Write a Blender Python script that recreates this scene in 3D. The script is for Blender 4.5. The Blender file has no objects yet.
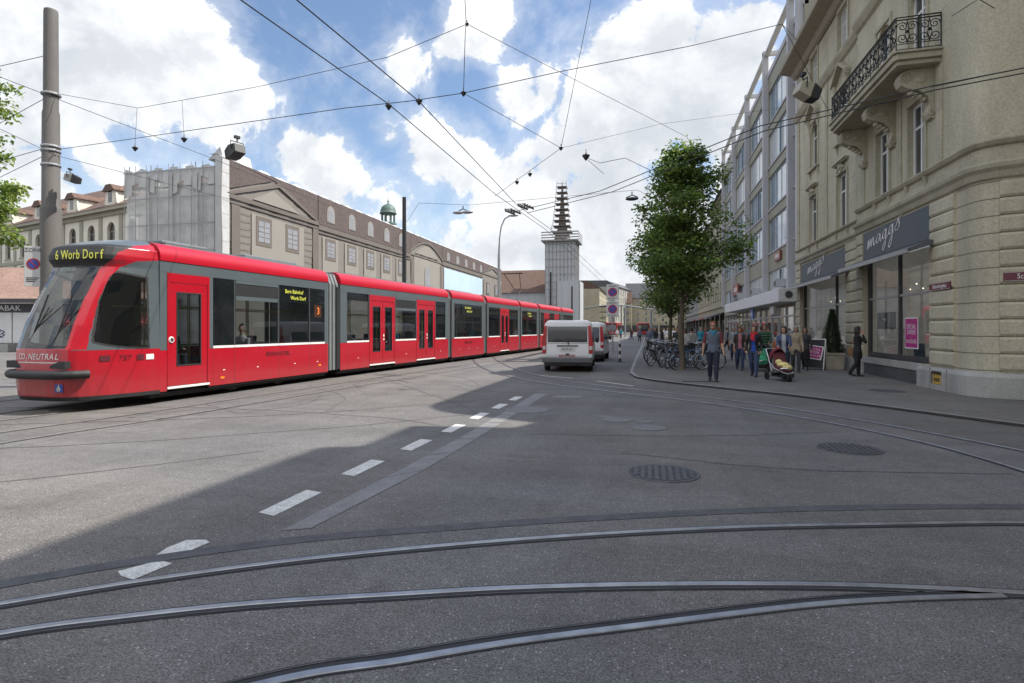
import bpy, bmesh, math, random
from mathutils import Vector, Matrix, noise, kdtree
R = math.radians
rnd = random.Random(11)
sc = bpy.context.scene
C = sc.collection

# ------------------------------------------------------------------ mesh builder
class MB:
    def __init__(s):
        s.v = []; s.f = []; s.m = []
    def add(s, vs, fs, mi=0, M=None):
        b = len(s.v)
        if M is not None:
            s.v += [tuple(M @ Vector(p)) for p in vs]
        else:
            s.v += [tuple(p) for p in vs]
        s.f += [tuple(b + i for i in f) for f in fs]
        s.m += [mi] * len(fs)
        return s
    def box(s, x0, y0, z0, x1, y1, z1, mi=0, M=None):
        vs = [(x0,y0,z0),(x1,y0,z0),(x1,y1,z0),(x0,y1,z0),(x0,y0,z1),(x1,y0,z1),(x1,y1,z1),(x0,y1,z1)]
        return s.add(vs, [(0,3,2,1),(4,5,6,7),(0,1,5,4),(1,2,6,5),(2,3,7,6),(3,0,4,7)], mi, M)
    def poly(s, pts, mi=0, M=None):
        return s.add(pts, [tuple(range(len(pts)))], mi, M)
    def prism(s, pts, axis, a, b, mi=0, M=None):
        n = len(pts)
        def mk(p, t):
            return {'x': (t, p[0], p[1]), 'y': (p[0], t, p[1]), 'z': (p[0], p[1], t)}[axis]
        vs = [mk(p, a) for p in pts] + [mk(p, b) for p in pts]
        fs = [tuple(range(n))[::-1], tuple(range(n, 2*n))]
        fs += [(i, (i+1) % n, n + (i+1) % n, n + i) for i in range(n)]
        return s.add(vs, fs, mi, M)
    def tube(s, path, r, n=8, mi=0, cap=True, M=None, closed=False, flat=None):
        P = [Vector(p) for p in path]; k = len(P)
        rs = r if isinstance(r, (list, tuple)) else [r] * k
        vs = []; up = None
        for i in range(k):
            if closed:
                t = P[(i+1) % k] - P[i-1]
            else:
                t = P[min(i+1, k-1)] - P[max(i-1, 0)]
            if t.length < 1e-9: t = Vector((0,0,1))
            t.normalize()
            if up is None:
                up = Vector((0,0,1)) if abs(t.z) < .9 else Vector((1,0,0))
            a = t.cross(up)
            if a.length < 1e-6:
                a = t.orthogonal()
            a.normalize(); b = a.cross(t); up = b
            for j in range(n):
                q = 2*math.pi*j/n
                vs.append(P[i] + a*math.cos(q)*rs[i] + b*math.sin(q)*rs[i]*(flat or 1))
        fs = []
        for i in range(k if closed else k-1):
            i2 = (i+1) % k
            for j in range(n):
                fs.append((i*n+j, i*n+(j+1) % n, i2*n+(j+1) % n, i2*n+j))
        if cap and not closed:
            fs.append(tuple(range(n))[::-1]); fs.append(tuple((k-1)*n+j for j in range(n)))
        return s.add(vs, fs, mi, M)
    def lathe(s, prof, n=16, mi=0, M=None):
        vs = []; fs = []; k = len(prof)
        for r, z in prof:
            for j in range(n):
                q = 2*math.pi*j/n
                vs.append((r*math.cos(q), r*math.sin(q), z))
        for i in range(k-1):
            for j in range(n):
                fs.append((i*n+j, i*n+(j+1) % n, (i+1)*n+(j+1) % n, (i+1)*n+j))
        if prof[0][0] > 1e-4: fs.append(tuple(range(n))[::-1])
        if prof[-1][0] > 1e-4: fs.append(tuple((k-1)*n+j for j in range(n)))
        return s.add(vs, fs, mi, M)
    def ball(s, c, r, n=10, mi=0, M=None):
        rx, ry, rz = r if isinstance(r, (list, tuple)) else (r, r, r)
        h = max(4, n//2)
        T = Matrix.Translation(c) @ Matrix.Diagonal((rx, ry, rz, 1))
        if M is not None: T = M @ T
        return s.lathe([(max(1e-5, math.sin(math.pi*i/h)), -math.cos(math.pi*i/h)) for i in range(h+1)], n, mi, T)
    def sweep(s, path, prof, mi=0, closed_prof=False, cap=True):
        # path: xy points; prof: (out, z); out is to the left of the direction of travel
        P = [Vector((p[0], p[1])) for p in path]; k = len(P); q = len(prof)
        vs = []
        for i in range(k):
            d1 = (P[i]-P[i-1]).normalized() if i > 0 else None
            d2 = (P[i+1]-P[i]).normalized() if i < k-1 else None
            d1 = d1 or d2; d2 = d2 or d1
            n1 = Vector((-d1.y, d1.x)); n2 = Vector((-d2.y, d2.x))
            m = (n1+n2); m.normalize(); m /= max(.3, m.dot(n1))
            for o, z in prof:
                vs.append((P[i].x+m.x*o, P[i].y+m.y*o, z))
        fs = []
        e = q if closed_prof else q-1
        for i in range(k-1):
            for j in range(e):
                j2 = (j+1) % q
                fs.append((i*q+j, i*q+j2, (i+1)*q+j2, (i+1)*q+j))
        if cap and q > 2:
            fs.append(tuple(range(q))[::-1]); fs.append(tuple((k-1)*q+j for j in range(q)))
        return s.add(vs, fs, mi)
    def build(s, name, mats, parent=None, smooth=None, bevel=0, M=None, label=None, seg=2):
        me = bpy.data.meshes.new(name)
        me.from_pydata(s.v, [], s.f)
        if M is not None: me.transform(M)
        ms = mats if isinstance(mats, (list, tuple)) else [mats]
        for m in ms: me.materials.append(m)
        if len(ms) > 1:
            me.polygons.foreach_set('material_index', s.m)
        bm = bmesh.new(); bm.from_mesh(me)
        bmesh.ops.recalc_face_normals(bm, faces=bm.faces)
        bm.to_mesh(me); bm.free()
        if smooth:
            me.polygons.foreach_set('use_smooth', [True]*len(me.polygons))
            me.set_sharp_from_angle(angle=R(smooth))
        me.update()
        o = bpy.data.objects.new(name, me); C.objects.link(o)
        if parent is not None: o.parent = parent
        if bevel:
            b = o.modifiers.new('bevel', 'BEVEL'); b.width = bevel; b.segments = seg
            b.limit_method = 'ANGLE'; b.angle_limit = R(35)
        if label: o['label'] = label
        return o

def thing(name, label, cat, loc=(0,0,0), rz=0, group=None):
    o = bpy.data.objects.new(name, None); C.objects.link(o)
    o.empty_display_size = .2
    o.location = loc; o.rotation_euler = (0,0,rz)
    o['label'] = label; o['category'] = cat
    if group: o['group'] = group
    return o
def tag(o, label, cat, group=None):
    o['label'] = label; o['category'] = cat
    if group: o['group'] = group
    return o
def struct(o):
    o['kind'] = 'structure'; return o
def dup(root, loc, rz, label, group=None):
    r = root.copy(); C.objects.link(r); r.location = loc; r.rotation_euler = (0,0,rz)
    r['label'] = label
    if group: r['group'] = group
    for ch in list(root.children):
        c = ch.copy(); C.objects.link(c); c.parent = r
        for g in list(ch.children):
            d = g.copy(); C.objects.link(d); d.parent = c
    return r
def rot(z=0, x=0, y=0, t=(0,0,0)):
    return Matrix.Translation(t) @ Matrix.Rotation(z, 4, 'Z') @ Matrix.Rotation(y, 4, 'Y') @ Matrix.Rotation(x, 4, 'X')
def spline(pts, n=8):
    P = [Vector(p) for p in pts]
    P = [P[0]*2-P[1]] + P + [P[-1]*2-P[-2]]
    out = []
    for i in range(1, len(P)-2):
        for k in range(n):
            t = k/n
            a, b, c, d = P[i-1], P[i], P[i+1], P[i+2]
            out.append(.5*((2*b)+(c-a)*t+(2*a-5*b+4*c-d)*t*t+(3*b-a-3*c+d)*t**3))
    out.append(P[-2])
    return out
def lerp_table(tab, x):
    if x <= tab[0][0]: return tab[0][1]
    for (a, b), (c, d) in zip(tab, tab[1:]):
        if x <= c: return b+(d-b)*(x-a)/(c-a)
    return tab[-1][1]
def text(txt, size, name, m, parent, M, align='CENTER', extrude=.003, shear=0, label=None, sx=1, space=1):
    cu = bpy.data.curves.new(name, 'FONT'); cu.body = txt; cu.size = size
    cu.align_x = align; cu.align_y = 'CENTER'; cu.extrude = extrude; cu.shear = shear
    cu.resolution_u = 3; cu.space_character = space
    t = bpy.data.objects.new(name, cu); C.objects.link(t)
    dg = bpy.context.evaluated_depsgraph_get()
    me = bpy.data.meshes.new_from_object(t.evaluated_get(dg))
    bpy.data.objects.remove(t); bpy.data.curves.remove(cu)
    me.transform(M @ Matrix.Diagonal((sx,1,1,1)))
    me.materials.clear(); me.materials.append(m)
    o = bpy.data.objects.new(name, me); C.objects.link(o)
    if parent is not None: o.parent = parent
    if label: o['label'] = label
    return o
def frame_mat(origin, xdir, zdir):
    # text plane: x along xdir, y along zdir (up), normal = x cross y
    x = Vector(xdir).normalized(); y = Vector(zdir).normalized(); z = x.cross(y).normalized()
    return Matrix(((x.x,y.x,z.x,origin[0]),(x.y,y.y,z.y,origin[1]),(x.z,y.z,z.z,origin[2]),(0,0,0,1)))

# ------------------------------------------------------------------ materials
def N(nt, t, **k):
    n = nt.nodes.new(t)
    for a, b in k.items():
        if a.startswith('i_'):
            n.inputs[a[2:].replace('_', ' ')].default_value = b
        else:
            setattr(n, a, b)
    return n
def newmat(name):
    m = bpy.data.materials.new(name); m.use_nodes = True
    nt = m.node_tree; nt.nodes.clear()
    o = nt.nodes.new('ShaderNodeOutputMaterial'); p = nt.nodes.new('ShaderNodeBsdfPrincipled')
    nt.links.new(p.outputs[0], o.inputs[0])
    return m, nt, p
def rgba(c, k=1): return (c[0]*k, c[1]*k, c[2]*k, 1)
def mat(name, col, rough=.6, metal=0, var=.12, scale=2.5, bump=0, bscale=40, spec=.5, coat=0, stretch=None, emit=0, var2=0, world=False):
    m, nt, p = newmat(name); L = nt.links.new
    p.inputs['Roughness'].default_value = rough; p.inputs['Metallic'].default_value = metal
    p.inputs['Specular IOR Level'].default_value = spec; p.inputs['Coat Weight'].default_value = coat
    p.inputs['Coat Roughness'].default_value = .05
    tc = N(nt, 'ShaderNodeTexCoord'); src = tc.outputs['Object']
    if world:
        src = N(nt, 'ShaderNodeNewGeometry').outputs['Position']
    if stretch:
        mp = N(nt, 'ShaderNodeMapping'); mp.inputs['Scale'].default_value = stretch
        L(src, mp.inputs[0]); src2 = mp.outputs[0]
    else:
        src2 = src
    n1 = N(nt, 'ShaderNodeTexNoise', i_Scale=scale, i_Detail=6, i_Roughness=.65); L(src2, n1.inputs['Vector'])
    r = N(nt, 'ShaderNodeMapRange'); r.inputs[1].default_value = .3; r.inputs[2].default_value = .7
    L(n1.outputs[0], r.inputs[0])
    mx = N(nt, 'ShaderNodeMix', data_type='RGBA')
    mx.inputs[6].default_value = rgba(col, 1-var); mx.inputs[7].default_value = rgba(col, 1+var)
    L(r.outputs[0], mx.inputs[0]); out = mx.outputs[2]
    if var2:
        n2 = N(nt, 'ShaderNodeTexNoise', i_Scale=bscale, i_Detail=3); L(src, n2.inputs['Vector'])
        r2 = N(nt, 'ShaderNodeMapRange'); r2.inputs[1].default_value = .3; r2.inputs[2].default_value = .7
        r2.inputs[3].default_value = 1-var2; r2.inputs[4].default_value = 1+var2
        L(n2.outputs[0], r2.inputs[0])
        ml = N(nt, 'ShaderNodeVectorMath', operation='SCALE'); L(out, ml.inputs[0]); L(r2.outputs[0], ml.inputs['Scale'])
        out = ml.outputs[0]
    L(out, p.inputs['Base Color'])
    if bump:
        nb = N(nt, 'ShaderNodeTexNoise', i_Scale=bscale, i_Detail=4); L(src, nb.inputs['Vector'])
        b = N(nt, 'ShaderNodeBump', i_Strength=bump, i_Distance=.02); L(nb.outputs[0], b.inputs['Height'])
        L(b.outputs[0], p.inputs['Normal'])
    if emit:
        L(out, p.inputs['Emission Color']); p.inputs['Emission Strength'].default_value = emit
    return m
def glass_dark(name, col=(.02,.025,.03), rough=.03, spec=.9, var=.6, scale=.6):
    m = mat(name, col, rough, 0, var, scale, spec=spec)
    return m
def glass_clear(name, tint=(.55,.6,.6), refl=.9, opac=.25, col=(.02,.025,.03)):
    # real pane: tinted see-through plus mirror reflection that grows at grazing angles
    m = bpy.data.materials.new(name); m.use_nodes = True
    nt = m.node_tree; nt.nodes.clear(); L = nt.links.new
    o = N(nt, 'ShaderNodeOutputMaterial')
    tr = N(nt, 'ShaderNodeBsdfTransparent'); tr.inputs[0].default_value = rgba(tint)
    df = N(nt, 'ShaderNodeBsdfDiffuse'); df.inputs[0].default_value = rgba(col)
    gl = N(nt, 'ShaderNodeBsdfGlossy', i_Roughness=.02); gl.inputs[0].default_value = (refl,)*3+(1,)
    m1 = N(nt, 'ShaderNodeMixShader'); m1.inputs[0].default_value = opac
    L(tr.outputs[0], m1.inputs[1]); L(df.outputs[0], m1.inputs[2])
    lw = N(nt, 'ShaderNodeLayerWeight', i_Blend=.5)
    pw = N(nt, 'ShaderNodeMath', operation='POWER'); pw.inputs[1].default_value = 4; L(lw.outputs['Facing'], pw.inputs[0])
    fr = N(nt, 'ShaderNodeMapRange'); fr.inputs[3].default_value = .06; fr.inputs[4].default_value = 1; L(pw.outputs[0], fr.inputs[0])
    m2 = N(nt, 'ShaderNodeMixShader'); L(fr.outputs[0], m2.inputs[0]); L(m1.outputs[0], m2.inputs[1]); L(gl.outputs[0], m2.inputs[2])
    L(m2.outputs[0], o.inputs[0])
    return m

# ------------------------------------------------------------------ ground
def asphalt(name, col, crack=True, patch=.16):
    m, nt, p = newmat(name); L = nt.links.new
    p.inputs['Roughness'].default_value = .88; p.inputs['Specular IOR Level'].default_value = .3
    pos = N(nt, 'ShaderNodeNewGeometry').outputs['Position']
    def nz(s, d=4, r=.6, vec=pos):
        n = N(nt, 'ShaderNodeTexNoise', i_Scale=s, i_Detail=d, i_Roughness=r); L(vec, n.inputs['Vector']); return n.outputs[0]
    def mr(x, a, b, c, d):
        n = N(nt, 'ShaderNodeMapRange'); L(x, n.inputs[0])
        for i, v in zip((1,2,3,4), (a,b,c,d)): n.inputs[i].default_value = v
        return n.outputs[0]
    def mul(a, b):
        n = N(nt, 'ShaderNodeMath', operation='MULTIPLY'); L(a, n.inputs[0]); L(b, n.inputs[1]); return n.outputs[0]
    f = mr(nz(.35, 5), .3, .7, 1-patch, 1+patch)
    st = N(nt, 'ShaderNodeMapping'); st.inputs['Scale'].default_value = (1.3, .16, 1); st.inputs['Rotation'].default_value = (0,0,R(-12)); L(pos, st.inputs[0])
    f = mul(f, mr(nz(1, 4, .6, st.outputs[0]), .35, .65, .9, 1.08))
    st2 = N(nt, 'ShaderNodeMapping'); st2.inputs['Scale'].default_value = (.22, 1.5, 1); st2.inputs['Rotation'].default_value = (0,0,R(-28)); L(pos, st2.inputs[0])
    f = mul(f, mr(nz(1, 3, .55, st2.outputs[0]), .38, .62, .92, 1.07))
    f = mul(f, mr(nz(7, 4), .3, .7, .9, 1.1))
    f = mul(f, mr(nz(80, 3, .8), .36, .64, .38, 1.62))
    f = mul(f, mr(nz(24, 3), .3, .7, .82, 1.18))
    f = mul(f, mr(nz(.8, 6, .7), .56, .72, 1, .80))
    f = mul(f, mr(nz(2.6, 5, .7), .60, .74, 1, .82))
    sp = N(nt, 'ShaderNodeTexVoronoi', i_Scale=44); L(pos, sp.inputs['Vector'])
    hs = N(nt, 'ShaderNodeSeparateColor'); L(sp.outputs['Color'], hs.inputs[0])
    chips = mul(mr(sp.outputs['Distance'], .18, .3, 1, 0), mr(hs.outputs[0], .80, .84, 0, 1))
    f = mul(f, mr(chips, 0, 1, 1, 2.3))
    if crack:
        wv = N(nt, 'ShaderNodeVectorMath', operation='ADD'); L(pos, wv.inputs[0])
        wn = N(nt, 'ShaderNodeTexNoise', i_Scale=.5, i_Detail=4); L(pos, wn.inputs['Vector'])
        sc_ = N(nt, 'ShaderNodeVectorMath', operation='SCALE'); sc_.inputs['Scale'].default_value = 2.6
        L(wn.outputs['Color'], sc_.inputs[0]); L(sc_.outputs[0], wv.inputs[1])
        vo = N(nt, 'ShaderNodeTexVoronoi', feature='DISTANCE_TO_EDGE', i_Scale=.13); L(wv.outputs[0], vo.inputs['Vector'])
        ck = mul(mr(vo.outputs['Distance'], .0, .006, 1, 0), mr(nz(.12, 2), .45, .58, 0, .75))
        f = mul(f, mr(ck, 0, 1, 1, .45))
        pv = N(nt, 'ShaderNodeTexVoronoi', i_Scale=.17, feature='F1', distance='CHEBYCHEV'); L(pos, pv.inputs['Vector'])
        pc = N(nt, 'ShaderNodeSeparateColor'); L(pv.outputs['Color'], pc.inputs[0])
        f = mul(f, mr(pc.outputs[1], 0, 1, .93, 1.06))
    hue = N(nt, 'ShaderNodeMix', data_type='RGBA'); L(mr(nz(.2, 3), .4, .6, 0, 1), hue.inputs[0])
    hue.inputs[6].default_value = rgba(col); hue.inputs[7].default_value = rgba((col[0]*1.05, col[1]*1.0, col[2]*.94))
    v = N(nt, 'ShaderNodeVectorMath', operation='SCALE'); L(hue.outputs[2], v.inputs[0]); L(f, v.inputs['Scale'])
    L(v.outputs[0], p.inputs['Base Color'])
    bn = N(nt, 'ShaderNodeTexNoise', i_Scale=130, i_Detail=3); L(pos, bn.inputs['Vector'])
    b = N(nt, 'ShaderNodeBump', i_Strength=.6, i_Distance=.006); L(bn.outputs[0], b.inputs['Height']); L(b.outputs[0], p.inputs['Normal'])
    return m
ASPH = asphalt('asphalt', (.132,.129,.127))
PAVE = asphalt('pavement_asphalt', (.145,.141,.137), crack=False, patch=.1)
TAR = mat('tar_joint', (.07,.07,.074), .8, var=.3, scale=6, var2=.3, bscale=120, world=True)
STEEL = mat('rail_steel', (.36,.362,.37), .42, .8, var=.3, scale=5, world=True)
RAILDARK = mat('rail_groove', (.018,.018,.02), .7, var=.4, world=True)
RUSTY = mat('worn_rail', (.15,.14,.13), .75, .0, var=.3, scale=6, world=True)
RUST = mat('rail_side', (.11,.10,.095), .6, .4, var=.35, scale=8, world=True)
MARK = mat('road_paint', (.50,.49,.47), .75, var=.22, scale=9, var2=.28, bscale=55, world=True)
STONE = mat('kerb_stone', (.24,.235,.235), .8, var=.15, scale=3, var2=.12, bscale=60, world=True)
IRON = mat('cast_iron', (.085,.085,.09), .6, .4, var=.3, scale=12, world=True)
IRON2 = mat('cover_concrete', (.145,.142,.142), .8, .0, var=.2, scale=9, var2=.15, bscale=50, world=True)

g = MB()
S = 900
xs = [-S, -60, -20, -8, 0, 4, 8, 20, 60, S]; ys = [-S, -60, -20, 0, 6, 12, 20, 40, 90, S]
g.add([(x, y, 0) for y in ys for x in xs], [(j*10+i, j*10+i+1, (j+1)*10+i+1, (j+1)*10+i) for j in range(9) for i in range(9)])
struct(g.build('ground', ASPH))

KERB = [Vector((a, b)) for a, b in [(-.5,150),(-.5,60),(-.55,26),(-.42,20.2),(.05,18.6),(.73,17.63),(2.0,16.3),(3.52,14.78),(4.9,12.87),(6.2,11.0),(7.6,9.0),(10.5,7.2),(16,5.0),(30,-.5)]]
kc = spline([(p.x, p.y, 0) for p in KERB], 6)
KZ = .05
pv = MB()
inner = [(40,-.5),(40,150)]
pts = [(p.x, p.y, KZ) for p in kc]
pv.poly(pts + [(40,-.5,KZ),(40,150,KZ)])
struct(pv.build('pavement', PAVE))
kb = MB()
kb.sweep([(p.x, p.y) for p in kc], [(-.12, KZ+.004), (-.004, KZ+.004), (.006, KZ-.006), (.006, -.02)], cap=False)
struct(kb.build('kerb', STONE))

def offs(path, d):
    out = []
    for i, p in enumerate(path):
        t = (path[min(i+1, len(path)-1)] - path[max(i-1, 0)]).normalized()
        out.append(Vector((p.x - t.y*d, p.y + t.x*d, 0)))
    return out
def strip(mb, path, d0, d1, z, mi=0):
    a = offs(path, d0); b = offs(path, d1)
    vs = [(p.x, p.y, z) for p in a] + [(p.x, p.y, z) for p in b]; n = len(a)
    mb.add(vs, [(i, i+1, n+i+1, n+i) for i in range(n-1)], mi)
def rail(pts, side=-1, w=.048, name='tram_rail', n=10, tar=0, old=False):
    path = spline([(x, y, 0) for x, y in pts], n)
    m = MB()
    # head with rounded shoulders, groove, thin lip
    h = w/2
    prof = [(-h, .004), (-h+.004, .0095), (h-.007, .0105), (h, .004)]
    m.sweep([(p.x, p.y) for p in path], prof, 0, cap=False)
    s = side
    strip(m, path, s*h, s*(h+.042), .0045, 1)
    strip(m, path, s*(h+.042), s*(h+.050), .008, 2)
    strip(m, path, -s*h, -s*(h+.016), .005, 1)
    strip(m, path, s*(h+.050), s*(h+.064), .005, 1)
    o = m.build(name, [RUSTY if old else STEEL, RAILDARK, RUST], smooth=20)
    return struct(o)
r1 = [(-9.5,-3.4),(-6.2,.4),(-4.6,1.83),(-3.71,2.56),(-3.13,3.03),(-2.37,3.54),(-1.44,4.04),(-.37,4.53),(.81,4.98),(2.04,5.35),(3.05,5.62),(4.6,5.9),(7,6.05),(12,5.4)]
r2 = [(-8.8,-4.2),(-5.6,-.35),(-4.1,1.64),(-3.35,2.31),(-2.84,2.62),(-2.24,2.92),(-1.47,3.22),(-.82,3.46),(.01,3.71),(.87,3.92),(1.53,4.04),(2.24,4.12),(3.4,4.2),(6,4.3),(12,3.6)]
r3 = [(-6,-3.2),(-3.6,.45),(-2.5,1.55),(-1.68,2.28),(-1.18,2.57),(-.68,2.86),(-.04,3.18),(.86,3.62),(1.45,3.85),(2.1,4.05)]
rail(r1); rail(r2); rail(r3, side=1, w=.052)
t_ = MB(); strip(t_, spline([(x, y, 0) for x, y in [(-8.5,-2.4),(-5.5,1.2),(-3.99,2.75),(-3.4,3.29),(-2.6,3.87),(-1.57,4.39),(-.4,4.92),(1.33,5.58),(3.33,6.12),(6,6.6),(11,6.3)]], 8), -.07, .075, .0042)
struct(t_.build('tar_joint', TAR))
# tracks beside and under the tram
rA = [(-11.2,40),(-10.6,34),(-8.84,28.46),(-7.15,23.9),(-5.18,19.82),(-3.09,16.9),(-1.0,15.0),(.8,13.5),(2.3,11.9),(3.4,10.2),(4.1,8.2),(4.35,4.5),(4.1,-1),(3,-12)]
rB = [(-10.2,40),(-9.75,35.5),(-8.44,31.0),(-6.67,26.0),(-4.72,21.4),(-3.1,18.6),(-1.6,16.7),(.3,15.1),(2,13.5),(3.3,11.8),(4.4,9.9),(5.1,8),(5.35,4.5),(5.1,-1),(4,-12)]
rail(rA, w=.042); rail(rB, w=.042)
for d in (-.5, .5):
    rail([(-13.2+d,-12),(-12.2+d,2),(-11.45+d,10.0),(-11.2+d,17.3),(-10.45+d,26),(-9.6+d,36.5),(-8.75+d,49),(-8.4+d,60),(-8+d,120)], w=.045, old=True)
    rail([(-9.4+d,-14),(-9.5+d,4),(-9.0+d,9),(-8.3+d,17),(-7.3+d,27),(-6.5+d,37),(-5.7+d,49),(-5.3+d,60),(-5+d,120)], w=.034, old=True)
    rail([(-17.2+d,-12),(-15.6+d,2),(-14.6+d,10.0),(-14.3+d,17.3),(-13.7+d,26),(-12.9+d,36.5),(-12+d,60),(-11.5+d,120)], w=.034, old=True)

mk = MB()
def dash(q, jag=0):
    mk.poly([(x, y, .004) for x, y in q])
for q in [[(-3.44,3.08),(-3.36,3.03),(-3.23,3.0),(-3.19,3.27),(-3.27,3.29),(-3.35,3.25)],
          [(-3.42,3.36),(-3.46,3.5),(-3.44,3.66),(-3.3,3.7),(-3.23,3.66),(-3.25,3.52),(-3.21,3.43),(-3.3,3.33)]]: dash(q)
y = 4.36
while y < 12.6:
    x0 = lerp_table([(4.3,-3.34),(6,-3.33),(7.5,-3.22),(9,-3.16),(10.3,-3.15),(12,-3.1)], y)
    dash([(x0, y), (x0, y+.72), (x0+.2, y+.68), (x0+.19, y-.05)]); y += 1.37
for a, b in [((-1.55,17.86),(-.4,16.5)), ((-3.6,19.5),(-2.4,18.6))]:
    d = (Vector(b)-Vector(a)).normalized(); n = Vector((-d.y, d.x))*.05
    dash([(a[0]+n.x,a[1]+n.y),(b[0]+n.x,b[1]+n.y),(b[0]-n.x,b[1]-n.y),(a[0]-n.x,a[1]-n.y)])
for yy in ():
    dash([(-2.05,yy+6),(-2.05,yy+9.0),(-1.9,yy+9.0),(-1.9,yy+6)])
struct(mk.build('road_marking', MARK))
gs = MB()
L0 = [(-2.86,4.0),(-2.78,5.7),(-2.72,8),(-2.72,11),(-2.75,14)]; Rr = [(-2.66,4.1),(-2.5,6.1),(-2.46,8),(-2.45,11),(-2.45,14)]
for i in range(4):
    a, b, c, d = Vector(L0[i]), Vector(L0[i+1]), Vector(Rr[i+1]), Vector(Rr[i])
    k = 2 if i else 1
    for j in range(k):
        t0, t1 = j/k+.006, (j+1)/k-.006
        p0, p1, p2, p3 = a.lerp(b, t0), a.lerp(b, t1), d.lerp(c, t1), d.lerp(c, t0)
        gs.poly([(p.x, p.y, .0046) for p in (p0, p1, p2, p3)])
struct(gs.build('gutter_stone', mat('gutter_granite', (.175,.172,.172), .8, var=.2, scale=4, var2=.25, bscale=70, world=True)))
cr = MB()
def crackline(pts, w):
    P = [Vector((x + rnd.uniform(-.05,.05), y + rnd.uniform(-.05,.05), 0)) for x, y in pts]
    q = spline(P, 6); q = [p + Vector((rnd.uniform(-.03,.03), rnd.uniform(-.03,.03), 0)) for p in q]
    strip(cr, q, -w, w, .0038)
crackline([(-8.13,16.64),(-6.6,14.9),(-5.2,13.12),(-4.1,11.9),(-3.19,10.4)], .016)
crackline([(-6.94,15.89),(-7.5,16.4),(-8.62,17.28)], .05); crackline([(-7.8,16.3),(-7.5,17),(-7.31,18.42)], .03)
crackline([(-9.3,10.4),(-7.6,9.4)], .010)
crackline([(-7.6,9.4),(-7.2,11),(-7.9,12.6)], .010)
struct(cr.build('road_crack', TAR))

COVERD = mat('cover_recess', (.045,.045,.048), .7, var=.3, world=True)
TAR2 = mat('old_seam', (.085,.083,.081), .85, var=.25, scale=4, world=True)
cr = MB()
for q, w_ in (([(-14,6.2),(-10,7.6),(-6.5,9.6),(-3.6,12.6)], .02), ([(-12,4.4),(-8,6.2),(-5,8.4),(-3.4,10.2)], .014), ([(-9,3.2),(-6.6,4.6),(-5,6.6)], .012), ([(-9.5,14.5),(-7,12.2),(-6.2,9.9)], .012), ([(-13,9.0),(-9,9.9),(-5,9.6),(-3.4,9.0)], .018), ([(-.4,7.6),(1.6,7.2),(4,7.5)], .012), ([(-1.9,8.6),(.8,9.0),(3,9.9)], .010), ([(-8.6,20),(-6,18),(-4.4,15.2)], .018)): crackline(q, w_)
struct(cr.build('old_seam', TAR2))
def cover(label, c, r, kind, z=0):
    t = thing('manhole_cover', label, 'manhole cover', (c[0], c[1], z))
    m = MB(); m.sweep([((r+.0175)*math.cos(q*math.pi/20), (r+.0175)*math.sin(q*math.pi/20)) for q in range(41)], [(-.0175,.004),(-.012,.010),(.012,.010),(.0175,.006)], cap=False); m.build('rim', IRON if kind != 'stone' else IRON2, t, smooth=40)
    m = MB(); m.poly([((r-.002)*math.cos(q*math.pi/20), (r-.002)*math.sin(q*math.pi/20), .007) for q in range(40)])
    if kind == 'grid':
        n = int(2*r/.075)
        for i in range(-n//2, n//2+1):
            u = i*.075
            if abs(u) < r-.03:
                h = math.sqrt((r-.02)**2-u*u)
                m.box(u-.022, -h, .0075, u+.022, h, .0125, 1)
                m.box(-h, u-.012, .0077, h, u+.012, .0115, 1)
    m.build('plate', [IRON2 if kind == 'stone' else IRON if kind == 'iron' else COVERD, IRON], t)
    return t
cover('large round iron grid manhole cover in the dark road', (.17,6.6), .36, 'grid')
cover('round iron grid manhole cover nearest the corner building', (2.65,8.53), .36, 'grid')
cover('pale round manhole cover beside the end of the dashed line', (-2.35,11.15), .42, 'stone')
cover('pale round manhole cover farthest out behind the white van', (-1.85,13.5), .34, 'stone')
cover('small pale manhole cover with a tiny cap next to it', (-.54,10.3), .24, 'stone')
cover('faint round manhole cover right of the small pale one', (0,9.6), .26, 'stone')
cover('tiny round valve cap left of the small pale manhole cover', (-.78,10.62), .11, 'stone')
cover('tiny round valve cap right of the small pale manhole cover', (-.05,10.2), .12, 'stone')
cover('dark oval manhole cover in the pavement before the shop window', (5.9,16.25), .36, 'iron', KZ)
dr = MB(); dr.box(1.0,17.75,KZ+.002,2.05,17.87,KZ+.012,0)
for i in range(20): dr.box(1.02+i*.051,17.77,KZ+.012,1.045+i*.051,17.85,KZ+.016,1)
o = dr.build('drain_grate', [RAILDARK, IRON]); tag(o, 'long dark slot drain in the pavement behind the walking man', 'drain')
# thin pale joints chalked on the pavement

# ------------------------------------------------------------------ buildings on the right
SAND = mat('sandstone', (.44,.405,.30), .85, var=.22, scale=.8, stretch=(1,1,.3), var2=.14, bump=.25, bscale=18, world=True)
SAND2 = mat('sandstone_dark', (.38,.35,.26), .85, var=.2, scale=1.2, var2=.12, bump=.3, bscale=18, world=True)
SANDJ = mat('stone_joint', (.16,.145,.105), .9, var=.2, world=True)
GRANITE = mat('granite_plinth', (.35,.345,.325), .75, var=.2, scale=1.4, stretch=(1,1,.5), var2=.2, bscale=45, bump=.15, world=True)
WFRAME = mat('white_window_frame', (.66,.66,.64), .5, var=.06)
PANE = glass_dark('window_pane', (.035,.04,.045), var=.7, scale=1.3)
CURTAIN = mat('curtain', (.40,.39,.36), .9, var=.25, scale=4, stretch=(6,6,.6))
IRONB = mat('wrought_iron', (.022,.022,.024), .45, .5, var=.3)
SIGNG = mat('shop_sign_grey', (.085,.097,.11), .6, 0, var=.06, scale=1)
WHITE = mat('white_lettering', (.75,.75,.75), .5, var=.03)
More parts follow.
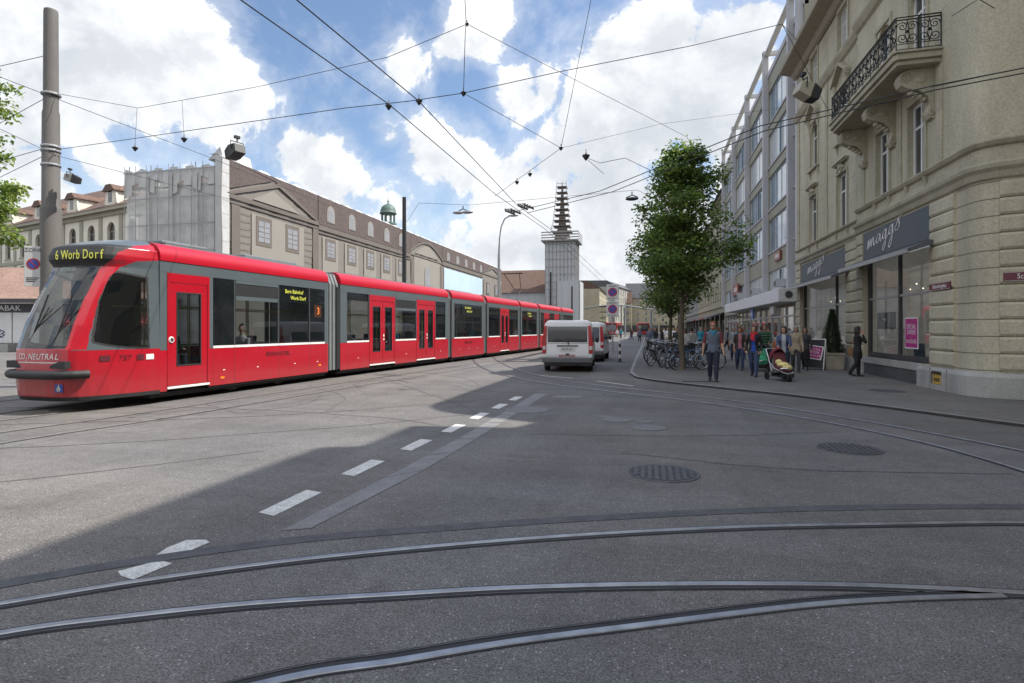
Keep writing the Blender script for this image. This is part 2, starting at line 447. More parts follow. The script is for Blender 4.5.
DKFR = mat('dark_frame', (.06,.06,.062), .5, var=.2)
SHOPIN = mat('shop_interior', (.55,.53,.49), .9, var=.3, scale=1.2, emit=.16)  # walls and ceiling glow faintly, standing in for the shop lighting
SHOPGL = glass_clear('shop_glass', (.72,.74,.73), .9, .14, (.10,.10,.10))
MAG = mat('magenta_poster', (.42,.02,.20), .5, var=.06)
FLOORW = mat('shop_floor', (.25,.22,.19), .5, var=.2)
GOODS = [mat('goods_%s' % n, c, .7, var=.3, scale=6) for n, c in (('cream',(.5,.46,.4)),('grey',(.22,.22,.23)),('blush',(.42,.25,.24)),('black',(.03,.03,.035)),('blue',(.12,.18,.27)),('white',(.7,.7,.68)))]
GLOW = mat('spot_bulb', (1,.86,.6), .5, var=0, emit=5)

SWAP = Matrix(((0,1,0,0),(1,0,0,0),(0,0,1,0),(0,0,0,1)))    # local (along street, inward, up) -> world
def wall_M(ox, oy, along, inward, oz=0):
    a = Vector(along).normalized(); b = Vector(inward).normalized()
    return Matrix(((a[0],b[0],0,ox),(a[1],b[1],0,oy),(0,0,1,oz),(0,0,0,1)))
def wall_open(mb, u0, u1, z0, z1, ops, depth, mi=0, M=None, rev=None):
    us = sorted({u0, u1, *[min(max(o[0],u0),u1) for o in ops], *[min(max(o[1],u0),u1) for o in ops]})
    zs = sorted({z0, z1, *[min(max(o[2],z0),z1) for o in ops], *[min(max(o[3],z0),z1) for o in ops]})
    for i in range(len(us)-1):
        run = None
        for j in range(len(zs)-1):
            cu, cz = (us[i]+us[i+1])/2, (zs[j]+zs[j+1])/2
            if any(o[0] < cu < o[1] and o[2] < cz < o[3] for o in ops): continue
            mb.poly([(us[i],0,zs[j]),(us[i+1],0,zs[j]),(us[i+1],0,zs[j+1]),(us[i],0,zs[j+1])], mi, M)
    r = mi if rev is None else rev
    for o in ops:
        a, b, c, d = o[:4]; e = depth
        if len(o) > 4 and o[4]:        # arched head: fill the two corners
            n = 8; h = o[4]; cu = (a+b)/2; w = (b-a)/2
            arc = [(cu+w*math.cos(math.pi*k/n), d-h+h*math.sin(math.pi*k/n)) for k in range(n+1)]
            for k in range(n):
                (p, q), (p2, q2) = arc[k], arc[k+1]
                mb.poly([(p,0,q),(p2,0,q2),(p2,0,d),(p,0,d)], mi, M)
                mb.poly([(p,0,q),(p2,0,q2),(p2,e,q2),(p,e,q)], r, M)
            tz = d-h
        else:
            mb.poly([(a,0,d),(b,0,d),(b,e,d),(a,e,d)], r, M); tz = d
        mb.poly([(a,0,c),(b,0,c),(b,e,c),(a,e,c)], r, M)
        mb.poly([(a,0,c),(a,e,c),(a,e,tz),(a,0,tz)], r, M); mb.poly([(b,0,c),(b,e,c),(b,e,tz),(b,0,tz)], r, M)
def window(parent, M, u0, u1, z0, z1, depth=.16, fr=.085, mull=1, trans=(.68,), fm=None, pm=None, curtain=False, name='window', d2=.05):
    m = MB(); a, b = depth-d2, depth
    m.box(u0,a,z0,u0+fr,b,z1,0,M); m.box(u1-fr,a,z0,u1,b,z1,0,M)
    m.box(u0+fr,a,z0,u1-fr,b,z0+fr,0,M); m.box(u0+fr,a,z1-fr,u1-fr,b,z1,0,M)
    for k in range(mull):
        c = u0+(u1-u0)*(k+1)/(mull+1); m.box(c-fr*.5,a+.006,z0+fr,c+fr*.5,b,z1-fr,0,M)
    for t in trans:
        c = z0+(z1-z0)*t; m.box(u0+fr,a+.012,c-fr*.45,u1-fr,b,c+fr*.45,0,M)
    w_ = m.build(name, fm or WFRAME, parent)
    p = MB(); p.poly([(u0+.01,b-.015,z0+.01),(u1-.01,b-.015,z0+.01),(u1-.01,b-.015,z1-.01),(u0+.01,b-.015,z1-.01)], 0, M)
    p.build('pane', pm or PANE, w_)
    if curtain:
        c = MB(); k = .3*(u1-u0)
        for s0, s1 in ((u0+fr, u0+fr+k), (u1-fr-k, u1-fr)):
            c.poly([(s0,b-.019,z0+fr),(s1,b-.019,z0+fr),(s1,b-.019,z1-fr),(s0,b-.019,z1-fr)], 0, M)
        c.build('curtain', CURTAIN, w_)
    return w_

# ---- corner building of greenish sandstone
FX = 7.6; RX = 7.45      # facade plane, projecting corner bay plane
cb = thing('corner_building', 'greenish grey sandstone corner building with rusticated ground floor and iron balcony', 'building', (FX, 18, 0))
def cpart(mb, name, mats, **k):
    o = mb.build(name, mats, None, **k); o.parent = cb; o.matrix_parent_inverse = Matrix.Translation(-Vector(cb.location)); return o
D2 = Vector((.927,-.375)).normalized()
def corner_path(x, y0, y1=15.35, ext=13.2, r=.45):
    # comes down the street facade and turns into the side street
    arc = []
    p0 = Vector((x, y1+r)); a = Vector((x, y1)); p2 = a + D2*r
    for k in range(9):
        t = k/8; arc.append(p0*(1-t)**2 + a*2*t*(1-t) + p2*t*t)
    return [(x, y0)] + [tuple(p) for p in arc] + [tuple(a + D2*ext)]
# path goes toward -Y then +X; outward is on the right, so offsets are negative
def csweep(mb, path, prof, mi=0, cap=True):
    mb.sweep(path, [(-o, z) for o, z in prof], mi, cap=cap)
TOP = 15.0
Mr = Matrix(((0,1,0,RX),(1,0,0,0),(0,0,1,0),(0,0,0,1)))
Ml = Matrix(((0,1,0,FX),(1,0,0,0),(0,0,1,0),(0,0,0,1)))
opsR = [(17.95,18.93,5.98,8.08),(20.35,21.33,5.98,8.08),(17.85,18.9,9.02,11.45,.5),(20.25,21.3,9.02,11.45,.5),(17.95,18.9,12.8,14.4),(20.35,21.3,12.8,14.4),
        (17.6,22.5,.66,5.0)]
opsL = [(24.75,25.9,5.72,7.9),(28.85,30.0,5.72,7.9),(24.65,25.85,9.2,11.35,.55),(28.7,29.85,9.2,11.35,.55),(24.65,25.8,12.8,14.5),(28.7,29.85,12.8,14.5),
        (24.85,31.6,.3,4.85)]
m = MB()
wall_open(m, 15.82, 23.15, 0, TOP, opsR, .26, 0, Mr)
m.poly([(RX,23.15,0),(FX,23.15,0),(FX,23.15,TOP),(RX,23.15,TOP)])
wall_open(m, 23.15, 32.55, 0, TOP, opsL, .26, 0, Ml)
m.poly([(FX,32.55,0),(19,32.55,0),(19,32.55,TOP),(FX,32.55,TOP)])
m.sweep(corner_path(RX, 15.82), [(0,0),(0,TOP)], 0, cap=False)
cpart(m, 'wall', SAND)
# granite plinth
m = MB()
csweep(m, corner_path(RX, 17.98), [(0,0),(.20,0),(.20,.52),(.16,.60),(0,.62)])
cpart(m, 'plinth', GRANITE, bevel=.015)
for b_ in ((RX-.1,22.45,0,RX+.02,23.3,.6),(FX-.1,23.32,0,FX+.02,24.85,.55),(FX-.1,31.6,0,FX+.02,32.5,.5)):
    m = MB(); m.box(*b_); cpart(m, 'plinth', GRANITE, bevel=.015)
m = MB(); m.box(RX-.06,18.0,.44,RX+.25,22.44,.66); cpart(m, 'shop_sill', GRANITE, bevel=.015)
m = MB(); m.box(RX-.03,18.02,0,RX+.2,22.42,.438); cpart(m, 'plinth_vent', mat('dark_vent', (.075,.078,.082), .6, var=.2, scale=3, world=True))
m = MB()
for yy in (17.2, 16.35): m.box(RX-.2035,yy-.008,0,RX-.19,yy+.008,.6)
m.box(RX-.2,17.15,.2,RX-.206,16.95,.5)
cpart(m, 'plinth_joint', SANDJ)
# rusticated courses on the piers, smooth rounded corner between
m = MB(); H0, CH = .66, .395
def block(mb, path, z0, z1, out=.075):
    c = .055
    csweep(mb, path, [(0,z0+.008),(out-c*.6,z0+.012),(out,z0+c+.01),(out,z1-c-.01),(out-c*.6,z1-.012),(0,z1-.008)])
side0 = Vector((RX,15.35)) + D2*.38
for pier, ot in (([(RX,17.55),(RX,16.32)],.075), ([tuple(side0), tuple(side0+D2*12.2)],.075), ([(FX,24.8),(FX,23.3)],.065), ([(RX,23.12),(RX,22.55)],.065), ([(FX,32.5),(FX,31.68)],.06)):
    m = MB()
    for k in range(11): block(m, pier, H0+k*CH, H0+(k+1)*CH, ot)
    cpart(m, 'rusticated_pier', SAND, bevel=.01)
m = MB()
for k in range(12):
    z = H0+k*CH; csweep(m, [p for p in corner_path(RX, 16.31)[:-1]] + [tuple(side0)], [(.003,z-.011),(.003,z+.011)], cap=False)
for z in [x*.62+6.82 for x in range(13)]:
    csweep(m, corner_path(RX, 17.3), [(.002,z-.004),(.002,z+.004)], cap=False)
    m.box(FX-.002,23.3,z-.004,FX,32.4,z+.004)
cpart(m, 'stone_joint', SANDJ)
# pilaster strip on the rounded corner
m = MB(); csweep(m, [(RX,16.62)] + corner_path(RX, 16.0)[1:-1] + [tuple(Vector((RX,15.35))+D2*1.0)], [(0,5.97),(.045,5.97),(.045,TOP),(0,TOP)])
cpart(m, 'pilaster', SAND, smooth=30)
# cornices
m = MB()
pathR = corner_path(RX, 23.15)
csweep(m, pathR, [(0,5.04),(.06,5.08),(.10,5.22),(.17,5.30),(.19,5.40),(.05,5.46),(.03,5.62)])
csweep(m, pathR, [(0,5.80),(.08,5.84),(.13,5.92),(.13,5.965),(0,5.975)])
m.sweep([(FX,32.55),(FX,23.15)], [(-o, z) for o, z in [(0,4.9),(.06,4.94),(.10,5.05),(.17,5.12),(.18,5.22),(.04,5.27)]])
m.sweep([(FX,32.55),(FX,23.15)], [(-o, z) for o, z in [(0,5.58),(.07,5.61),(.11,5.66),(.11,5.7),(0,5.71)]])
m.sweep([(FX,32.55),(FX,23.15)], [(-o, z) for o, z in [(0,12.35),(.1,12.42),(.2,12.6),(.22,12.7),(0,12.74)]])
csweep(m, pathR, [(0,12.35),(.1,12.42),(.2,12.6),(.22,12.7),(0,12.74)])
# sills, brackets, window hoods
def surround(M, u0, u1, z0, z1, hood=True, sill=True):
    w = .14
    m.box(u0-w,-.05,z0,u0-.004,.05,z1,0,M); m.box(u1+.004,-.05,z0,u1+w,.05,z1,0,M)
    m.box(u0-w,-.055,z1+.004,u1+w,.05,z1+.16,0,M)
    if sill:
        m.box(u0-w-.05,-.14,z0-.10,u1+w+.05,.1,z0-.006,0,M)
        for u in (u0-.08, u1+.08): m.prism([(-.10,z0-.11),(0,z0-.11),(0,z0-.42),(-.03,z0-.40),(-.05,z0-.26)], 'x', u-.06, u+.06, 0, M)
    if hood:
        m.box(u0-w-.06,-.2,z1+.42,u1+w+.06,.05,z1+.5,0,M)
        m.box(u0-w-.02,-.14,z1+.36,u1+w+.02,.05,z1+.418,0,M)
        cu = (u0+u1)/2
        m.prism([(cu-.13,z1-.02),(cu+.13,z1-.02),(cu+.19,z1+.34),(cu-.19,z1+.34)], 'y', -.12, .02, 0, M)
        m.ball((cu,-.12,z1+.22), (.11,.07,.12), 10, 0, M)
        for s in (-1, 1):
            m.ball((cu+s*.26,-.08,z1+.2), (.12,.05,.07), 8, 0, M); m.ball((cu+s*.42,-.07,z1+.14), (.09,.04,.05), 8, 0, M)
for o in opsR[:2]: surround(Mr, *o[:4], hood=False, sill=False)
for o in opsR[2:6]: surround(Mr, *o[:4], hood=False, sill=o[2] > 12)
for o in opsL[:2]: surround(Ml, *o[:4], sill=False)
for o in opsL[2:4]: surround(Ml, *o[:4], hood=False)
for o in opsL[4:6]: surround(Ml, *o[:4], hood=False)
# sill panels under first-floor windows
for M_, o in ((Mr,opsR[0]),(Mr,opsR[1]),(Ml,opsL[0]),(Ml,opsL[1])):
    for u in (o[0]-.1, o[1]+.1): m.prism([(-.1,o[2]-.16),(0,o[2]-.16),(0,o[2]-.46),(-.04,o[2]-.44)], 'x', u-.06, u+.06, 0, M_)
# tall pilaster strips and vertical mouldings
for yy in (23.35, 27.2, 31.9): m.box(FX-.05,yy,5.72,FX+.01,yy+.32,12.34)
for yy in (16.95, 19.4, 22.4): m.box(RX-.045,yy,6.0,RX+.01,yy+.3,8.5 if yy > 18 else 8.5)
for u0, u1 in ((24.55,25.95),(28.6,29.95)):
    m.prism([(u0-.25,11.6),((u0+u1)/2,12.2),(u1+.25,11.6),(u1+.25,11.72),((u0+u1)/2,12.34),(u0-.25,11.72)], 'y', -.22, .02, 0, Ml)
    for s in (u0, u1): m.prism([(-.2,11.58),(0,11.58),(0,10.9),(-.06,10.95),(-.1,11.25)], 'x', s-.08, s+.08, 0, Ml)
cpart(m, 'moulding', SAND2, bevel=.012)
for o in opsR[:6]:
    w_ = window(cb, Mr, *o[:4], curtain=o[2] > 12); w_.matrix_parent_inverse = Matrix.Translation(-Vector(cb.location))
for o in opsL[:6]:
    w_ = window(cb, Ml, *o[:4], curtain=o[2] > 12); w_.matrix_parent_inverse = Matrix.Translation(-Vector(cb.location))
# eaves and mansard roof
m = MB()
pe = corner_path(FX-.05, 32.55)
csweep(m, pe, [(0,TOP-.35),(.12,TOP-.3),(.25,TOP-.1),(.78,TOP+.02),(.82,TOP+.06),(.82,TOP+.3),(.7,TOP+.36),(0,TOP+.36)])
cpart(m, 'eaves', mat('eaves_boards', (.30,.265,.20), .8, var=.2, scale=2, stretch=(1,6,1), world=True))
m = MB()
csweep(m, pe, [(.66,TOP+.37),(-.6,TOP+2.2),(-1.6,TOP+2.6),(-8,TOP+3.0)])
cpart(m, 'roof', mat('slate_roof', (.07,.072,.08), .6, var=.2, scale=8, world=True))
# shopfronts
def shopfront(M, u0, u1, zs, zt, zsign, sign_text, mulls):
    s = MB(); s.box(u0+.02,-.03,zsign,u1-.02,.12,zt-.02,0,M)
    fas = s.build('shop_sign', SIGNG); fas.parent = cb; fas.matrix_parent_inverse = Matrix.Translation(-Vector(cb.location))
    f = MB()
    f.box(u0,.12,zs,u0+.09,.24,zsign,0,M); f.box(u1-.09,.12,zs,u1,.24,zsign,0,M); f.box(u0+.09,.12,zs,u1-.09,.24,zs+.16,0,M)
    f.box(u0+.09,.14,2.62,u1-.09,.22,2.69,1,M)
    for u in mulls: f.box(u-.035,.13,zs+.16,u+.035,.23,zsign,0 if u != mulls[0] else 0,M)
    o = f.build('shop_frame', [DKFR, mat('frame_grey', (.33,.34,.35), .4, .4)]); o.parent = cb; o.matrix_parent_inverse = Matrix.Translation(-Vector(cb.location))
    gl = MB(); gl.poly([(u0+.09,.18,zs+.16),(u1-.09,.18,zs+.16),(u1-.09,.18,zsign),(u0+.09,.18,zsign)], 0, M)
    p = gl.build('pane', SHOPGL, o); p.matrix_parent_inverse = Matrix.Identity(4)
    i = MB(); d = 3.0
    i.poly([(u0,d,0),(u1,d,0),(u1,d,4.6),(u0,d,4.6)], 0, M); i.poly([(u0,.25,0),(u0,d,0),(u0,d,4.6),(u0,.25,4.6)], 0, M)
    i.poly([(u1,.25,0),(u1,d,0),(u1,d,4.6),(u1,.25,4.6)], 0, M)
    i.poly([(u0,.25,zs+.02),(u1,.25,zs+.02),(u1,d,zs+.02),(u0,d,zs+.02)], 1, M); i.poly([(u0,.25,4.6),(u1,.25,4.6),(u1,d,4.6),(u0,d,4.6)], 0, M)
    # shelves and goods inside
    for sh in (1.3, 1.9, 2.5):
        i.box(u0+.4,2.4,sh,u1-.6,2.9,sh+.04,1,M)
    for k in range(46):
        u = rnd.uniform(u0+.3, u1-.3); z = rnd.choice([zs+.03,1.34,1.94,2.54]); dd = rnd.uniform(2.45,2.8) if z > 1 else rnd.uniform(.8,2.6)
        w_, h = rnd.uniform(.06,.22), rnd.uniform(.15,.5)
        i.box(u-w_,dd-.12,z,u+w_,dd+.12,z+h,2+rnd.randrange(6),M)
    for k in range(9):
        i.ball((u0+.6+k*(u1-u0-1.2)/8, 1.2, 3.0+.12*math.sin(k*2)), .02, 6, 8, M)
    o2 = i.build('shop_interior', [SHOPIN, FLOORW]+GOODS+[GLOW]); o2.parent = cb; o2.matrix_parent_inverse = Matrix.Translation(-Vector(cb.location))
    return fas
fas1 = shopfront(Mr, 17.6, 22.5, .66, 5.0, 4.06, 'maggs', [20.0])
fas2 = shopfront(Ml, 24.85, 31.6, .45, 4.85, 3.98, 'maggs', [26.6])
# the handwritten shop name, as one flowing stroke
def script_name(M, u_right, z0, hgt, parent, face, sx=1.5, rise=.13):
    # pen strokes; x grows to the right as read, unit = x-height
    pen = [[(0,0),(.18,.62),(.3,.98),(.34,.4),(.36,.02),(.55,.62),(.78,1.0),(.80,.4),(.84,.05),(1.05,.65),(1.3,1.02),(1.32,.5),(1.38,.1),(1.5,.02),(1.75,.3),(2.05,.72)],
           [(2.62,.86),(2.4,1.02),(2.1,.82),(1.95,.4),(2.05,.06),(2.3,.16),(2.55,.62),(2.66,.95),(2.62,.45),(2.7,.06),(2.9,.18),(3.1,.5)],
           [(3.75,.95),(3.5,1.08),(3.22,.85),(3.12,.42),(3.25,.14),(3.5,.32),(3.72,.8),(3.8,1.1),(3.72,.3),(3.55,-.7),(3.3,-1.15),(3.12,-.95),(3.4,-.4),(3.95,.15),(4.25,.5)],
           [(4.92,1.0),(4.68,1.14),(4.4,.92),(4.28,.5),(4.4,.2),(4.65,.36),(4.88,.85),(4.98,1.16),(4.9,.3),(4.7,-.75),(4.42,-1.2),(4.22,-.95),(4.55,-.35),(5.1,.25),(5.5,.7)],
           [(5.5,.7),(5.85,1.25),(6.0,1.45),(5.98,1.1),(6.08,.72),(5.95,.36),(5.6,.22),(5.42,.32)],[(6.0,1.45),(6.3,1.5),(6.6,1.75)]]
    mb = MB()
    for st in pen:
        q = spline([(u_right-x*hgt*sx, -.036, z0+(z+x*rise)*hgt) for x, z in st], 6)
        mb.tube([M @ Vector(p) for p in q], hgt*.055, 6, 0)
    o = mb.build('lettering', WHITE, parent); o.matrix_parent_inverse = Matrix.Identity(4)
script_name(Mr, 22.1, 4.38, .285, fas1, 0)
script_name(Ml, 30.3, 4.27, .285, fas2, 0)
# folded awnings
for M_, u0, u1, z in ((Mr,17.3,23.0,3.98),(Ml,24.4,32.2,3.9)):
    a = MB()
    a.prism([(-.02,z),(-.14,z+.03),(-.66,z-.20),(-.66,z-.26),(-.60,z-.27),(-.02,z-.08)], 'x', u0, u1, 0, M_)
    a.box(u0,-.70,z-.31,u1,-.63,z-.19,1,M_)
    o = a.build('awning', [mat('awning_cloth', (.10,.10,.105), .7), mat('awning_bar', (.36,.36,.36), .4, .5)]); o.parent = cb; o.matrix_parent_inverse = Matrix.Translation(-Vector(cb.location))
# balcony
bal = MB(); BX0, BX1, BY0, BY1 = 6.35, RX, 17.0, 22.9
bal.prism([(BX0,BY0+.1),(BX0+.06,BY0),(BX1+.02,BY0-.02),(BX1+.02,BY1),(BX0+.35,BY1),(BX0,BY1-.4)], 'z', 8.74, 8.90)
bal.prism([(BX0+.08,BY0+.16),(BX0+.12,BY0+.08),(BX1+.02,BY0+.06),(BX1+.02,BY1-.08),(BX0+.4,BY1-.08),(BX0+.08,BY1-.45)], 'z', 8.62, 8.738)
bal.prism([(BX0-.05,BY0+.06),(BX0,BY0-.05),(BX1+.02,BY0-.07),(BX1+.02,BY1+.05),(BX0+.32,BY1+.05),(BX0-.05,BY1-.36)], 'z', 8.904, 8.96)
balo = cpart(bal, 'balcony', SAND2, bevel=.015)
rl = MB()
pth = [(BX1-.02,BY0+.02),(BX0+.06,BY0+.06),(BX0+.06,BY1-.42),(BX0+.36,BY1-.04),(BX1-.02,BY1-.04)]
segs = []
for (a, b) in zip(pth, pth[1:]):
    A, B = Vector((*a,0)), Vector((*b,0)); Lg = (B-A).length; n = max(1, round(Lg/.62))
    for k in range(n): segs.append((A.lerp(B, k/n), A.lerp(B, (k+1)/n)))
for z in (9.02, 9.16, 9.80): rl.tube([(x, y, z) for x, y in pth], .012 if z < 9.5 else .02, 6)
rl.tube([(x, y, 9.87) for x, y in pth], .028, 6, flat=.6)
def spiral(A, t, c0, c1, r0, turns, sgn):
    pts = []
    for k in range(22):
        q = k/21; r = r0*(1-q*.85); a = turns*2*math.pi*q
        pts.append(A + t*(c0 + r*math.cos(a)*sgn) + Vector((0,0,c1 + r*math.sin(a))))
    return pts
for A, B in segs:
    t = (B-A).normalized(); Lg = (B-A).length
    rl.tube([A+Vector((0,0,8.96)), A+Vector((0,0,9.87))], .014, 5)
    for sg in (-1, 1):
        c = Lg*(.5+sg*.22)
        rl.tube(spiral(A, t, c, 9.62, .13, 1.6, sg), .0125, 5); rl.tube(spiral(A, t, c, 9.32, .14, -1.5, -sg), .0125, 5)
        rl.tube([A+t*(Lg*.5)+Vector((0,0,9.17)), A+t*(Lg*(.5+sg*.1))+Vector((0,0,9.4)), A+t*(Lg*.5)+Vector((0,0,9.78))], .01, 5)
    rl.ball(A+t*(Lg*.5)+Vector((0,0,9.48)), .045, 6)
rlo = rl.build('railing', IRONB, balo); rlo.matrix_parent_inverse = Matrix.Identity(4)
for yy in (17.55, 20.0, 22.35):
    k = MB()
    prof = [(0,7.25),(-.10,7.28),(-.16,7.40),(-.13,7.55),(-.10,7.66),(-.16,7.85),(-.34,8.02),(-.62,8.10),(-.80,8.20),(-.86,8.36),(-.80,8.52),(-.66,8.60),(0,8.62)]
    k.prism([(RX+a, z) for a, z in prof], 'y', yy-.16, yy+.16)
    for s in (-1, 1):
        for cx, cz, r in ((-.70,8.38,.15),(-.09,7.42,.10)):
            pts = [(RX+cx+r*(1-q/16*.8)*math.cos(q*.75), yy+s*.165, cz+r*(1-q/16*.8)*math.sin(q*.75)) for q in range(17)]
            k.tube(pts, .025, 6)
        k.ball((RX-.34,yy+s*.15,8.3), (.16,.05,.1), 8)
    for q in range(4): k.ball((RX-.2-q*.1, yy, 7.82+q*.07), (.09,.12,.07), 8)
    cpart(k, 'corbel', SAND2, bevel=.02)
# ---- neighbour round the corner (closes the side street; keeps the crossing in shade)
nb = thing('side_street_building', 'grey rendered block across the side street behind the camera', 'building', (8.6, 0, 0))
m = MB(); m.prism([(8.5,-45),(22,-45),(22,9.0),(10.4,13.9),(9.9,12.6),(8.5,12.2)], 'z', 0, 15.3)
q = m.build('wall', SAND); q.parent = nb; q.matrix_parent_inverse = Matrix.Translation((-8.6,0,0))
m = MB(); m.prism([(7.6,-45),(22.3,-45),(22.3,9.2),(9.6,14.0),(9.3,13.2),(7.6,13.0)], 'z', 15.304, 15.6); m.prism([(8.4,-44),(21,-44),(21,8.4),(11,12.4),(10.9,11.9),(8.9,11.8)], 'z', 15.604, 18.1)
q = m.build('roof', bpy.data.materials['slate_roof']); q.parent = nb; q.matrix_parent_inverse = Matrix.Translation((-8.6,0,0))
for yy in range(-16, 8, 4):
    for zz in (1, 5.6, 9, 12):
        m = MB(); m.box(8.46,yy,zz,8.52,yy+1.2,zz+2.1); q = m.build('window', PANE); q.parent = nb; q.matrix_parent_inverse = Matrix.Translation((-8.6,0,0))

# ---- street-name plates, posters
def plate(label, txt, M, w, h):
    t = thing('street_sign', label, 'street sign', M.translation)
    R_ = M.copy(); R_.translation = (0,0,0)
    m = MB(); m.box(-w/2,-h/2,-.008,w/2,h/2,.008); m.build('plate', mat('maroon_enamel', (.13,.018,.03), .35, var=.05), t, M=R_)
    m = MB()
    for a, b, c, d in ((-w/2+.008,h/2-.014,w/2-.008,h/2-.008),(-w/2+.008,-h/2+.008,w/2-.008,-h/2+.014)): m.box(a,b,.0085,c,d,.0095)
    m.build('border', WHITE, t, M=R_)
    text(txt, h*.78, 'lettering', WHITE, t, R_ @ Matrix.Translation((0,.0,.009)), sx=.78, extrude=.001)
plate('small maroon street name plate on the flat pier beside the shop window', 'Bubenbergplatz', frame_mat((RX-.09,16.93,2.73), (0,-1,0), (0,0,1)), 1.1, .19)
sp = Vector((RX,15.35)) + D2*1.06; nn = Vector((-D2.y*-1, D2.x*-1)); nn = Vector((D2.y, -D2.x))
sp = sp + nn*.09
plate('maroon street name plate on the rounded corner toward the side street', 'Schwanengasse', frame_mat((sp.x,sp.y,2.80), (D2.x,D2.y,0), (0,0,1)), 1.25, .21)
def poster(label, M, w, h, lines, border=.035):
    t = thing('sale_poster', label, 'poster', M.translation)
    R_ = M.copy(); R_.translation = (0,0,0)
    m = MB(); m.box(-w/2,-h/2,-.012,w/2,h/2,.0); m.build('sheet', WHITE, t, M=R_)
    m = MB(); m.box(-w/2+border,-h/2+border,.0005,w/2-border,h/2-border,.002); m.build('print', MAG, t, M=R_)
    for tx, yy, sz in lines: text(tx, sz, 'lettering', WHITE, t, R_ @ Matrix.Translation((0,yy*h,.003)), sx=.9, extrude=.0005)
poster('white framed magenta special offers poster in the large shop window', frame_mat((RX+.10,19.05,1.50), (0,-1,0), (0,0,1)), .86, .92, [('SPECIAL',.2,.19),('OFFERS',.02,.19),('-',-.12,.16),('IN HOUSE',-.27,.16)])
# yellow sticker with graffiti on the plinth
m = MB(); m.box(RX-.2075,16.62,.20,RX-.2035,17.02,.50,0)
for k in range(6): m.tube([(RX-.209,16.60+k*.08,.44+.03*math.sin(k*3)),(RX-.209,16.63+k*.08,.53),(RX-.209,16.67+k*.08,.46)], .012, 5, 1)
for k in range(3): m.box(RX-.209,16.68+k*.1,.26,RX-.2076,16.75+k*.1,.36,1)
o = m.build('paste_sticker', [mat('yellow_paper', (.5,.32,.06), .8, var=.4, scale=9, world=True), IRONB]); tag(o, 'torn yellow sticker with dark scrawl on the granite plinth', 'sticker')
# window display: menu board and ice-cream sign, chairs
t = thing('display_board', 'dark display board with a pink cone picture inside the large shop window', 'board', (RX+.35, 21.55, 1.9))
m = MB(); m.box(-.02,-.72,-.28,.02,.72,.28); m.build('panel', GOODS[3], t)
m = MB(); m.prism([(-.30,-.22),(-.24,-.02),(-.36,-.02)], 'x', -.026, -.021)
for k, r in enumerate((.085,.07,.05)): m.ball((-.024,-.30,.03+k*.08), (.006,r,.06), 10)
m.build('cone_picture', GOODS[2], t)
text('maggs', .13, 'lettering', WHITE, t, frame_mat((-.023,.1,.05), (0,-1,0), (0,0,1)))

# ---- office block with concrete fins
OX = 8.0
ob = thing('office_building', 'modern office block with pale concrete fins, olive spandrels and window bands', 'building', (OX, 45, 0))
def opart(mb, name, mats, par=None, **k):
    o = mb.build(name, mats, None, **k); o.parent = par or ob
    o.matrix_parent_inverse = Matrix.Translation(-Vector((par or ob).location)) if par is None else Matrix.Identity(4); return o
FIN = mat('pale_concrete', (.42,.42,.44), .7, var=.1, scale=1, stretch=(1,1,.3), world=True)
SPAN = mat('spandrel_panel', (.27,.26,.19), .6, var=.08, scale=.7, world=True)
ALU = mat('aluminium_frame', (.55,.56,.58), .35, .5, var=.05)
OPANE = mat('office_pane', (.20,.28,.35), .04, 0, .45, .35, spec=1.0, world=True)  # pale blue base colour stands in for reflected sky
OPANE2 = mat('office_pane_blind', (.50,.54,.56), .15, 0, .12, 3, spec=.8, stretch=(1,1,8), world=True)
Mo = Matrix(((0,1,0,OX),(1,0,0,0),(0,0,1,0),(0,0,0,1)))
fins = [33.0, 34.95, 42.0, 49.4, 56.8, 64.2]
bands = [(4.15,5.45),(6.75,8.95),(9.65,11.85),(12.55,14.75),(15.45,17.65)]
m = MB(); ops = []
for a, b in zip(fins, fins[1:]):
    for z0, z1 in bands: ops.append((a+.2, b-.2, z0, z1))
ops.append((33.4, 64.0, .35, 3.0))
wall_open(m, 32.62, 64.4, 0, 18.9, ops, .3, 0, Mo); m.poly([(OX,64.4,0),(OX+11,64.4,0),(OX+11,64.4,18.9),(OX,64.4,18.9)])
m.poly([(OX,32.62,14),(OX+11,32.62,14),(OX+11,32.62,18.9),(OX,32.62,18.9)]); m.poly([(OX,32.62,18.9),(OX+11,32.62,18.9),(OX+11,64.4,18.9),(OX,64.4,18.9)])
opart(m, 'wall', SPAN)
for f in fins:
    m = MB(); m.box(OX-.34,f-.2,3.9,OX-.004,f+.2,20.6); m.box(OX-.34,f-.14,20.35,OX+2.5,f+.14,20.6)
    opart(m, 'fin', FIN)
m = MB(); m.box(OX-.30,32.7,20.2,OX+.02,64.3,20.34); m.box(OX-.06,32.62,18.7,OX+.2,64.4,19.05)
for z0, z1 in bands: m.box(OX-.07,32.65,z0-.12,OX-.004,64.35,z0-.03)
opart(m, 'roof_frame', FIN)
for i, (a, b) in enumerate(zip(fins, fins[1:])):
    for j, (z0, z1) in enumerate(bands):
        n = 3 if b-a > 3 else 1
        w_ = window(ob, Mo, a+.2, b-.2, z0, z1, depth=.14, fr=.07, mull=n, trans=(), fm=ALU, pm=OPANE if (i*3+j) % 3 else OPANE2)
        w_.matrix_parent_inverse = Matrix.Translation(-Vector(ob.location))
        if (i+j) % 3 == 1 and b-a > 3:     # one casement standing open
            q = MB(); u = a+.2+(b-a-.4)*.5; q.box(-.02,0,0,.02,.75,z1-z0-.2,0); q2 = q.build('open_casement', OPANE, w_, M=rot(R(-58), t=(OX+.0,u,z0+.1)))
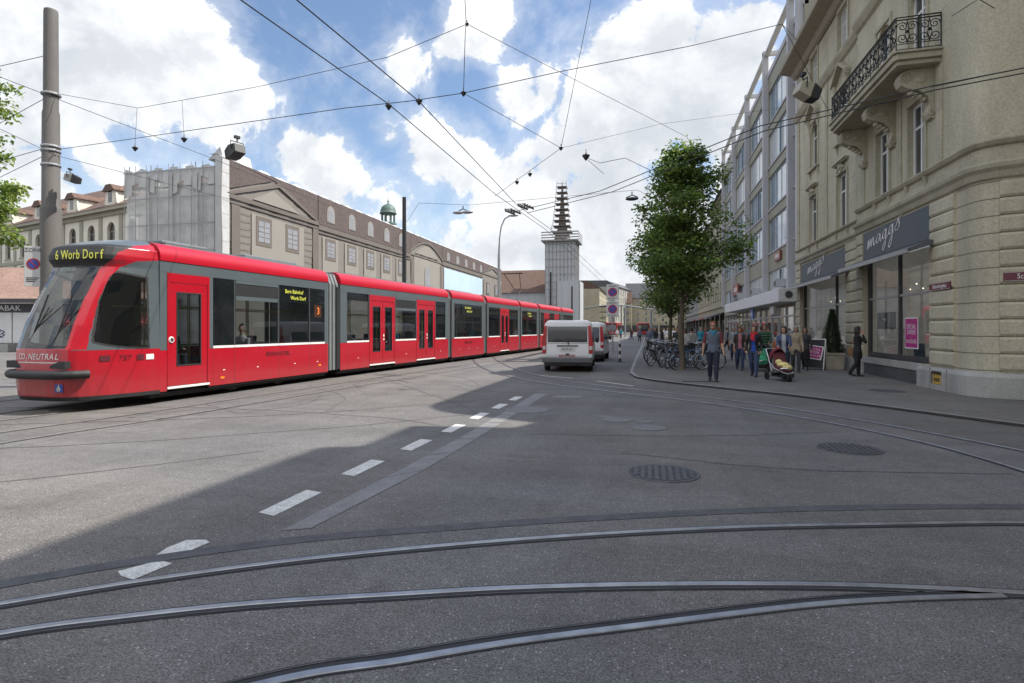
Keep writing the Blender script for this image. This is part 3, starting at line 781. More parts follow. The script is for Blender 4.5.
for k, (yy, zz) in enumerate(((36.5,4.5),(44.5,4.5),(51.5,4.6))):
    m = MB(); m.box(OX-.6,yy,zz-.35,OX-.02,yy+.75,zz+.1); m.box(OX-.62,yy+.1,zz-.3,OX-.6,yy+.65,zz+.0,1); opart(m, 'air_unit', [FIN, DKFR])
m = MB(); m.box(OX-1.05,33.7,3.12,OX+.02,56.2,3.86); opart(m, 'canopy', mat('canopy_white', (.62,.63,.64), .45, var=.08, scale=.5, world=True), bevel=.02)
m = MB(); m.lathe([(.16,0),(.2,0),(.2,.01),(.16,.01)], 20, 0, rot(x=R(90), t=(OX-.52,33.69,3.5)))
for k in range(3): m.box(OX-.60+k*.06,33.684,3.42+k*.03,OX-.56+k*.06,33.69,3.58)
opart(m, 'emblem', DKFR)
# ground-floor shopfront of the office block
m = MB(); k = 0
for yy in [33.4+i*2.04 for i in range(16)]: m.box(OX+.12,yy-.05,.35,OX+.24,yy+.05,3.0)
m.box(OX+.12,33.4,2.35,OX+.24,64,2.45); fr_ = opart(m, 'shop_frame', ALU)
m = MB(); m.poly([(OX+.2,33.4,.35),(OX+.2,64,.35),(OX+.2,64,3),(OX+.2,33.4,3)]); opart(m, 'pane', SHOPGL, fr_)
m = MB(); m.poly([(OX+2.5,33,0),(OX+2.5,64.3,0),(OX+2.5,64.3,3.1),(OX+2.5,33,3.1)], 0); m.poly([(OX+.3,33,3.05),(OX+2.5,33,3.05),(OX+2.5,64.3,3.05),(OX+.3,64.3,3.05)], 0)
for q in range(90):
    yy = rnd.uniform(33.6,63); zz = rnd.choice((.35,.9,1.5)); w_ = rnd.uniform(.1,.4); m.box(OX+rnd.uniform(.8,2.2),yy-w_,zz,OX+2.3,yy+w_,zz+rnd.uniform(.2,.7),1+rnd.randrange(6))
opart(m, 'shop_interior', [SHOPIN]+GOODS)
def facade_sign(label, x, y, z, w, h, col, txt=None):
    t = thing('wall_sign', label, 'sign', (x, y, z))
    m = MB(); m.box(-.06,-w/2,-h/2,.06,w/2,h/2); m.build('panel', mat('sign_panel', col, .4, var=.15), t, bevel=.01)
    m = MB()
    for k in range(3): m.box(-.066,-w*.3+k*w*.22,-h*.22,-.061,-w*.18+k*w*.22,h*.2)
    m.build('emblem', WHITE, t)
facade_sign('rust red sign panel above the white canopy of the office block', OX-.2, 55.2, 5.2, 2.8, 1.0, (.25,.05,.035))
facade_sign('blue sign with white mark hanging under the office canopy', OX-.6, 44.5, 2.7, 1.3, .7, (.06,.16,.42))
facade_sign('small white sign hanging under the near end of the canopy', OX-.6, 37.5, 2.75, 1.2, .5, (.5,.5,.5))
facade_sign('brown sign on a spandrel between two office window bands', OX-.08, 38.6, 6.2, 1.6, .55, (.22,.07,.05))

# ---- further houses on the right, older stone fronts
def terrace(label, y0, y1, h, floors, nwin, wallm, roofm, X=8.0, depth=10, face=-1, zbase=4.4, name='town_house', awn=None, wfr=None, roofh=2.6, winw=1.1):
    t = thing(name, label, 'building', (X, (y0+y1)/2, 0))
    Mx = Matrix(((0,-face,0,X),(1,0,0,0),(0,0,1,0),(0,0,0,1)))
    inv = Matrix.Translation(-Vector(t.location))
    def part(mb, nm, mm, **k):
        o = mb.build(nm, mm, None, **k); o.parent = t; o.matrix_parent_inverse = inv; return o
    ops = []; fh = (h-zbase)/floors; bw = (y1-y0)/nwin
    for f in range(floors):
        for i in range(nwin):
            c = y0+bw*(i+.5); ops.append((c-winw/2, c+winw/2, zbase+f*fh+fh*.22, zbase+f*fh+fh*.82))
    gops = []
    ng = max(2, nwin//2); gw = (y1-y0)/ng
    for i in range(ng): gops.append((y0+gw*i+.35, y0+gw*(i+1)-.35, .3, zbase-1.1))
    m = MB(); wall_open(m, y0, y1, 0, h, ops+gops, .25, 0, Mx)
    ex = X-face*depth
    for yy in (y0, y1): m.poly([(X,yy,0),(ex,yy,0),(ex,yy,h),(X,yy,h)])
    part(m, 'wall', wallm)
    m = MB()
    for z in (zbase-.35, h-.2):
        m.box(X+face*.2, y0, z, X, y1, z+.22)
    for f in range(floors): 
        for i in range(nwin):
            o = ops[f*nwin+i]; m.box(X+face*.12,o[0]-.15,o[2]-.12,X,o[1]+.15,o[2]-.01)
    part(m, 'moulding', wallm)
    m = MB(); m.prism([(X+face*.5,h+.02),(X+face*.5,h+.12),(X-face*depth*.3,h+roofh),(X-face*depth,h+roofh+.2),(X-face*depth,h+.02)], 'y', y0+.01, y1-.01)
    part(m, 'roof', roofm)
    for o in ops:
        w_ = window(t, Mx, *o[:4], depth=.18, fr=.08, mull=1, trans=(.7,), fm=wfr); w_.matrix_parent_inverse = inv
    for o in gops:
        w_ = window(t, Mx, *o[:4], depth=.2, fr=.1, mull=1, trans=(.75,), fm=DKFR, name='shop_window'); w_.matrix_parent_inverse = inv
    if awn:
        for i, o in enumerate(gops):
            a = MB(); a.prism([(X+face*.02,zbase-.95),(X+face*1.4,zbase-1.45),(X+face*1.4,zbase-1.6),(X+face*.02,zbase-1.05)], 'y', o[0], o[1]); part(a, 'awning', awn[i % len(awn)])
    return t
SLATE = bpy.data.materials['slate_roof']
TILE = mat('brown_tile_roof', (.115,.07,.052), .85, var=.25, scale=1.5, var2=.35, bscale=9, world=True)
STONEB = mat('beige_stone', (.34,.31,.23), .85, var=.12, scale=.6, world=True)
STONEC = mat('yellow_stone', (.37,.33,.24), .85, var=.12, scale=.6, world=True)
STONED = mat('grey_stone', (.30,.29,.26), .85, var=.12, scale=.6, world=True)
AWN = [mat('awning_%s' % n, c, .8) for n, c in (('dark',(.06,.06,.065)),('grey',(.2,.2,.2)),('red',(.25,.04,.03)))]
terrace('tall beige stone house directly beyond the finned office block', 64.45, 79, 16.5, 4, 6, STONEB, SLATE, awn=AWN)
terrace('yellowish stone house beyond the tall beige one on the right', 79.05, 97, 15.2, 4, 7, STONEC, SLATE, awn=AWN[1:])
terrace('grey stone house farthest along the right pavement', 97.05, 128, 14.5, 4, 11, STONED, SLATE, awn=AWN)

# ------------------------------------------------------------------ the red tram
RED = mat('tram_red', (.40,.0055,.018), .24, var=.05, scale=.8, coat=.6, var2=.03, bscale=6)
_nt = RED.node_tree; _p = [n for n in _nt.nodes if n.type == 'BSDF_PRINCIPLED'][0]; _src = _p.inputs['Base Color'].links[0].from_socket
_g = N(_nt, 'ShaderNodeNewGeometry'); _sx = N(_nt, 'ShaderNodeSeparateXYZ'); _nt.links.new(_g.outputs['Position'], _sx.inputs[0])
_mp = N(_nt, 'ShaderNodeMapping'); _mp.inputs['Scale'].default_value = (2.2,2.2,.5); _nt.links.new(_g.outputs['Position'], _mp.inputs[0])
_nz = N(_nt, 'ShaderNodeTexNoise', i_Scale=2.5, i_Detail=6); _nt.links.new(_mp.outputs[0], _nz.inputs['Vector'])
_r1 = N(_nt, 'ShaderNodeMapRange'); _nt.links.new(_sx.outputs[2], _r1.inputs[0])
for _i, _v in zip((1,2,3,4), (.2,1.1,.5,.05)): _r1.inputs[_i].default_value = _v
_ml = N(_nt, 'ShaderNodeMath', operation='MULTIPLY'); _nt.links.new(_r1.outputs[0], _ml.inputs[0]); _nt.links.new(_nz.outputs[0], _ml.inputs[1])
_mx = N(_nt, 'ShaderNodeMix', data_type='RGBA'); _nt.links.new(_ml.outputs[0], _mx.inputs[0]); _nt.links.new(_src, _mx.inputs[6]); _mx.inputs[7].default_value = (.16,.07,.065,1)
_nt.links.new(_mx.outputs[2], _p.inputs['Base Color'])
REDROOF = mat('tram_red_roof', (.40,.006,.019), .34, var=.06, scale=.7)
TGREY = mat('tram_grey', (.085,.105,.115), .35, var=.06, scale=1, coat=.2)
TROOF = mat('tram_roof_grey', (.16,.175,.19), .5, var=.15)
RUBBER = mat('black_rubber', (.018,.018,.02), .6, var=.2)
BELLOW = mat('bellows', (.16,.175,.18), .6, var=.1, scale=3)
STRIPE = mat('white_stripe', (.75,.74,.72), .4, var=.04)
TGLASS = glass_clear('tram_glass', (.62,.65,.65), .95, .12, (.015,.02,.022))
TGLASSD = glass_dark('tram_dark_glass', (.010,.012,.014), spec=.6)
WGLASS = glass_clear('windscreen_glass', (.62,.66,.65), .95, .12, (.05,.055,.055))
INTER = mat('tram_interior', (.19,.195,.20), .7, var=.2)
SEAT = mat('tram_seat', (.05,.045,.06), .8, var=.3, scale=8)
LED = mat('led_amber', (.62,.62,.08), .5, var=.1, scale=30, emit=.3)
LEDO = mat('led_orange', (.8,.2,.03), .5, var=.05, emit=.5)
UNDER = mat('bogie_dark', (.03,.03,.032), .7, var=.4, scale=8)
STEELW = mat('wheel_steel', (.22,.20,.19), .45, .7, var=.3, scale=9)
LENS = mat('lamp_lens', (.7,.7,.72), .1, spec=.8)
DKLET = mat('dark_lettering', (.10,.012,.02), .5, var=.1)
ORANGE = mat('marker_lens', (.85,.25,.03), .25, var=.05)
tram = thing('tram', 'long red articulated low-floor tram with dark grey window band', 'tram', (-11.5, 8.5, 0))
HW = 1.15; ZB = .25
def section(px_start, L, heading):
    o = bpy.data.objects.new('car_section', None); return o
A1 = R(3.0); AX = R(4.9)
def near_hit(px, P, a):
    cx = (px-512)/569; th = math.atan(136/569)
    dx, dy = cx*math.cos(th)-math.sin(th), cx*math.sin(th)+math.cos(th)
    k = math.tan(a)
    t = (P[0]-k*P[1])/(dx-k*dy)
    return Vector((dx*t, dy*t))
seam = Vector((-10.3, 10.23))
ax1 = Vector((math.sin(A1), math.cos(A1))); rt1 = Vector((math.cos(A1), -math.sin(A1)))
ax = Vector((math.sin(AX), math.cos(AX))); rt = Vector((math.cos(AX), -math.sin(AX)))
SL = [7.9, 8.5, 4.25, 5.9, 4.2, 6.9, 5.6]       # section lengths
GAP = [.67,.42,.52,.36,.52,.42]
P0 = seam - ax1*1.75                           # near edge of section 1 at its nose
origins = [(P0 - rt1*HW, A1)]
Pn = P0 + ax1*SL[0] + (ax1+ax).normalized()*GAP[0]
for i in range(1, 7):
    origins.append((Pn - rt*HW, AX)); Pn = Pn + ax*(SL[i] + (GAP[i] if i < 6 else 0))

def side_panels(sec, L, y0, doors, windows, end_cap, rail_cab=False):
    """straight body from y0 to L; doors: (a,b,leaves); windows: (a,b,kind)"""
    body = MB(); grey = MB(); stripe = MB(); inner = MB()
    cuts = sorted([(a, b) for a, b, *_ in doors])
    for s in (-1, 1):
        def bx(mb, a, z0, b, z1, t0=0, t1=.05, mi=0):
            x0, x1 = sorted((s*(HW-t1), s*(HW-t0))); mb.box(x0, a, z0, x1, b, z1, mi)
        u = y0
        dl = doors if s == 1 else []
        for a, b, n in sorted(dl)+[(L, L, 0)]:
            if a-u > .02:
                bx(body, u, ZB, a, 1.15, 0); bx(body, u, ZB-.05, a, ZB-.004, .03, .12, 1)
            u = b
        # window pillars: fill where there is neither window nor door
        ops = sorted([(a, b) for a, b, *_ in windows] + [(a, b) for a, b, *_ in dl])
        u = y0
        for a, b in ops+[(L, L)]:
            if a-u > .015: bx(grey, u, 1.152, a, 2.86, .002)
            u = max(u, b)
        bx(grey, y0, 2.862, L, 3.12, .002)
        for a, b, *_ in windows: bx(stripe, a, 1.156, b, 1.215, -.006, .04)
        if s == -1:
            for a, b, *_ in doors: pass
    # panel joints of the skirt
    for a, b, *k in windows:
        n = max(1, round((b-a)/1.3))
        for i in range(n): body.box(HW-.01, a+(b-a)*(i+.5)/n-.035, .60, HW+.004, a+(b-a)*(i+.5)/n+.035, .622, 2)
    body.box(HW-.01, y0+.02, .606, HW+.0015, L-.02, .612, 1) if not doors else None
    for yy in [a for a, b, *_ in windows]+[b for a, b, *_ in windows]: body.box(HW-.01, yy-.004, ZB+.02, HW+.0012, yy+.004, 1.14, 1)
    o = body.build('lower_panel', [RED, RUBBER, STRIPE], sec, bevel=.006)
    grey.build('window_band', TGREY, sec, bevel=.006)
    stripe.build('white_stripe', STRIPE, sec)
    # roof: rounded red flank, grey top
    r = MB()
    prof = [(HW+.012,3.115),(HW+.018,3.20),(HW-.01,3.32),(HW-.08,3.42),(HW-.18,3.49),(HW-.30,3.52)]
    for s in (-1, 1):
        vs = [(s*x, yy, z) for yy in (y0, L) for x, z in prof] + [(s*(HW-.30), yy, 3.115) for yy in (y0, L)]
        n = len(prof)
        fs = [(i, i+1, n+i+1, n+i) for i in range(n-1)]
        fs += [tuple(range(n))+(2*n,), tuple(range(n, 2*n))[::-1]+(2*n+1,), (0, n, 2*n+1, 2*n)]
        r.add(vs, fs, 0)
    r.box(-(HW-.30), y0, 3.40, HW-.30, L, 3.50, 1)
    r.box(-.62, y0+.6, 3.50, .62, L-.5, 3.585, 1)
    r.build('roof', [REDROOF, TROOF], sec, smooth=40)
    # interior: floor, ceiling, end walls and seats
    inner.box(-HW+.06, y0, .30, HW-.06, L, .36); inner.box(-HW+.06, y0, 2.80, HW-.06, L, 2.86)
    for a, b, *k in windows:
        for yy in [a+.5+.85*i for i in range(int((b-a-.3)/.85))]:
            for xs in (-.85, .42):
                inner.box(xs, yy, .78, xs+.44, yy+.42, .88, 1); inner.box(xs, yy+.36, .86, xs+.44, yy+.44, 1.42, 1)
    for yy in [y0+1.0+1.9*i for i in range(int((L-y0-.6)/1.9))]:
        inner.tube([(-.45,yy,.36),(-.45,yy,2.8)], .018, 6, 2); inner.tube([(.5,yy+.4,.36),(.5,yy+.4,2.8)], .018, 6, 2)
    for xx in (-.45, .5): inner.tube([(xx,y0+.2,2.15),(xx,L-.2,2.15)], .016, 6, 2)
    inner.build('interior', [INTER, SEAT, mat('grab_pole', (.5,.42,.1), .4)], sec)
    for a, b, kind in windows:
        for s in (-1, 1):
            if kind == 'dark' and s == 1: continue
            p = MB(); p.poly([(s*(HW-.02),a,1.215),(s*(HW-.02),b,1.215),(s*(HW-.02),b,2.862),(s*(HW-.02),a,2.862)])
            p.build('window', TGLASS, sec)
        if kind == 'dark':
            p = MB(); p.box(HW-.03, a, 1.215, HW-.004, b, 2.862); p.build('window', TGLASSD, sec)
        f = MB()
        f.box(HW-.03,a,1.215,HW-.006,a+.03,2.862); f.box(HW-.03,b-.03,1.215,HW-.006,b,2.862)
        if kind == 'hopper':
            f.box(HW-.03,a+.03,2.36,HW+.002,b-.03,2.46,1); f.box(HW-.03,a+.03,2.78,HW+.002,b-.03,2.862,1); f.box(HW-.03,a+.03,2.46,HW-.008,b-.03,2.78,0)
        f.build('window_frame', [RUBBER, TGREY], sec)
    for a, b, n in doors:
        d = MB(); gl = MB(); t0, t1 = HW-.05, HW+.012
        d.box(t0,a,2.66,t1,b,2.86); 
        d.box(t0,a,ZB+.10,t1,a+.06,2.66); d.box(t0,b-.06,ZB+.10,t1,b,2.66)
        lw = (b-a-.12)/n
        for k in range(n):
            p, q = a+.06+lw*k+.008, a+.06+lw*(k+1)-.008; e = .15 if n == 2 else .17
            d.box(t0,p,ZB+.10,t1-.01,q,.78); d.box(t0,p,2.45,t1-.01,q,2.655); d.box(t0,p,.78,t1-.01,p+e,2.45); d.box(t0,q-e,.78,t1-.01,q,2.45)
            for (y_0,z_0,y_1,z_1) in ((p+e,.78,p+e+.028,2.45),(q-e-.028,.78,q-e,2.45),(p+e+.028,.78,q-e-.028,.81),(p+e+.028,2.42,q-e-.028,2.45)):
                d.box(t0+.004,y_0,z_0,t1-.004,y_1,z_1,1)
            gl.poly([(HW-.018,p+e,.8),(HW-.018,q-e,.8),(HW-.018,q-e,2.44),(HW-.018,p+e,2.44)])
        d.box(HW-.045,(a+b)/2-.008,ZB+.1,HW-.03,(a+b)/2+.008,2.66,1)
        d.box(t0,a,ZB+.04,t1+.004,b,ZB+.09,2)
        if n == 2: d.box(HW,(a+b)/2+.03,1.33,HW+.014,(a+b)/2+.10,1.42,2); d.box(HW,(a+b)/2+.03,1.20,HW+.014,(a+b)/2+.10,1.27,2)
        d.build('door', [RED, RUBBER, STRIPE], sec, bevel=.005); gl.build('door_pane', TGLASS, sec)

def bogie(sec, y):
    m = MB()
    for yy in (y-.9, y+.9):
        for s in (-1, 1):
            m.lathe([(.02,-.06),(.27,-.06),(.29,-.05),(.29,.04),(.31,.05),(.31,.07),(.12,.08),(.05,.05),(.02,.05)], 20, 1, rot(y=R(90)*s, t=(s*.56,yy,.30)))
        m.tube([(-.6,yy,.3),(.6,yy,.3)], .06, 8, 0)
    for s in (-1, 1):
        m.box(s*.75-.06,y-1.3,.22,s*.75+.06,y+1.3,.42,0)
        for k in range(4): m.box(s*.86-.08,y-.9+k*.55,.13,s*.86+.08,y-.6+k*.55,.30,0)
    m.build('bogie', [UNDER, STEELW], sec, smooth=40)
def new_section(i, name='car_section'):
    (c, a) = origins[i]
    m = MB(); L = SL[i]; y0 = 1.75 if i == 0 else 0
    m.box(-HW+.1, y0-.1 if i == 0 else 0, .12, HW-.14, L, .22); m.box(-HW+.18, y0+.5, .22, HW-.2, L-.2, .30)
    o = m.build(name, UNDER, tram)
    o.location = (c.x+11.5, c.y-8.5, 0); o.rotation_euler = (0,0,-a)
    return o
secs = [new_section(i) for i in range(7)]
# section 1
side_panels(secs[0], SL[0], 1.75, [(1.93,3.10,1)], [(3.22,3.90,'dark'),(3.92,5.55,'hopper'),(5.57,6.95,'plain'),(6.97,7.72,'dark')], True)
side_panels(secs[1], SL[1], 0, [(1.75,3.55,2),(5.35,7.1,2)], [(.38,1.72,'plain'),(3.6,5.3,'hopper'),(7.15,8.2,'plain')], True)
side_panels(secs[2], SL[2], 0, [], [(.3,3.95,'plain')], True)
side_panels(secs[3], SL[3], 0, [(2.2,3.8,2)], [(.25,2.15,'plain'),(3.85,5.65,'plain')], True)
side_panels(secs[4], SL[4], 0, [], [(.3,3.9,'plain')], True)
side_panels(secs[5], SL[5], 0, [(1.2,2.8,2),(4.4,6.0,2)], [(.25,1.15,'plain'),(2.85,4.35,'plain'),(6.05,6.65,'plain')], True)
side_panels(secs[6], SL[6]-1.2, 0, [], [(.3,4.2,'plain')], True)
for i, y in ((0,5.3),(2,2.1),(4,2.1),(6,2.4)): bogie(secs[i], y)
m = MB(); pr = [(-1.1,4.4),(1.1,4.4),(.98,5.1),(.7,5.5),(-.7,5.5),(-.98,5.1)]; m.prism(pr, 'z', ZB, 3.45); m.build('rear_cab', RED, secs[6], bevel=.08)
# articulation bellows
for i in range(6):
    g_ = GAP[i]; L = SL[i]; m = MB(); n = 7
    w_ = HW-.02
    for k in range(n):
        ya = L+.01+(g_-.02)*k/n; yb = ya+(g_-.02)/n*.9; z0, z1 = .28, 3.42
        ww = w_ - (.0 if k % 2 else .03)
        m.prism([(-ww,z0),(ww,z0),(ww,3.08),(ww-.14,z1),(-ww+.14,z1),(-ww,3.08)], 'y', ya, yb)
    m.build('bellows', BELLOW, secs[i], bevel=.01)
    for s in (-1, 1):
        m = MB(); m.box(s*HW-.03 if s < 0 else HW-.03, L+g_*.72, .3, s*HW+.03 if s < 0 else HW+.006, L+g_*.98, 3.0)
        m.build('gap_edge', RUBBER, secs[i])
# --- cab nose as a fine shell, materials by region
WPLAN = [(0,.0),(.004,.28),(.02,.46),(.06,.60),(.12,.70),(.22,.79),(.40,.88),(.7,.98),(1.1,1.065),(1.45,1.125),(1.75,1.15)]
OFF = [(.22,.10),(.32,.05),(.55,.02),(.72,.0),(1.22,.02),(1.30,.05),(1.7,.18),(2.2,.40),(2.6,.60),(2.9,.76),(2.96,.74),(3.05,.66),(3.15,.66),(3.32,.74),(3.36,.82),(3.45,1.05),(3.52,1.3)]
ZOUT = [(.10,1.22),(.22,1.35),(.42,2.0),(.60,2.45),(.80,2.85),(1.0,3.20),(1.35,3.38),(1.75,3.46)]
ZIN = [(.38,1.22),(.44,1.5),(.64,2.2),(.86,2.68),(1.05,2.90),(1.3,3.04),(1.75,3.105)]
ns, nz_ = 170, 380
plan = []
half = []
tot = 0
pp = [(s_, w_) for s_, w_ in WPLAN]
fine = []
for k in range(ns+1):
    q = k/ns
    # distribute along plan curve by width for the front, by depth for the side
    if q < .45: w_ = .79*(q/.45); s_ = None
    else: s_ = .22+(1.75-.22)*(q-.45)/.55; w_ = None
    if s_ is None:
        tab = sorted([(b, a) for a, b in WPLAN]); s_ = lerp_table(tab, w_)
    else: w_ = lerp_table(WPLAN, s_)
    half.append((s_, w_))
contour = [(s_, -w_) for s_, w_ in half[::-1]] + half[1:]
nc = len(contour); vs = []; zz = [.22+(3.52-.22)*k/nz_ for k in range(nz_+1)]
def narrow(z): return lerp_table([(.22,.0),(1.2,.0),(2.9,-.03),(3.12,-.02),(3.3,-.06),(3.42,-.16),(3.52,-.36)], z)
for z in zz:
    of = lerp_table(OFF, z); nw = narrow(z)
    for s_, w_ in contour:
        sy = of + s_*(1.75-of)/1.75
        fade = min(1, s_/1.75) 
        ww = w_*(1+nw/1.15)
        vs.append((ww, sy, z))
fs = []; mi = []
def region(x, y, z, s_):
    front = abs(x) < .80 and s_ < .2
    if z < 1.20:
        if z < .30: return 2
        return 0
    zo, zi = lerp_table(ZOUT, y - .0), lerp_table(ZIN, y)
    side = s_ > .16
    if side:
        if z > zo or y < .10:
            if z < 2.92: return 1 if abs(x) < .655 else 0
            return 2 if z < 3.36 else 3
        if z >= zi: return 0
        # below the red arch: grey surround with the side window cut into it
        top = lerp_table([(.5,2.5),(.85,2.78),(1.0,2.82),(1.55,2.72)], y); bot = lerp_table([(.40,1.36),(.7,1.27),(1.1,1.21),(1.6,1.19)], y)
        fe = lerp_table([(1.2,.44),(1.5,.47),(2.2,.62),(2.7,.82)], z)
        if bot < z < top and fe < y < 1.52:
            return 4 if (bot+.045 < z < top-.04 and fe+.04 < y < 1.48) else 2
        return 5
    if z < 1.235: return 0
    if z < 2.90: return 1 if abs(x) < .655 else 0
    return 2 if z < 3.36 else 3
gfs = []; sfs = []
for j in range(nz_):
    for i in range(nc-1):
        a = j*nc+i; f = (a, a+1, a+nc+1, a+nc)
        cx_ = sum(vs[q][0] for q in f)/4; cy_ = sum(vs[q][1] for q in f)/4; cz_ = sum(vs[q][2] for q in f)/4
        r_ = region(cx_, cy_, cz_, (contour[i][0]+contour[i+1][0])/2)
        if r_ == 1: gfs.append(f)
        elif r_ == 4: sfs.append(f)
        else: fs.append(f); mi.append({0:0,2:1,3:2,5:3}[r_])
def sub(vs, fs):
    idx = sorted({i for f in fs for i in f}); mp = {a: k for k, a in enumerate(idx)}
    return [vs[i] for i in idx], [tuple(mp[i] for i in f) for f in fs]
cab = MB(); cab.add(vs, fs); cab.m = mi
cabo = cab.build('cab', [RED, RUBBER, TGREY, TGREY], secs[0], smooth=55)
m = MB(); v2, f2 = sub(vs, gfs); m.add(v2, f2); m.build('windscreen', WGLASS, secs[0], smooth=60)
for s in (-1, 1):
    m = MB(); v2, f2 = sub(vs, [f for f in sfs if vs[f[0]][0]*s > 0]); m.add(v2, f2); m.build('cab_window', TGLASS, secs[0], smooth=60)
m = MB(); m.box(-.86,.8,.95,.86,1.6,1.2); m.box(-.62,.3,1.0,.62,.85,1.22); m.box(-.35,1.15,.4,.2,1.25,1.9,1); m.box(-.35,.75,.75,.2,1.2,.85,1)
m.box(-1.05,1.72,.3,1.05,1.74,1.15,2); m.box(-.85,1.2,2.84,.85,1.74,2.88,2); m.box(-.7,.4,.3,.7,1.7,.36,2)
m.build('cab_interior', [mat('dashboard', (.05,.052,.055), .6, var=.2), SEAT, INTER], secs[0])
m = MB()
for x0 in (-.3, .35): m.tube([(x0,.055,1.27),(x0+.28,.30,2.05)], .012, 5); m.tube([(x0+.10,.14,1.55),(x0+.34,.24,2.3)], .016, 5)
m.build('wiper', RUBBER, secs[0])
# bumper
m = MB()
bp = [(w_*1.035, s_-.075) for s_, w_ in contour if s_ < .45]
m.tube([(x, y, .74) for x, y in bp], .085, 10)
m.build('bumper', RUBBER, secs[0], smooth=50)
for s in (-1, 1):
    m = MB(); cx_ = s*.56
    m.prism([(cx_-.24*s,.86),(cx_+.22*s,.86),(cx_+.22*s,1.0),(cx_+.08*s,1.0),(cx_-.12*s,.93)], 'y', .02, .13); m.ball((s*.64,.07,.93), (.05,.03,.045), 10, 1)
    m.build('headlight', [RUBBER, LENS], secs[0])
# lettering on the front, curved nose: keep pieces short and tangent to the shell
def on_nose(x, z, off=.008):
    w_ = abs(x); tab = sorted([(b, a) for a, b in WPLAN]); s_ = lerp_table(tab, w_)
    of = lerp_table(OFF, z); return of + s_*(1.75-of)/1.75 - off
def nose_text(txt, size, x0, z, m_, shear=.2, sx=1.0, name='lettering', extra=.006, adv=None):
    x = x0
    for ch in txt:
        if ch == ' ': x += size*.32*sx; continue
        wd = adv or size*(.98 if ch in 'MW' else .30 if ch in 'I1' else .40 if ch in 'rf' else .66)*sx
        xc = x+wd/2; y = on_nose(xc, z, extra); y2 = on_nose(xc+.02, z, extra); y1 = on_nose(xc-.02, z, extra)
        zt = on_nose(xc, z+.02, extra); zb = on_nose(xc, z-.02, extra)
        yield ch, xc, y, (y2-y1)/.04, (zt-zb)/.04; x += wd
def put_text(txt, size, x0, z, m_, **k):
    sh = k.pop('shear', .2); sx = k.get('sx', 1)
    obs = []
    for ch, xc, y, dx, dz in nose_text(txt, size, x0, z, m_, **k):
        obs.append(text(ch, size, 'lettering', m_, None, frame_mat((xc, y, z), (1,dx,0), (0,dz,1)), shear=sh, sx=sx, extrude=.001))
    mb = MB()
    for o in obs:
        mb.add([tuple(v.co) for v in o.data.vertices], [tuple(p.vertices) for p in o.data.polygons]); bpy.data.objects.remove(o)
    return mb.build('lettering', m_, secs[0])
put_text('CO', .16, -.46, 1.08, STRIPE, sx=.9); put_text('2', .09, -.255, 1.03, STRIPE)
put_text('NEUTRAL', .165, -.17, 1.08, STRIPE, sx=.98)
m = MB()
for k in range(30):
    xa, xb = -.46+k*.034, -.435+k*.034; m.poly([(xa,on_nose(xa,.965,.006),.96),(xb,on_nose(xb,.965,.006),.96),(xb,on_nose(xb,.985,.006),.982),(xa,on_nose(xa,.985,.006),.982)])
m.build('small_print', STRIPE, secs[0])
put_text('6 Worb Dorf', .27, -.40, 3.13, LED, shear=.0, sx=.72, extra=.01)
m = MB(); x = .56; z = .48; y = on_nose(x, z, .007)
Mw = frame_mat((x, y, z), (1,(on_nose(x+.02,z)-on_nose(x-.02,z))/.04,0), (0,0,1))
m.box(-.075,-.075,0,.075,.075,.004,0,Mw); m.lathe([(.035,.005),(.045,.005)], 14, 1, Mw @ Matrix.Translation((-.01,-.02,0))); m.box(-.012,-.01,.004,.006,.05,.006,1,Mw); m.box(-.012,-.012,.004,.03,.004,.006,1,Mw); m.ball((-.004,.058,.004), (.011,.011,.002), 8, 1, Mw)
m.build('wheelchair_symbol', [mat('symbol_blue', (.02,.09,.42), .4), STRIPE], secs[0])
# fleet number and plaques beside the cab
def sidept(y, z): 
    w_ = lerp_table(WPLAN, y); return w_
def side_text(sec, txt, size, yc, z, m_, xo=None, shear=0, sx=1, label=None):
    if xo is None: xo = lerp_table(WPLAN, yc)+.012; sl = (lerp_table(WPLAN, yc+.1)-lerp_table(WPLAN, yc-.1))/.2
    else: sl = 0
    return text(txt, size, 'lettering', m_, sec, frame_mat((xo, yc, z), (sl,1,0), (0,0,1)), shear=shear, sx=sx, extrude=.001)
side_text(secs[0], '757', .15, 1.02, 1.03, DKLET, shear=.15, sx=1.1)
m = MB()
for yc, wd, q in ((.66,.09,0),(1.32,.07,0),(1.52,.085,1)):
    x = lerp_table(WPLAN, yc)+.010; x1 = lerp_table(WPLAN, yc-wd)+.010; x2 = lerp_table(WPLAN, yc+wd)+.010
    m.poly([(x1,yc-wd,.975),(x2,yc+wd,.975),(x2,yc+wd,1.09),(x1,yc-wd,1.09)], q)
m.build('plaque', [DKLET, STRIPE], secs[0])
side_text(secs[0], 'BERNMOBIL', .17, 5.55, .93, DKLET, xo=HW+.006, sx=1.1)
side_text(secs[2], 'BERNMOBIL', .17, 2.1, .93, DKLET, xo=HW+.006, sx=1.1)
for i, (a, b) in ((0,(5.6,6.92)),(2,(1.2,2.9)),(4,(1.2,2.9))):
    m = MB(); m.box(HW-.028, a, 2.38, HW-.004, b, 2.84); m.build('destination_display', TGLASSD, secs[i])
    c = (a+b)/2
    side_text(secs[i], 'Bern Bahnhof', .155, c-.02, 2.70, LED, xo=HW-.002, sx=.95)
    side_text(secs[i], 'Worb Dorf', .155, c+.16, 2.52, LED, xo=HW-.002, sx=.95)
m = MB(); m.box(HW-.004,7.18,1.98,HW-.0005,7.55,2.36); m.build('line_display', mat('display_black', (.05,.02,.012), .4), secs[0])
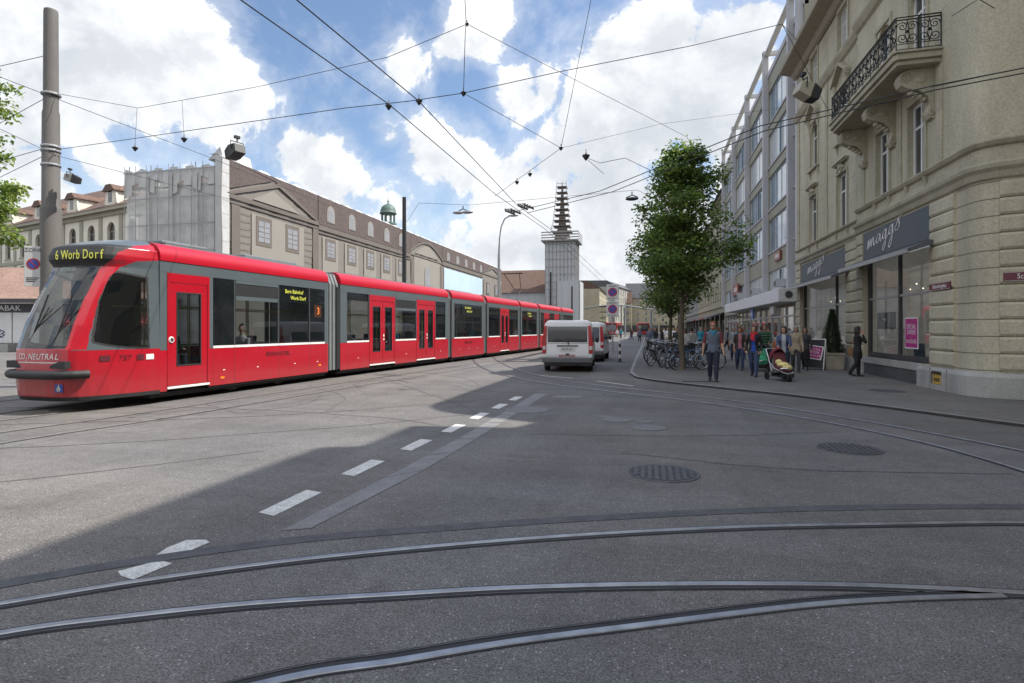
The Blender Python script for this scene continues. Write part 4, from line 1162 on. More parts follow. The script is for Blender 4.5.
side_text(secs[0], '3', .30, 7.38, 2.17, LEDO, xo=HW+.001)
m = MB()
for yy, z in ((3.5,.40),(7.45,.47)): m.box(HW,yy-.06,z,HW+.012,yy+.06,z+.05)
m.build('marker_light', ORANGE, secs[0])
m = MB(); m.lathe([(.075,0),(.06,.02),(.0001,.02)], 14, 0, rot(y=R(90), t=(HW+.012,2.03,1.38))); m.lathe([(.045,.021),(.0001,.022)], 12, 1, rot(y=R(90), t=(HW+.012,2.03,1.38)))
m.build('door_button', [STRIPE, UNDER], secs[0])
m = MB()
for i in range(7): pass
m.box(-.5,2.3,3.586,.6,3.6,3.66); m.build('roof_equipment', TROOF, secs[0], bevel=.02)
m = MB(); m.box(-.6,5,3.586,.5,7.2,3.68); m.build('roof_equipment', TROOF, secs[0], bevel=.02)
# pantograph on the fifth section
m = MB(); b0 = 3.6
m.tube([(-.5,1.2,b0),(.5,1.2,b0)], .03, 6); m.tube([(-.5,2.6,b0),(.5,2.6,b0)], .03, 6)
for s in (-1, 1): m.tube([(s*.4,1.3,b0),(s*.25,2.9,4.5),(s*.55,1.6,5.45)], .025, 6)
m.tube([(-.75,1.6,5.5),(.75,1.6,5.5)], .03, 6); m.tube([(-.75,1.85,5.5),(.75,1.85,5.5)], .03, 6); m.tube([(-.25,2.9,4.5),(.25,2.9,4.5)], .02, 6)
m.build('pantograph', UNDER, secs[4])

# ------------------------------------------------------------------ left side of the square
def wp(px, py, z=0.0):
    # ground-true point at height z along a sight line; used once to survey where things stand
    cx = (px-512)/569; th = math.atan(136/569); c, s = math.cos(th), math.sin(th)
    dx, dy, dz = cx*c-s, cx*s+c, (329-py)/569
    t = (z-1.62)/dz
    return Vector((dx*t, dy*t, z))
LX = -30.0
PRT = mat('printed_tarp', (.185,.168,.148), .8, var=.06, scale=.25, world=True, var2=.05, bscale=3)
PRT2 = mat('printed_tarp_light', (.245,.228,.20), .8, var=.05, scale=.4, world=True)
PRTD = mat('printed_tarp_dark', (.135,.117,.10), .8, var=.08, scale=.5, world=True)
PRTR = mat('printed_roof', (.10,.076,.07), .85, var=.1, scale=.5, world=True, var2=.2, bscale=5)
PRTW = mat('printed_pane', (.24,.25,.27), .6, var=.15, scale=1, world=True)
TARPW = mat('white_tarp', (.46,.46,.455), .7, var=.1, scale=1.2, bump=.4, bscale=3, world=True)
BLUEP = mat('sky_print', (.42,.54,.65), .6, var=.12, scale=.12, world=True)
TUBE = mat('scaffold_tube', (.30,.31,.32), .45, .6, var=.1)
PLANKM = mat('scaffold_plank', (.17,.13,.09), .85, var=.2)
Ml2 = Matrix(((0,-1,0,LX),(1,0,0,0),(0,0,1,0),(0,0,0,1)))
hall = thing('wrapped_building', 'long hospital building wrapped in scaffold tarp printed with its stone facade', 'building', (LX, 60, 0))
HI = Matrix.Translation(-Vector(hall.location))
def hp(mb, name, mats, par=None, **k):
    o = mb.build(name, mats, None, **k); o.parent = par or hall; o.matrix_parent_inverse = HI if par is None else Matrix.Identity(4); return o
Y0, Y1 = 35.8, 116.0
m = MB(); m.box(-38.2, Y0+.8, 0, LX-.6, Y1-.2, 12.4); hp(m, 'wall', bpy.data.materials['grey_stone'])
# tarp hung in long lengths that belly a little
m = MB(); ny, nzv = 90, 20
vs = []
for j in range(nzv+1):
    for i in range(ny+1):
        yy = Y0+(Y1-Y0)*i/ny; z = 14.15*j/nzv
        vs.append((LX-.03-.03*math.sin(yy*2.4)*math.sin(z*1.5)-.02*noise.noise(Vector((yy*.8,z*.8,0))), yy, z))
m.add(vs, [(j*(ny+1)+i, j*(ny+1)+i+1, (j+1)*(ny+1)+i+1, (j+1)*(ny+1)+i) for j in range(nzv) for i in range(ny)])
hp(m, 'printed_tarp', PRT, smooth=60)
def face_rect(mb, y0, y1, z0, z1, d=.02, mi=0): mb.box(LX+.035, y0, z0, LX+.035+d, y1, z1, mi)
m = MB(); face_rect(m, 47.5, 68.8, 11.45, 14.1); face_rect(m, 80.4, 101.9, 11.9, 14.1)
m.prism([(35.9,12.0),(40.9,13.75),(35.9,14.1)], 'x', LX+.035, LX+.05); m.prism([(47.4,11.7),(41.2,13.8),(36,14.1),(47.4,14.1)], 'x', LX+.035, LX+.05)
m.prism([(68.9,14.1),(68.9,12.0),(71.5,13.3),(74.4,13.75),(77.5,13.3),(80.3,12.2),(80.3,14.1)], 'x', LX+.035, LX+.05)
m.prism([(102,14.1),(102,12.3),(109,13.7),(115.8,12.4),(115.8,14.1)], 'x', LX+.035, LX+.05)
hp(m, 'printed_roof', PRTR)
m = MB()
face_rect(m, 35.9, 47.5, 11.3, 11.62, .05); face_rect(m, 35.9, 47.5, 10.95, 11.1, .03); face_rect(m, 47.5, 68.8, 10.95, 11.4, .05); face_rect(m, 47.5, 68.8, 10.6, 10.75, .03)
face_rect(m, 80.4, 101.9, 11.2, 11.75, .05); face_rect(m, 68.9, 80.3, 11.3, 11.5, .03); face_rect(m, 102, 115.8, 11.9, 12.25, .05)
def tri_pediment(y0, y1, zb, za, t=.34):
    c = (y0+y1)/2
    for a, s in ((y0, 1), (y1, -1)):
        m.prism([(a,zb),(c,za),(c,za-t),(a+s*t*1.8,zb)], 'x', LX+.05, LX+.10)
tri_pediment(35.6, 47.7, 11.64, 13.75); tri_pediment(101.8, 116, 12.28, 13.85)
arc = [(68.7+11.8*q/16, 12.0+1.7*math.sin(math.pi*q/16)) for q in range(17)]
m.prism(arc+[(p, z-.28) for p, z in arc[::-1]], 'x', LX+.05, LX+.10)
for yy in (36.1, 46.6, 68.9, 79.5, 102.1, 114.9): face_rect(m, yy, yy+.9, 5.2, 10.9, .03)
for k in range(9): face_rect(m, 35.9, 38.2, 6.0+k*.55, 6.03+k*.55, .012); 
for k in range(9): face_rect(m, 45.3, 47.5, 6.0+k*.55, 6.03+k*.55, .012)
hp(m, 'printed_moulding', PRTD)
m = MB(); face_rect(m, 38.3, 45.2, 5.5, 10.65, .012)
m.prism([(38.4,11.75),(40.9,12.95),(44.6,11.75)], 'x', LX+.035, LX+.06)
for k in range(5): face_rect(m, 48.2+k*4.05, 51+k*4.05, 5.5, 10.4, .012)
face_rect(m, 69.9, 79.4, 5.5, 11.2, .012)
m.prism([(70.3,11.7)]+[(70.3+8.4*q/12, 11.7+1.35*math.sin(math.pi*q/12)) for q in range(1,12)]+[(78.7,11.7)], 'x', LX+.035, LX+.06)
hp(m, 'printed_wall_panel', PRT2)
def pwin(yc, z0, z1, w, arch=False, surround=True):
    m = MB(); q = w/2
    if arch:
        pts = [(yc-q-.22,z0-.12),(yc+q+.22,z0-.12)] + [(yc+(q+.22)*math.cos(math.pi*t/8), z1-q+(q+.22)*math.sin(math.pi*t/8)) for t in range(9)]
        m.prism(pts, 'x', LX+.06, LX+.10, 1)
        pts = [(yc-q,z0),(yc+q,z0)] + [(yc+q*math.cos(math.pi*t/8), z1-q+q*math.sin(math.pi*t/8)) for t in range(9)]
        m.prism(pts, 'x', LX+.09, LX+.108, 0)
    else:
        m.box(LX+.05,yc-q-.28,z0-.32,LX+.075,yc+q+.28,z1+.35,2); m.box(LX+.07,yc-q,z0,LX+.09,yc+q,z1,0)
    w_ = hp(m, 'printed_window', [PRTW, PRT2, PRTD])
    b = MB(); b.box(LX+.109,yc-.03,z0,LX+.115,yc+.03,z1)
    for k in range(1, 4): b.box(LX+.109,yc-q,z0+(z1-z0)*k/4-.02,LX+.114,yc+q,z0+(z1-z0)*k/4+.02)
    hp(b, 'glazing_bar', PRT2, w_)
for yc in (39.75, 43.5): pwin(yc, 8.55, 10.2, 1.35)
for k in range(5):
    yc = 49.6+k*4.05; pwin(yc, 12.0, 13.3, .95, True); pwin(yc, 8.55, 9.95, 1.3)
pwin(74.5, 7.6, 10.3, 1.7, True)
for k in range(5): pwin(83+k*4.4, 12.2, 13.2, .95, True)
for k in range(2): pwin(105.5+k*6, 8.6, 10.2, 1.3)
m = MB(); face_rect(m, 81.2, 101.6, 6.2, 10.9, .03); hp(m, 'sky_banner', BLUEP)
m = MB()
# white plastic ridge cover and corner strip, wavy
top = []
for i in range(120):
    yy = 35.2+(Y1-35.2)*i/119; top.append((yy, 14.25+.10*math.sin(i*1.9)+.08*noise.noise(Vector((i*.7,0,3)))))
for (ya, za), (yb, zb) in zip(top, top[1:]): m.poly([(LX+.06,ya,14.08),(LX+.06,yb,14.08),(LX-.35,yb,zb+.1),(LX-.35,ya,za+.1)]); m.poly([(LX-.35,ya,za+.1),(LX-.35,yb,zb+.1),(LX-1.2,yb,zb+.15),(LX-1.2,ya,za+.15)])
for j in range(14): m.poly([(LX+.07,35.1+.04*math.sin(j),j),(LX+.07,35.85,j),(LX+.07,35.85,j+1.02),(LX+.07,35.1+.04*math.sin(j+1),j+1.02)])
m.poly([(LX+.06,35.1,0),(LX-.5,35.1,0),(LX-.5,35.1,14.3),(LX+.06,35.1,14.1)])
m.prism([(-30.0,14.0),(-30.25,14.9),(-31.3,14.0)], 'y', 35.3, 38.5)
hp(m, 'white_tarp_edge', TARPW)
# gable end: scaffold behind netting
NET = bpy.data.materials.new('scaffold_net'); NET.use_nodes = True
nt = NET.node_tree; nt.nodes.clear(); L = nt.links.new
o_ = N(nt,'ShaderNodeOutputMaterial'); tr = N(nt,'ShaderNodeBsdfTransparent'); df = N(nt,'ShaderNodeBsdfDiffuse'); mx = N(nt,'ShaderNodeMixShader')
nz = N(nt,'ShaderNodeTexNoise', i_Scale=1.1, i_Detail=5); gp = N(nt,'ShaderNodeNewGeometry'); L(gp.outputs['Position'], nz.inputs['Vector'])
mr = N(nt,'ShaderNodeMapRange'); L(nz.outputs[0], mr.inputs[0]); mr.inputs[1].default_value = .35; mr.inputs[2].default_value = .65; mr.inputs[3].default_value = .52; mr.inputs[4].default_value = .66
df.inputs[0].default_value = (.74,.75,.74,1); L(mr.outputs[0], mx.inputs[0]); L(tr.outputs[0], mx.inputs[1]); L(df.outputs[0], mx.inputs[2]); L(mx.outputs[0], o_.inputs[0])
m = MB(); nx = 40; vs = []
for j in range(25):
    for i in range(nx+1):
        x = LX-.5-8.2*i/nx; z = 13.3*j/24
        vs.append((x, 35.35+.14*noise.noise(Vector((x*1.4,z*.5,1)))+.06*math.sin(x*3.1), z))
m.add(vs, [(j*(nx+1)+i, j*(nx+1)+i+1, (j+1)*(nx+1)+i+1, (j+1)*(nx+1)+i) for j in range(24) for i in range(nx)])
hp(m, 'scaffold_net', NET, smooth=60)
m = MB()
for i in range(5):
    x = LX-.6-i*2.0
    for yy in (35.55, 36.4): m.tube([(x,yy,0),(x,yy,14.0 if yy < 36 else 13.4)], .04, 6)
    for k in range(7): m.tube([(x,35.55,2*k+.4),(x,36.4,2*k+.4)], .03, 5)
for k in range(7):
    z = 2*k+.4; m.box(LX-8.8,35.6,z-.03,LX-.5,36.35,z+.02,1)
    for dz in (.5, 1.0): m.tube([(LX-.5,35.5,z+dz),(LX-8.8,35.5,z+dz)], .024, 5)
for i in range(4): m.tube([(LX-.6-i*2,35.5,.4+4*(i%3)),(LX-2.6-i*2,35.5,4.4+4*(i%3))], .025, 5)
hp(m, 'scaffold', [TUBE, PLANKM])
m = MB()
for i in range(12):     # loose upper sheets and overlaps of the netting
    x = LX-.5-8.2*i/12; z0 = 12.2+.5*math.sin(i*2.1); m.add([(x,35.22,z0),(x-.74,35.20,z0+.3*math.sin(i)),(x-.70,35.3,13.6+.15*math.sin(i*3)),(x,35.3,13.6+.15*math.sin(i*3-2))], [(0,1,2,3)])
for i in (2.1, 4.3, 6.4): m.add([(LX-i,35.16,.2),(LX-i-.10,35.2,.2),(LX-i-.16,35.2,13.2),(LX-i-.02,35.15,13.2)], [(0,1,2,3)])
hp(m, 'loose_sheet', TARPW)
m = MB()
for k in range(7): m.tube([(LX-.4,35.16,1.4+2*k),(LX-8.8,35.16,1.4+2*k)], .028, 5)
for i in range(9): m.tube([(LX-.6-i*1.0,35.14,0),(LX-.6-i*1.0,35.14,13.9)], .022, 5)
hp(m, 'outer_scaffold_tubes', TUBE)
# little copper cupola on the ridge
cu = thing('roof_cupola', 'green copper cupola on pillars above the wrapped roof', 'cupola', (-33.0, 68.5, 15.2)); KS = Matrix.Scale(.62, 4)
COP = mat('copper_green', (.075,.125,.105), .6, var=.25, scale=1.5); 
m = MB()
for k in range(8): 
    a = k*math.pi/4; m.box(-.14,-.14,0,.14,.14,1.9,0,rot(z=a,t=(1.35*math.cos(a),1.35*math.sin(a),.4)))
m.build('pillar', COP, cu, M=KS)
m = MB(); m.lathe([(1.75,0),(1.75,.35),(1.6,.4)], 16); m.build('base', COP, cu, smooth=50, M=KS); m = MB(); m.lathe([(1.75,2.3),(1.8,2.45),(1.65,2.6),(1.6,3.1),(1.35,3.7),(.9,4.15),(.4,4.35),(.15,4.6),(.12,4.9),(.22,5.05),(.05,5.2),(.03,5.7)], 16); m.build('dome', COP, cu, smooth=50, M=KS)

# ---- older house that closes the square on the left
LP = Vector((-40.0,38.9)); LD = Vector((-.965,.263)).normalized(); LIN = Vector((.263,.965)).normalized()   # inward = away from us
L1 = thing('old_house', 'long cream house with arched windows, grey pilasters and dormered tile roof', 'building', (-52, 43, 0))
LI = Matrix.Translation(-Vector(L1.location))
def lp(mb, name, mats, par=None, **k):
    o = mb.build(name, mats, None, **k); o.parent = par or L1; o.matrix_parent_inverse = LI if par is None else Matrix.Identity(4); return o
MW = wall_M(LP.x, LP.y, LD, LIN)
CREAM = mat('cream_render', (.66,.63,.55), .85, var=.1, scale=.5, world=True)
GREYST = mat('grey_green_stone', (.31,.30,.24), .85, var=.12, scale=.6, world=True)
UL = 46
us = [2.9+3.35*k for k in range(13)]
ops = [(u-.62,u+.62,8.95,11.05,.62) for u in us]+[(u-.62,u+.62,6.4,8.05) for u in us]+[(u-.7,u+.7,3.2,5.2) for u in us]
m = MB(); wall_open(m, -1.5, UL, 0, 12.1, ops, .3, 0, MW); lp(m, 'wall', CREAM)
m = MB()
for u in [1.22+3.35*k for k in range(14)]: m.box(u-.28,-.07,5.9,u+.28,.02,11.6,0,MW)
for o in ops:
    m.box(o[0]-.16,-.05,o[2]-.2,o[1]+.16,.02,o[2]-.01,0,MW)
m.box(-1.5,-.18,11.6,UL,.02,11.95,0,MW); m.box(-1.5,-.5,11.96,UL,.02,12.25,0,MW); m.box(-1.5,-.12,8.25,UL,.02,8.6,0,MW); m.box(-1.5,-.16,5.6,UL,.02,5.9,0,MW)
lp(m, 'moulding', GREYST)
for o in ops:
    w_ = window(L1, MW, *o[:4], depth=.25, fr=.09, mull=1, trans=(.62,), fm=mat('brown_window_frame', (.2,.18,.14), .6) if 'brown_window_frame' not in bpy.data.materials else bpy.data.materials['brown_window_frame']); w_.matrix_parent_inverse = LI
m = MB()
m.add([MW @ Vector(p) for p in [(-1.5,-.55,12.26),(UL,-.55,12.26),(UL,1.2,13.2),(-1.5,1.2,13.2),(UL,6.5,17.0),(-1.5,6.5,17.0),(UL,13,12.3),(-1.5,13,12.3)]], [(0,1,2,3),(3,2,4,5),(5,4,6,7),(0,3,5,7),(1,6,4,2)])
lp(m, 'roof', TILE)
for u in (0.4, 7.0, 13.8, 20.4, 27.2, 34):
    m = MB(); m.prism([(u-.75,12.7),(u+.75,12.7),(u+.75,14.0),(u+.4,14.35),(u-.4,14.35),(u-.75,14.0)], 'y', .3, 3.2, 0, MW)
    m.prism([(u-.95,14.0),(u-.4,14.5),(u+.4,14.5),(u+.95,14.0),(u+.95,13.92),(u-.95,13.92)], 'y', .1, 3.4, 1, MW); m.box(u-.3,.285,12.95,u+.3,.31,13.95,2,MW)
    for s in (-1, 1): m.prism([(u+s*.75,12.8),(u+s*1.05,12.8),(u+s*.75,14.0)], 'y', .35, .5, 0, MW)
    lp(m, 'dormer', [CREAM, TILE, PANE])
# chimney
for u in ():
    m = MB(); m.box(u,5,15.5,u+.9,5.9,18.2,0,MW); lp(m, 'chimney', GREYST)

# ---- kiosk pavilion
KD = Vector((.9726,.2324)); KI = Vector((-.2324,.9726))
ko = Vector((-46.5, 31.0))
MK = wall_M(ko.x, ko.y, KD, KI)
ks = thing('kiosk', 'low tobacco kiosk with clay tile roof and white roller shutters behind the tram', 'kiosk', (-40, 33, 0))
KIv = Matrix.Translation(-Vector(ks.location))
def kp(mb, name, mats, par=None, **k):
    o = mb.build(name, mats, None, **k); o.parent = par or ks; o.matrix_parent_inverse = KIv if par is None else Matrix.Identity(4); return o
KROOF = mat('clay_roof', (.25,.16,.125), .85, var=.18, scale=1.2, var2=.2, bscale=7, world=True)
m = MB(); m.box(-5,.02,0,12.6,5,3.6,0,MK); kp(m, 'wall', mat('kiosk_wall', (.42,.41,.38), .8, var=.1))
m = MB(); m.add([MK @ Vector(p) for p in [(-6,-1.2,3.75),(13.6,-1.2,3.75),(13.6,6,3.75),(-6,6,3.75),(-2.5,2.4,6.3),(10.1,2.4,6.3)]], [(0,1,5,4),(1,2,5),(2,3,4,5),(3,0,4),(0,3,2,1)])
kp(m, 'roof', KROOF)
m = MB(); m.box(-6,-1.22,3.5,13.6,-1.1,3.74,0,MK); m.box(-5,-.9,3.42,12.6,-.1,3.5,1,MK); kp(m, 'fascia', [DKFR, WHITE])
m = MB(); m.box(-5,-.1,2.85,12.6,.0,3.38,0,MK); sgn = kp(m, 'sign_band', mat('sign_dark', (.045,.045,.06), .5))
text('TABAK', .55, 'lettering', WHITE, sgn, MK @ frame_mat((1.75,-.105,3.11), (1,0,0), (0,0,1)), sx=1.15)
text('SHOP', .45, 'lettering', WHITE, sgn, MK @ frame_mat((5.0,-.105,3.11), (1,0,0), (0,0,1)))
m = MB()
for u0, u1 in ((-4.8,-1.0),(-.95,2.05),(2.15,5.4)):
    for k in range(17): m.box(u0,-.07-.012*(k%2),.62+k*.128,u1,.01,.62+k*.128+.122,0,MK)
sh = kp(m, 'roller_shutter', mat('shutter_white', (.78,.78,.78), .5, var=.06))
m = MB()
def loopy(u, z, r, n=18, w=.035):
    m.tube([MK @ Vector((u+r*1.7*math.cos(t*.37)*(.6+.4*math.sin(t*1.3)), -.09, z+r*math.sin(t*.37))) for t in range(n)], w, 5)
for u, z, r in ((-3.4,1.6,.5),(-2.3,1.3,.4),(.1,1.9,.45),(1.1,1.3,.3),(-.4,1.1,.35),(.7,2.3,.25)): loopy(u, z, r)
for k in range(7): m.tube([MK @ Vector((-4.7,-.09,.8+k*.24)), MK @ Vector((-3.1+.3*math.sin(k*2),-.09,.84+k*.24))], .03, 5)
for k in range(5): m.tube([MK @ Vector((.2,-.09,1.0+k*.11)), MK @ Vector((1.5+.3*math.sin(k*3),-.09,1.0+k*.11))], .012, 5)
kp(m, 'graffiti', mat('graffiti_ink', (.03,.03,.14), .5))
m = MB(); m.prism([(-.02,2.75),(-1.5,2.1),(-1.5,1.85),(-.02,2.6)], 'x', 5.6, 12.5, 0, MK); aw = kp(m, 'awning', mat('awning_rose', (.42,.08,.09), .8))
text('TAKE AWAY', .34, 'lettering', WHITE, aw, MK @ frame_mat((8.6,-1.51,1.98), (1,0,0), (0,0,1)))
m = MB(); m.box(5.8,-.05,.9,12.3,-.02,2.3,0,MK)
for k in range(24): m.box(5.9+k*.265,-.09,1.0+.3*(k%3),6.08+k*.265,-.05,1.28+.3*(k%3),1+k%3,MK)
kp(m, 'counter_display', [PANE]+GOODS[:3])
m = MB()
for u in (-5.8, 0, 5.5, 13.3): m.box(u,-1.15,0,u+.12,-1.03,3.5,0,MK)
kp(m, 'post', DKFR)
m = MB(); m.box(-.9,-1.0,0,2.6,-.3,.55,0,MK); kp(m, 'plinth', GRANITE)

# ---- church with wrapped tower
ch = thing('church', 'church with sheeted tower, scaffolded spire and brown nave roof', 'church', (-22.5, 152, 0))
CI = Matrix.Translation(-Vector(ch.location))
def cp(mb, name, mats, par=None, **k):
    o = mb.build(name, mats, None, **k); o.parent = par or ch; o.matrix_parent_inverse = CI if par is None else Matrix.Identity(4); return o
SHEET = mat('grey_sheeting', (.38,.395,.41), .7, var=.09, scale=.5, stretch=(1.6,1.6,.06), world=True)
m = MB(); cx, cy = -22.5, 152.5
m.box(cx-3.9,cy-3.9,0,cx+3.9,cy+3.9,24.6); m.box(cx-.6,cy-5.0,0,cx+5.2,cy+4.4,14.2)
cp(m, 'tower_sheeting', SHEET)
m = MB()
for k in range(9):
    x = cx-3.95+k*.99; m.tube([(x,cy-4.05,0),(x,cy-4.05,25.2)], .07, 5)
    m.tube([(cx+4.05,cy-3.95+k*.99,0),(cx+4.05,cy-3.95+k*.99,25.2)], .07, 5)
for k in range(12): m.box(cx-4.1,cy-4.06,2+2*k,cx+4.1,cy-4.0,2.06+2*k)
m.box(cx-4.9,cy-4.9,24.7,cx+4.9,cy+4.9,25.1); 
for k in range(3): m.box(cx-4.9,cy-4.9,25.5+k*.7,cx+4.9,cy-4.8,25.8+k*.7); m.box(cx+4.8,cy-4.9,25.5+k*.7,cx+4.9,cy+4.9,25.8+k*.7)
cp(m, 'scaffold', mat('scaffold_grey', (.24,.235,.23), .8))
m = MB()
m.lathe([(2.3,25.1),(2.0,27),(1.4,28.4),(1.0,30),(.9,32),(.7,33),(.5,36),(.25,39.5),(.02,41.5)], 8, 0, Matrix.Translation((cx,cy,0)))
for k in range(9):
    z = 27.6+k*1.52; w_ = lerp_table([(25,3.4),(29,2.3),(33,1.9),(41,1.2)], z); m.box(cx-w_,cy-w_,z,cx+w_,cy+w_,z+.12); m.box(cx-w_,cy-w_,z+.8,cx+w_,cy-w_+.06,z+.9)
    for sx_ in (-1,1): m.tube([(cx+sx_*w_,cy-w_,z),(cx+sx_*w_*.93,cy-w_*.93,z+1.6)], .06, 4)
cp(m, 'spire', mat('spire_brown', (.17,.15,.135), .8))
m = MB(); m.box(cx-27,cy+1,0,cx-3.95,cy+16,11.6); cp(m, 'nave_sheeting', SHEET)
m = MB(); m.prism([(cy+.4,11.62),(cy+8.5,18.6),(cy+16.6,11.62)], 'x', cx-27.5, cx-3.0); cp(m, 'nave_roof', TILE)

def house(label, loc, rz, w, h, floors, nwin, wm, rm, **k):
    t = terrace(label, -w/2, w/2, h, floors, nwin, wm, rm, X=0, face=-1, **k)
    t.location = (loc[0], loc[1], 0); t.rotation_euler = (0,0,rz); return t
house('yellowish arcade house beyond the sheeted church tower', (-14.5,196), R(180), 40, 14, 4, 10, STONEC, TILE, depth=12)
house('grey gabled house at the far left end of the street', (-10,252), R(170), 34, 19, 4, 8, STONED, SLATE, depth=12)
house('broad pale stone house closing the far end of the street', (12,262), R(90), 44, 15.5, 4, 12, STONEB, SLATE, depth=14, roofh=7)
house('narrow brown roofed house left of the street end', (-14,256), R(90), 14, 13, 3, 4, STONEC, TILE, depth=10, roofh=5)
terrace('dark stone house at the end of the right-hand row', 129, 170, 15, 4, 12, STONEB, SLATE, X=9)
terrace('pale house beyond the dark one near the glass canopy', 171, 235, 14, 4, 14, STONEC, TILE, X=14)
# glass canopy over the tram stop
bd = thing('glass_canopy', 'curved steel and glass canopy spanning the far tram stop', 'canopy', (-2, 190, 0))
GLC = glass_clear('canopy_glass', (.75,.8,.8), .9, .45, (.35,.37,.38))
m = MB(); n = 24
def cz(x): return 7.4+1.3*math.sin((x+20)/34*math.pi*1.6)+.02*(x+20)
xs = [-18+34*i/n for i in range(n+1)]
for a, b in zip(xs, xs[1:]): m.poly([(a,-14,cz(a)),(b,-14,cz(b)),(b,16,cz(b)+1),(a,16,cz(a)+1)])
m.build('glazing', GLC, bd)
m = MB()
for i, a in enumerate(xs):
    m.tube([(a,-14,cz(a)),(a,16,cz(a)+1)], .12, 5)
m.tube([(a,-14,cz(a)) for a in xs], .2, 6); m.tube([(a,16,cz(a)+1) for a in xs], .2, 6); m.tube([(a,0,cz(a)+.4) for a in xs], .2, 6)
for a in (-15,-6,3,12):
    for y in (-12, 12): m.tube([(a,y,0),(a,y,cz(a)+.3)], .22, 8)
m.build('steel_frame', TUBE, bd)
# dark wooded slope beyond the roofs
HILLM = mat('far_wood', (.045,.06,.04), .9, var=.5, scale=.12, world=True)
m = MB(); n = 60
vs = []
for i in range(n+1):
    x = -160+320*i/n
    h = 9+6*noise.noise(Vector((x*.02,1,0)))+1.6*noise.noise(Vector((x*.25,4,0)))
    vs += [(x,330,0),(x,345,h),(x,420,h+4)]
m.add(vs, [(i*3+k, (i+1)*3+k, (i+1)*3+k+1, i*3+k+1) for i in range(n) for k in range(2)])
struct(m.build('hill', HILLM))

# ------------------------------------------------------------------ people
def cloth(n, c, var=.18): return mat('cloth_'+n, c, .85, var=var, scale=7, stretch=(2,2,.8), bump=.3, bscale=30)
SKIN = mat('skin', (.46,.27,.19), .55, var=.06, scale=9)
SHOE = mat('shoe_leather', (.025,.024,.024), .5, var=.2)
EYE = mat('eye_dark', (.03,.025,.02), .3)
LIP = mat('lip', (.36,.14,.12), .5)
HAIRM = {n: mat('hair_'+n, c, .6, var=.35, scale=30, stretch=(1,1,.3)) for n, c in (('brown',(.06,.035,.02)),('dark',(.018,.015,.014)),('ginger',(.24,.075,.03)),('grey',(.25,.24,.23)),('blond',(.36,.25,.12)),('chestnut',(.12,.05,.025)))}
CL = {n: cloth(n, c) for n, c in (('denim',(.045,.065,.13)),('darkdenim',(.022,.028,.05)),('slate',(.105,.125,.17)),('maroon',(.16,.03,.045)),('black',(.016,.016,.018)),('royal',(.02,.07,.36)),
     ('red',(.5,.02,.03)),('brown',(.055,.04,.035)),('charcoal',(.045,.047,.052)),('white',(.62,.62,.62)),('teal',(.03,.24,.33)),('jacketblue',(.05,.075,.15)),('lightgrey',(.34,.35,.38)),
     ('green',(.06,.16,.09)),('beige',(.34,.28,.2)),('pink',(.45,.17,.22)),('orange',(.45,.15,.05)))}
def remesh(mb, vox, smooth=3):
    me = bpy.data.meshes.new('tmp'); me.from_pydata(mb.v, [], mb.f); me.update()
    o = bpy.data.objects.new('tmp', me); C.objects.link(o)
    r = o.modifiers.new('r', 'REMESH'); r.mode = 'VOXEL'; r.voxel_size = vox
    s = o.modifiers.new('s', 'SMOOTH'); s.factor = .5; s.iterations = smooth
    dg = bpy.context.evaluated_depsgraph_get()
    m2 = bpy.data.meshes.new_from_object(o.evaluated_get(dg))
    bpy.data.objects.remove(o); bpy.data.meshes.remove(me)
    return m2
def rings(mb, rs, n=14):
    """rs: (centre, rx, ry) stacked into a closed skin"""
    vs = []
    for c, rx, ry in rs:
        for j in range(n):
            a = 2*math.pi*j/n; vs.append((c[0]+rx*math.cos(a), c[1]+ry*math.sin(a), c[2]))
    fs = [(i*n+j, i*n+(j+1) % n, (i+1)*n+(j+1) % n, (i+1)*n+j) for i in range(len(rs)-1) for j in range(n)]
    fs += [tuple(range(n))[::-1], tuple((len(rs)-1)*n+j for j in range(n))]
    mb.add(vs, fs)
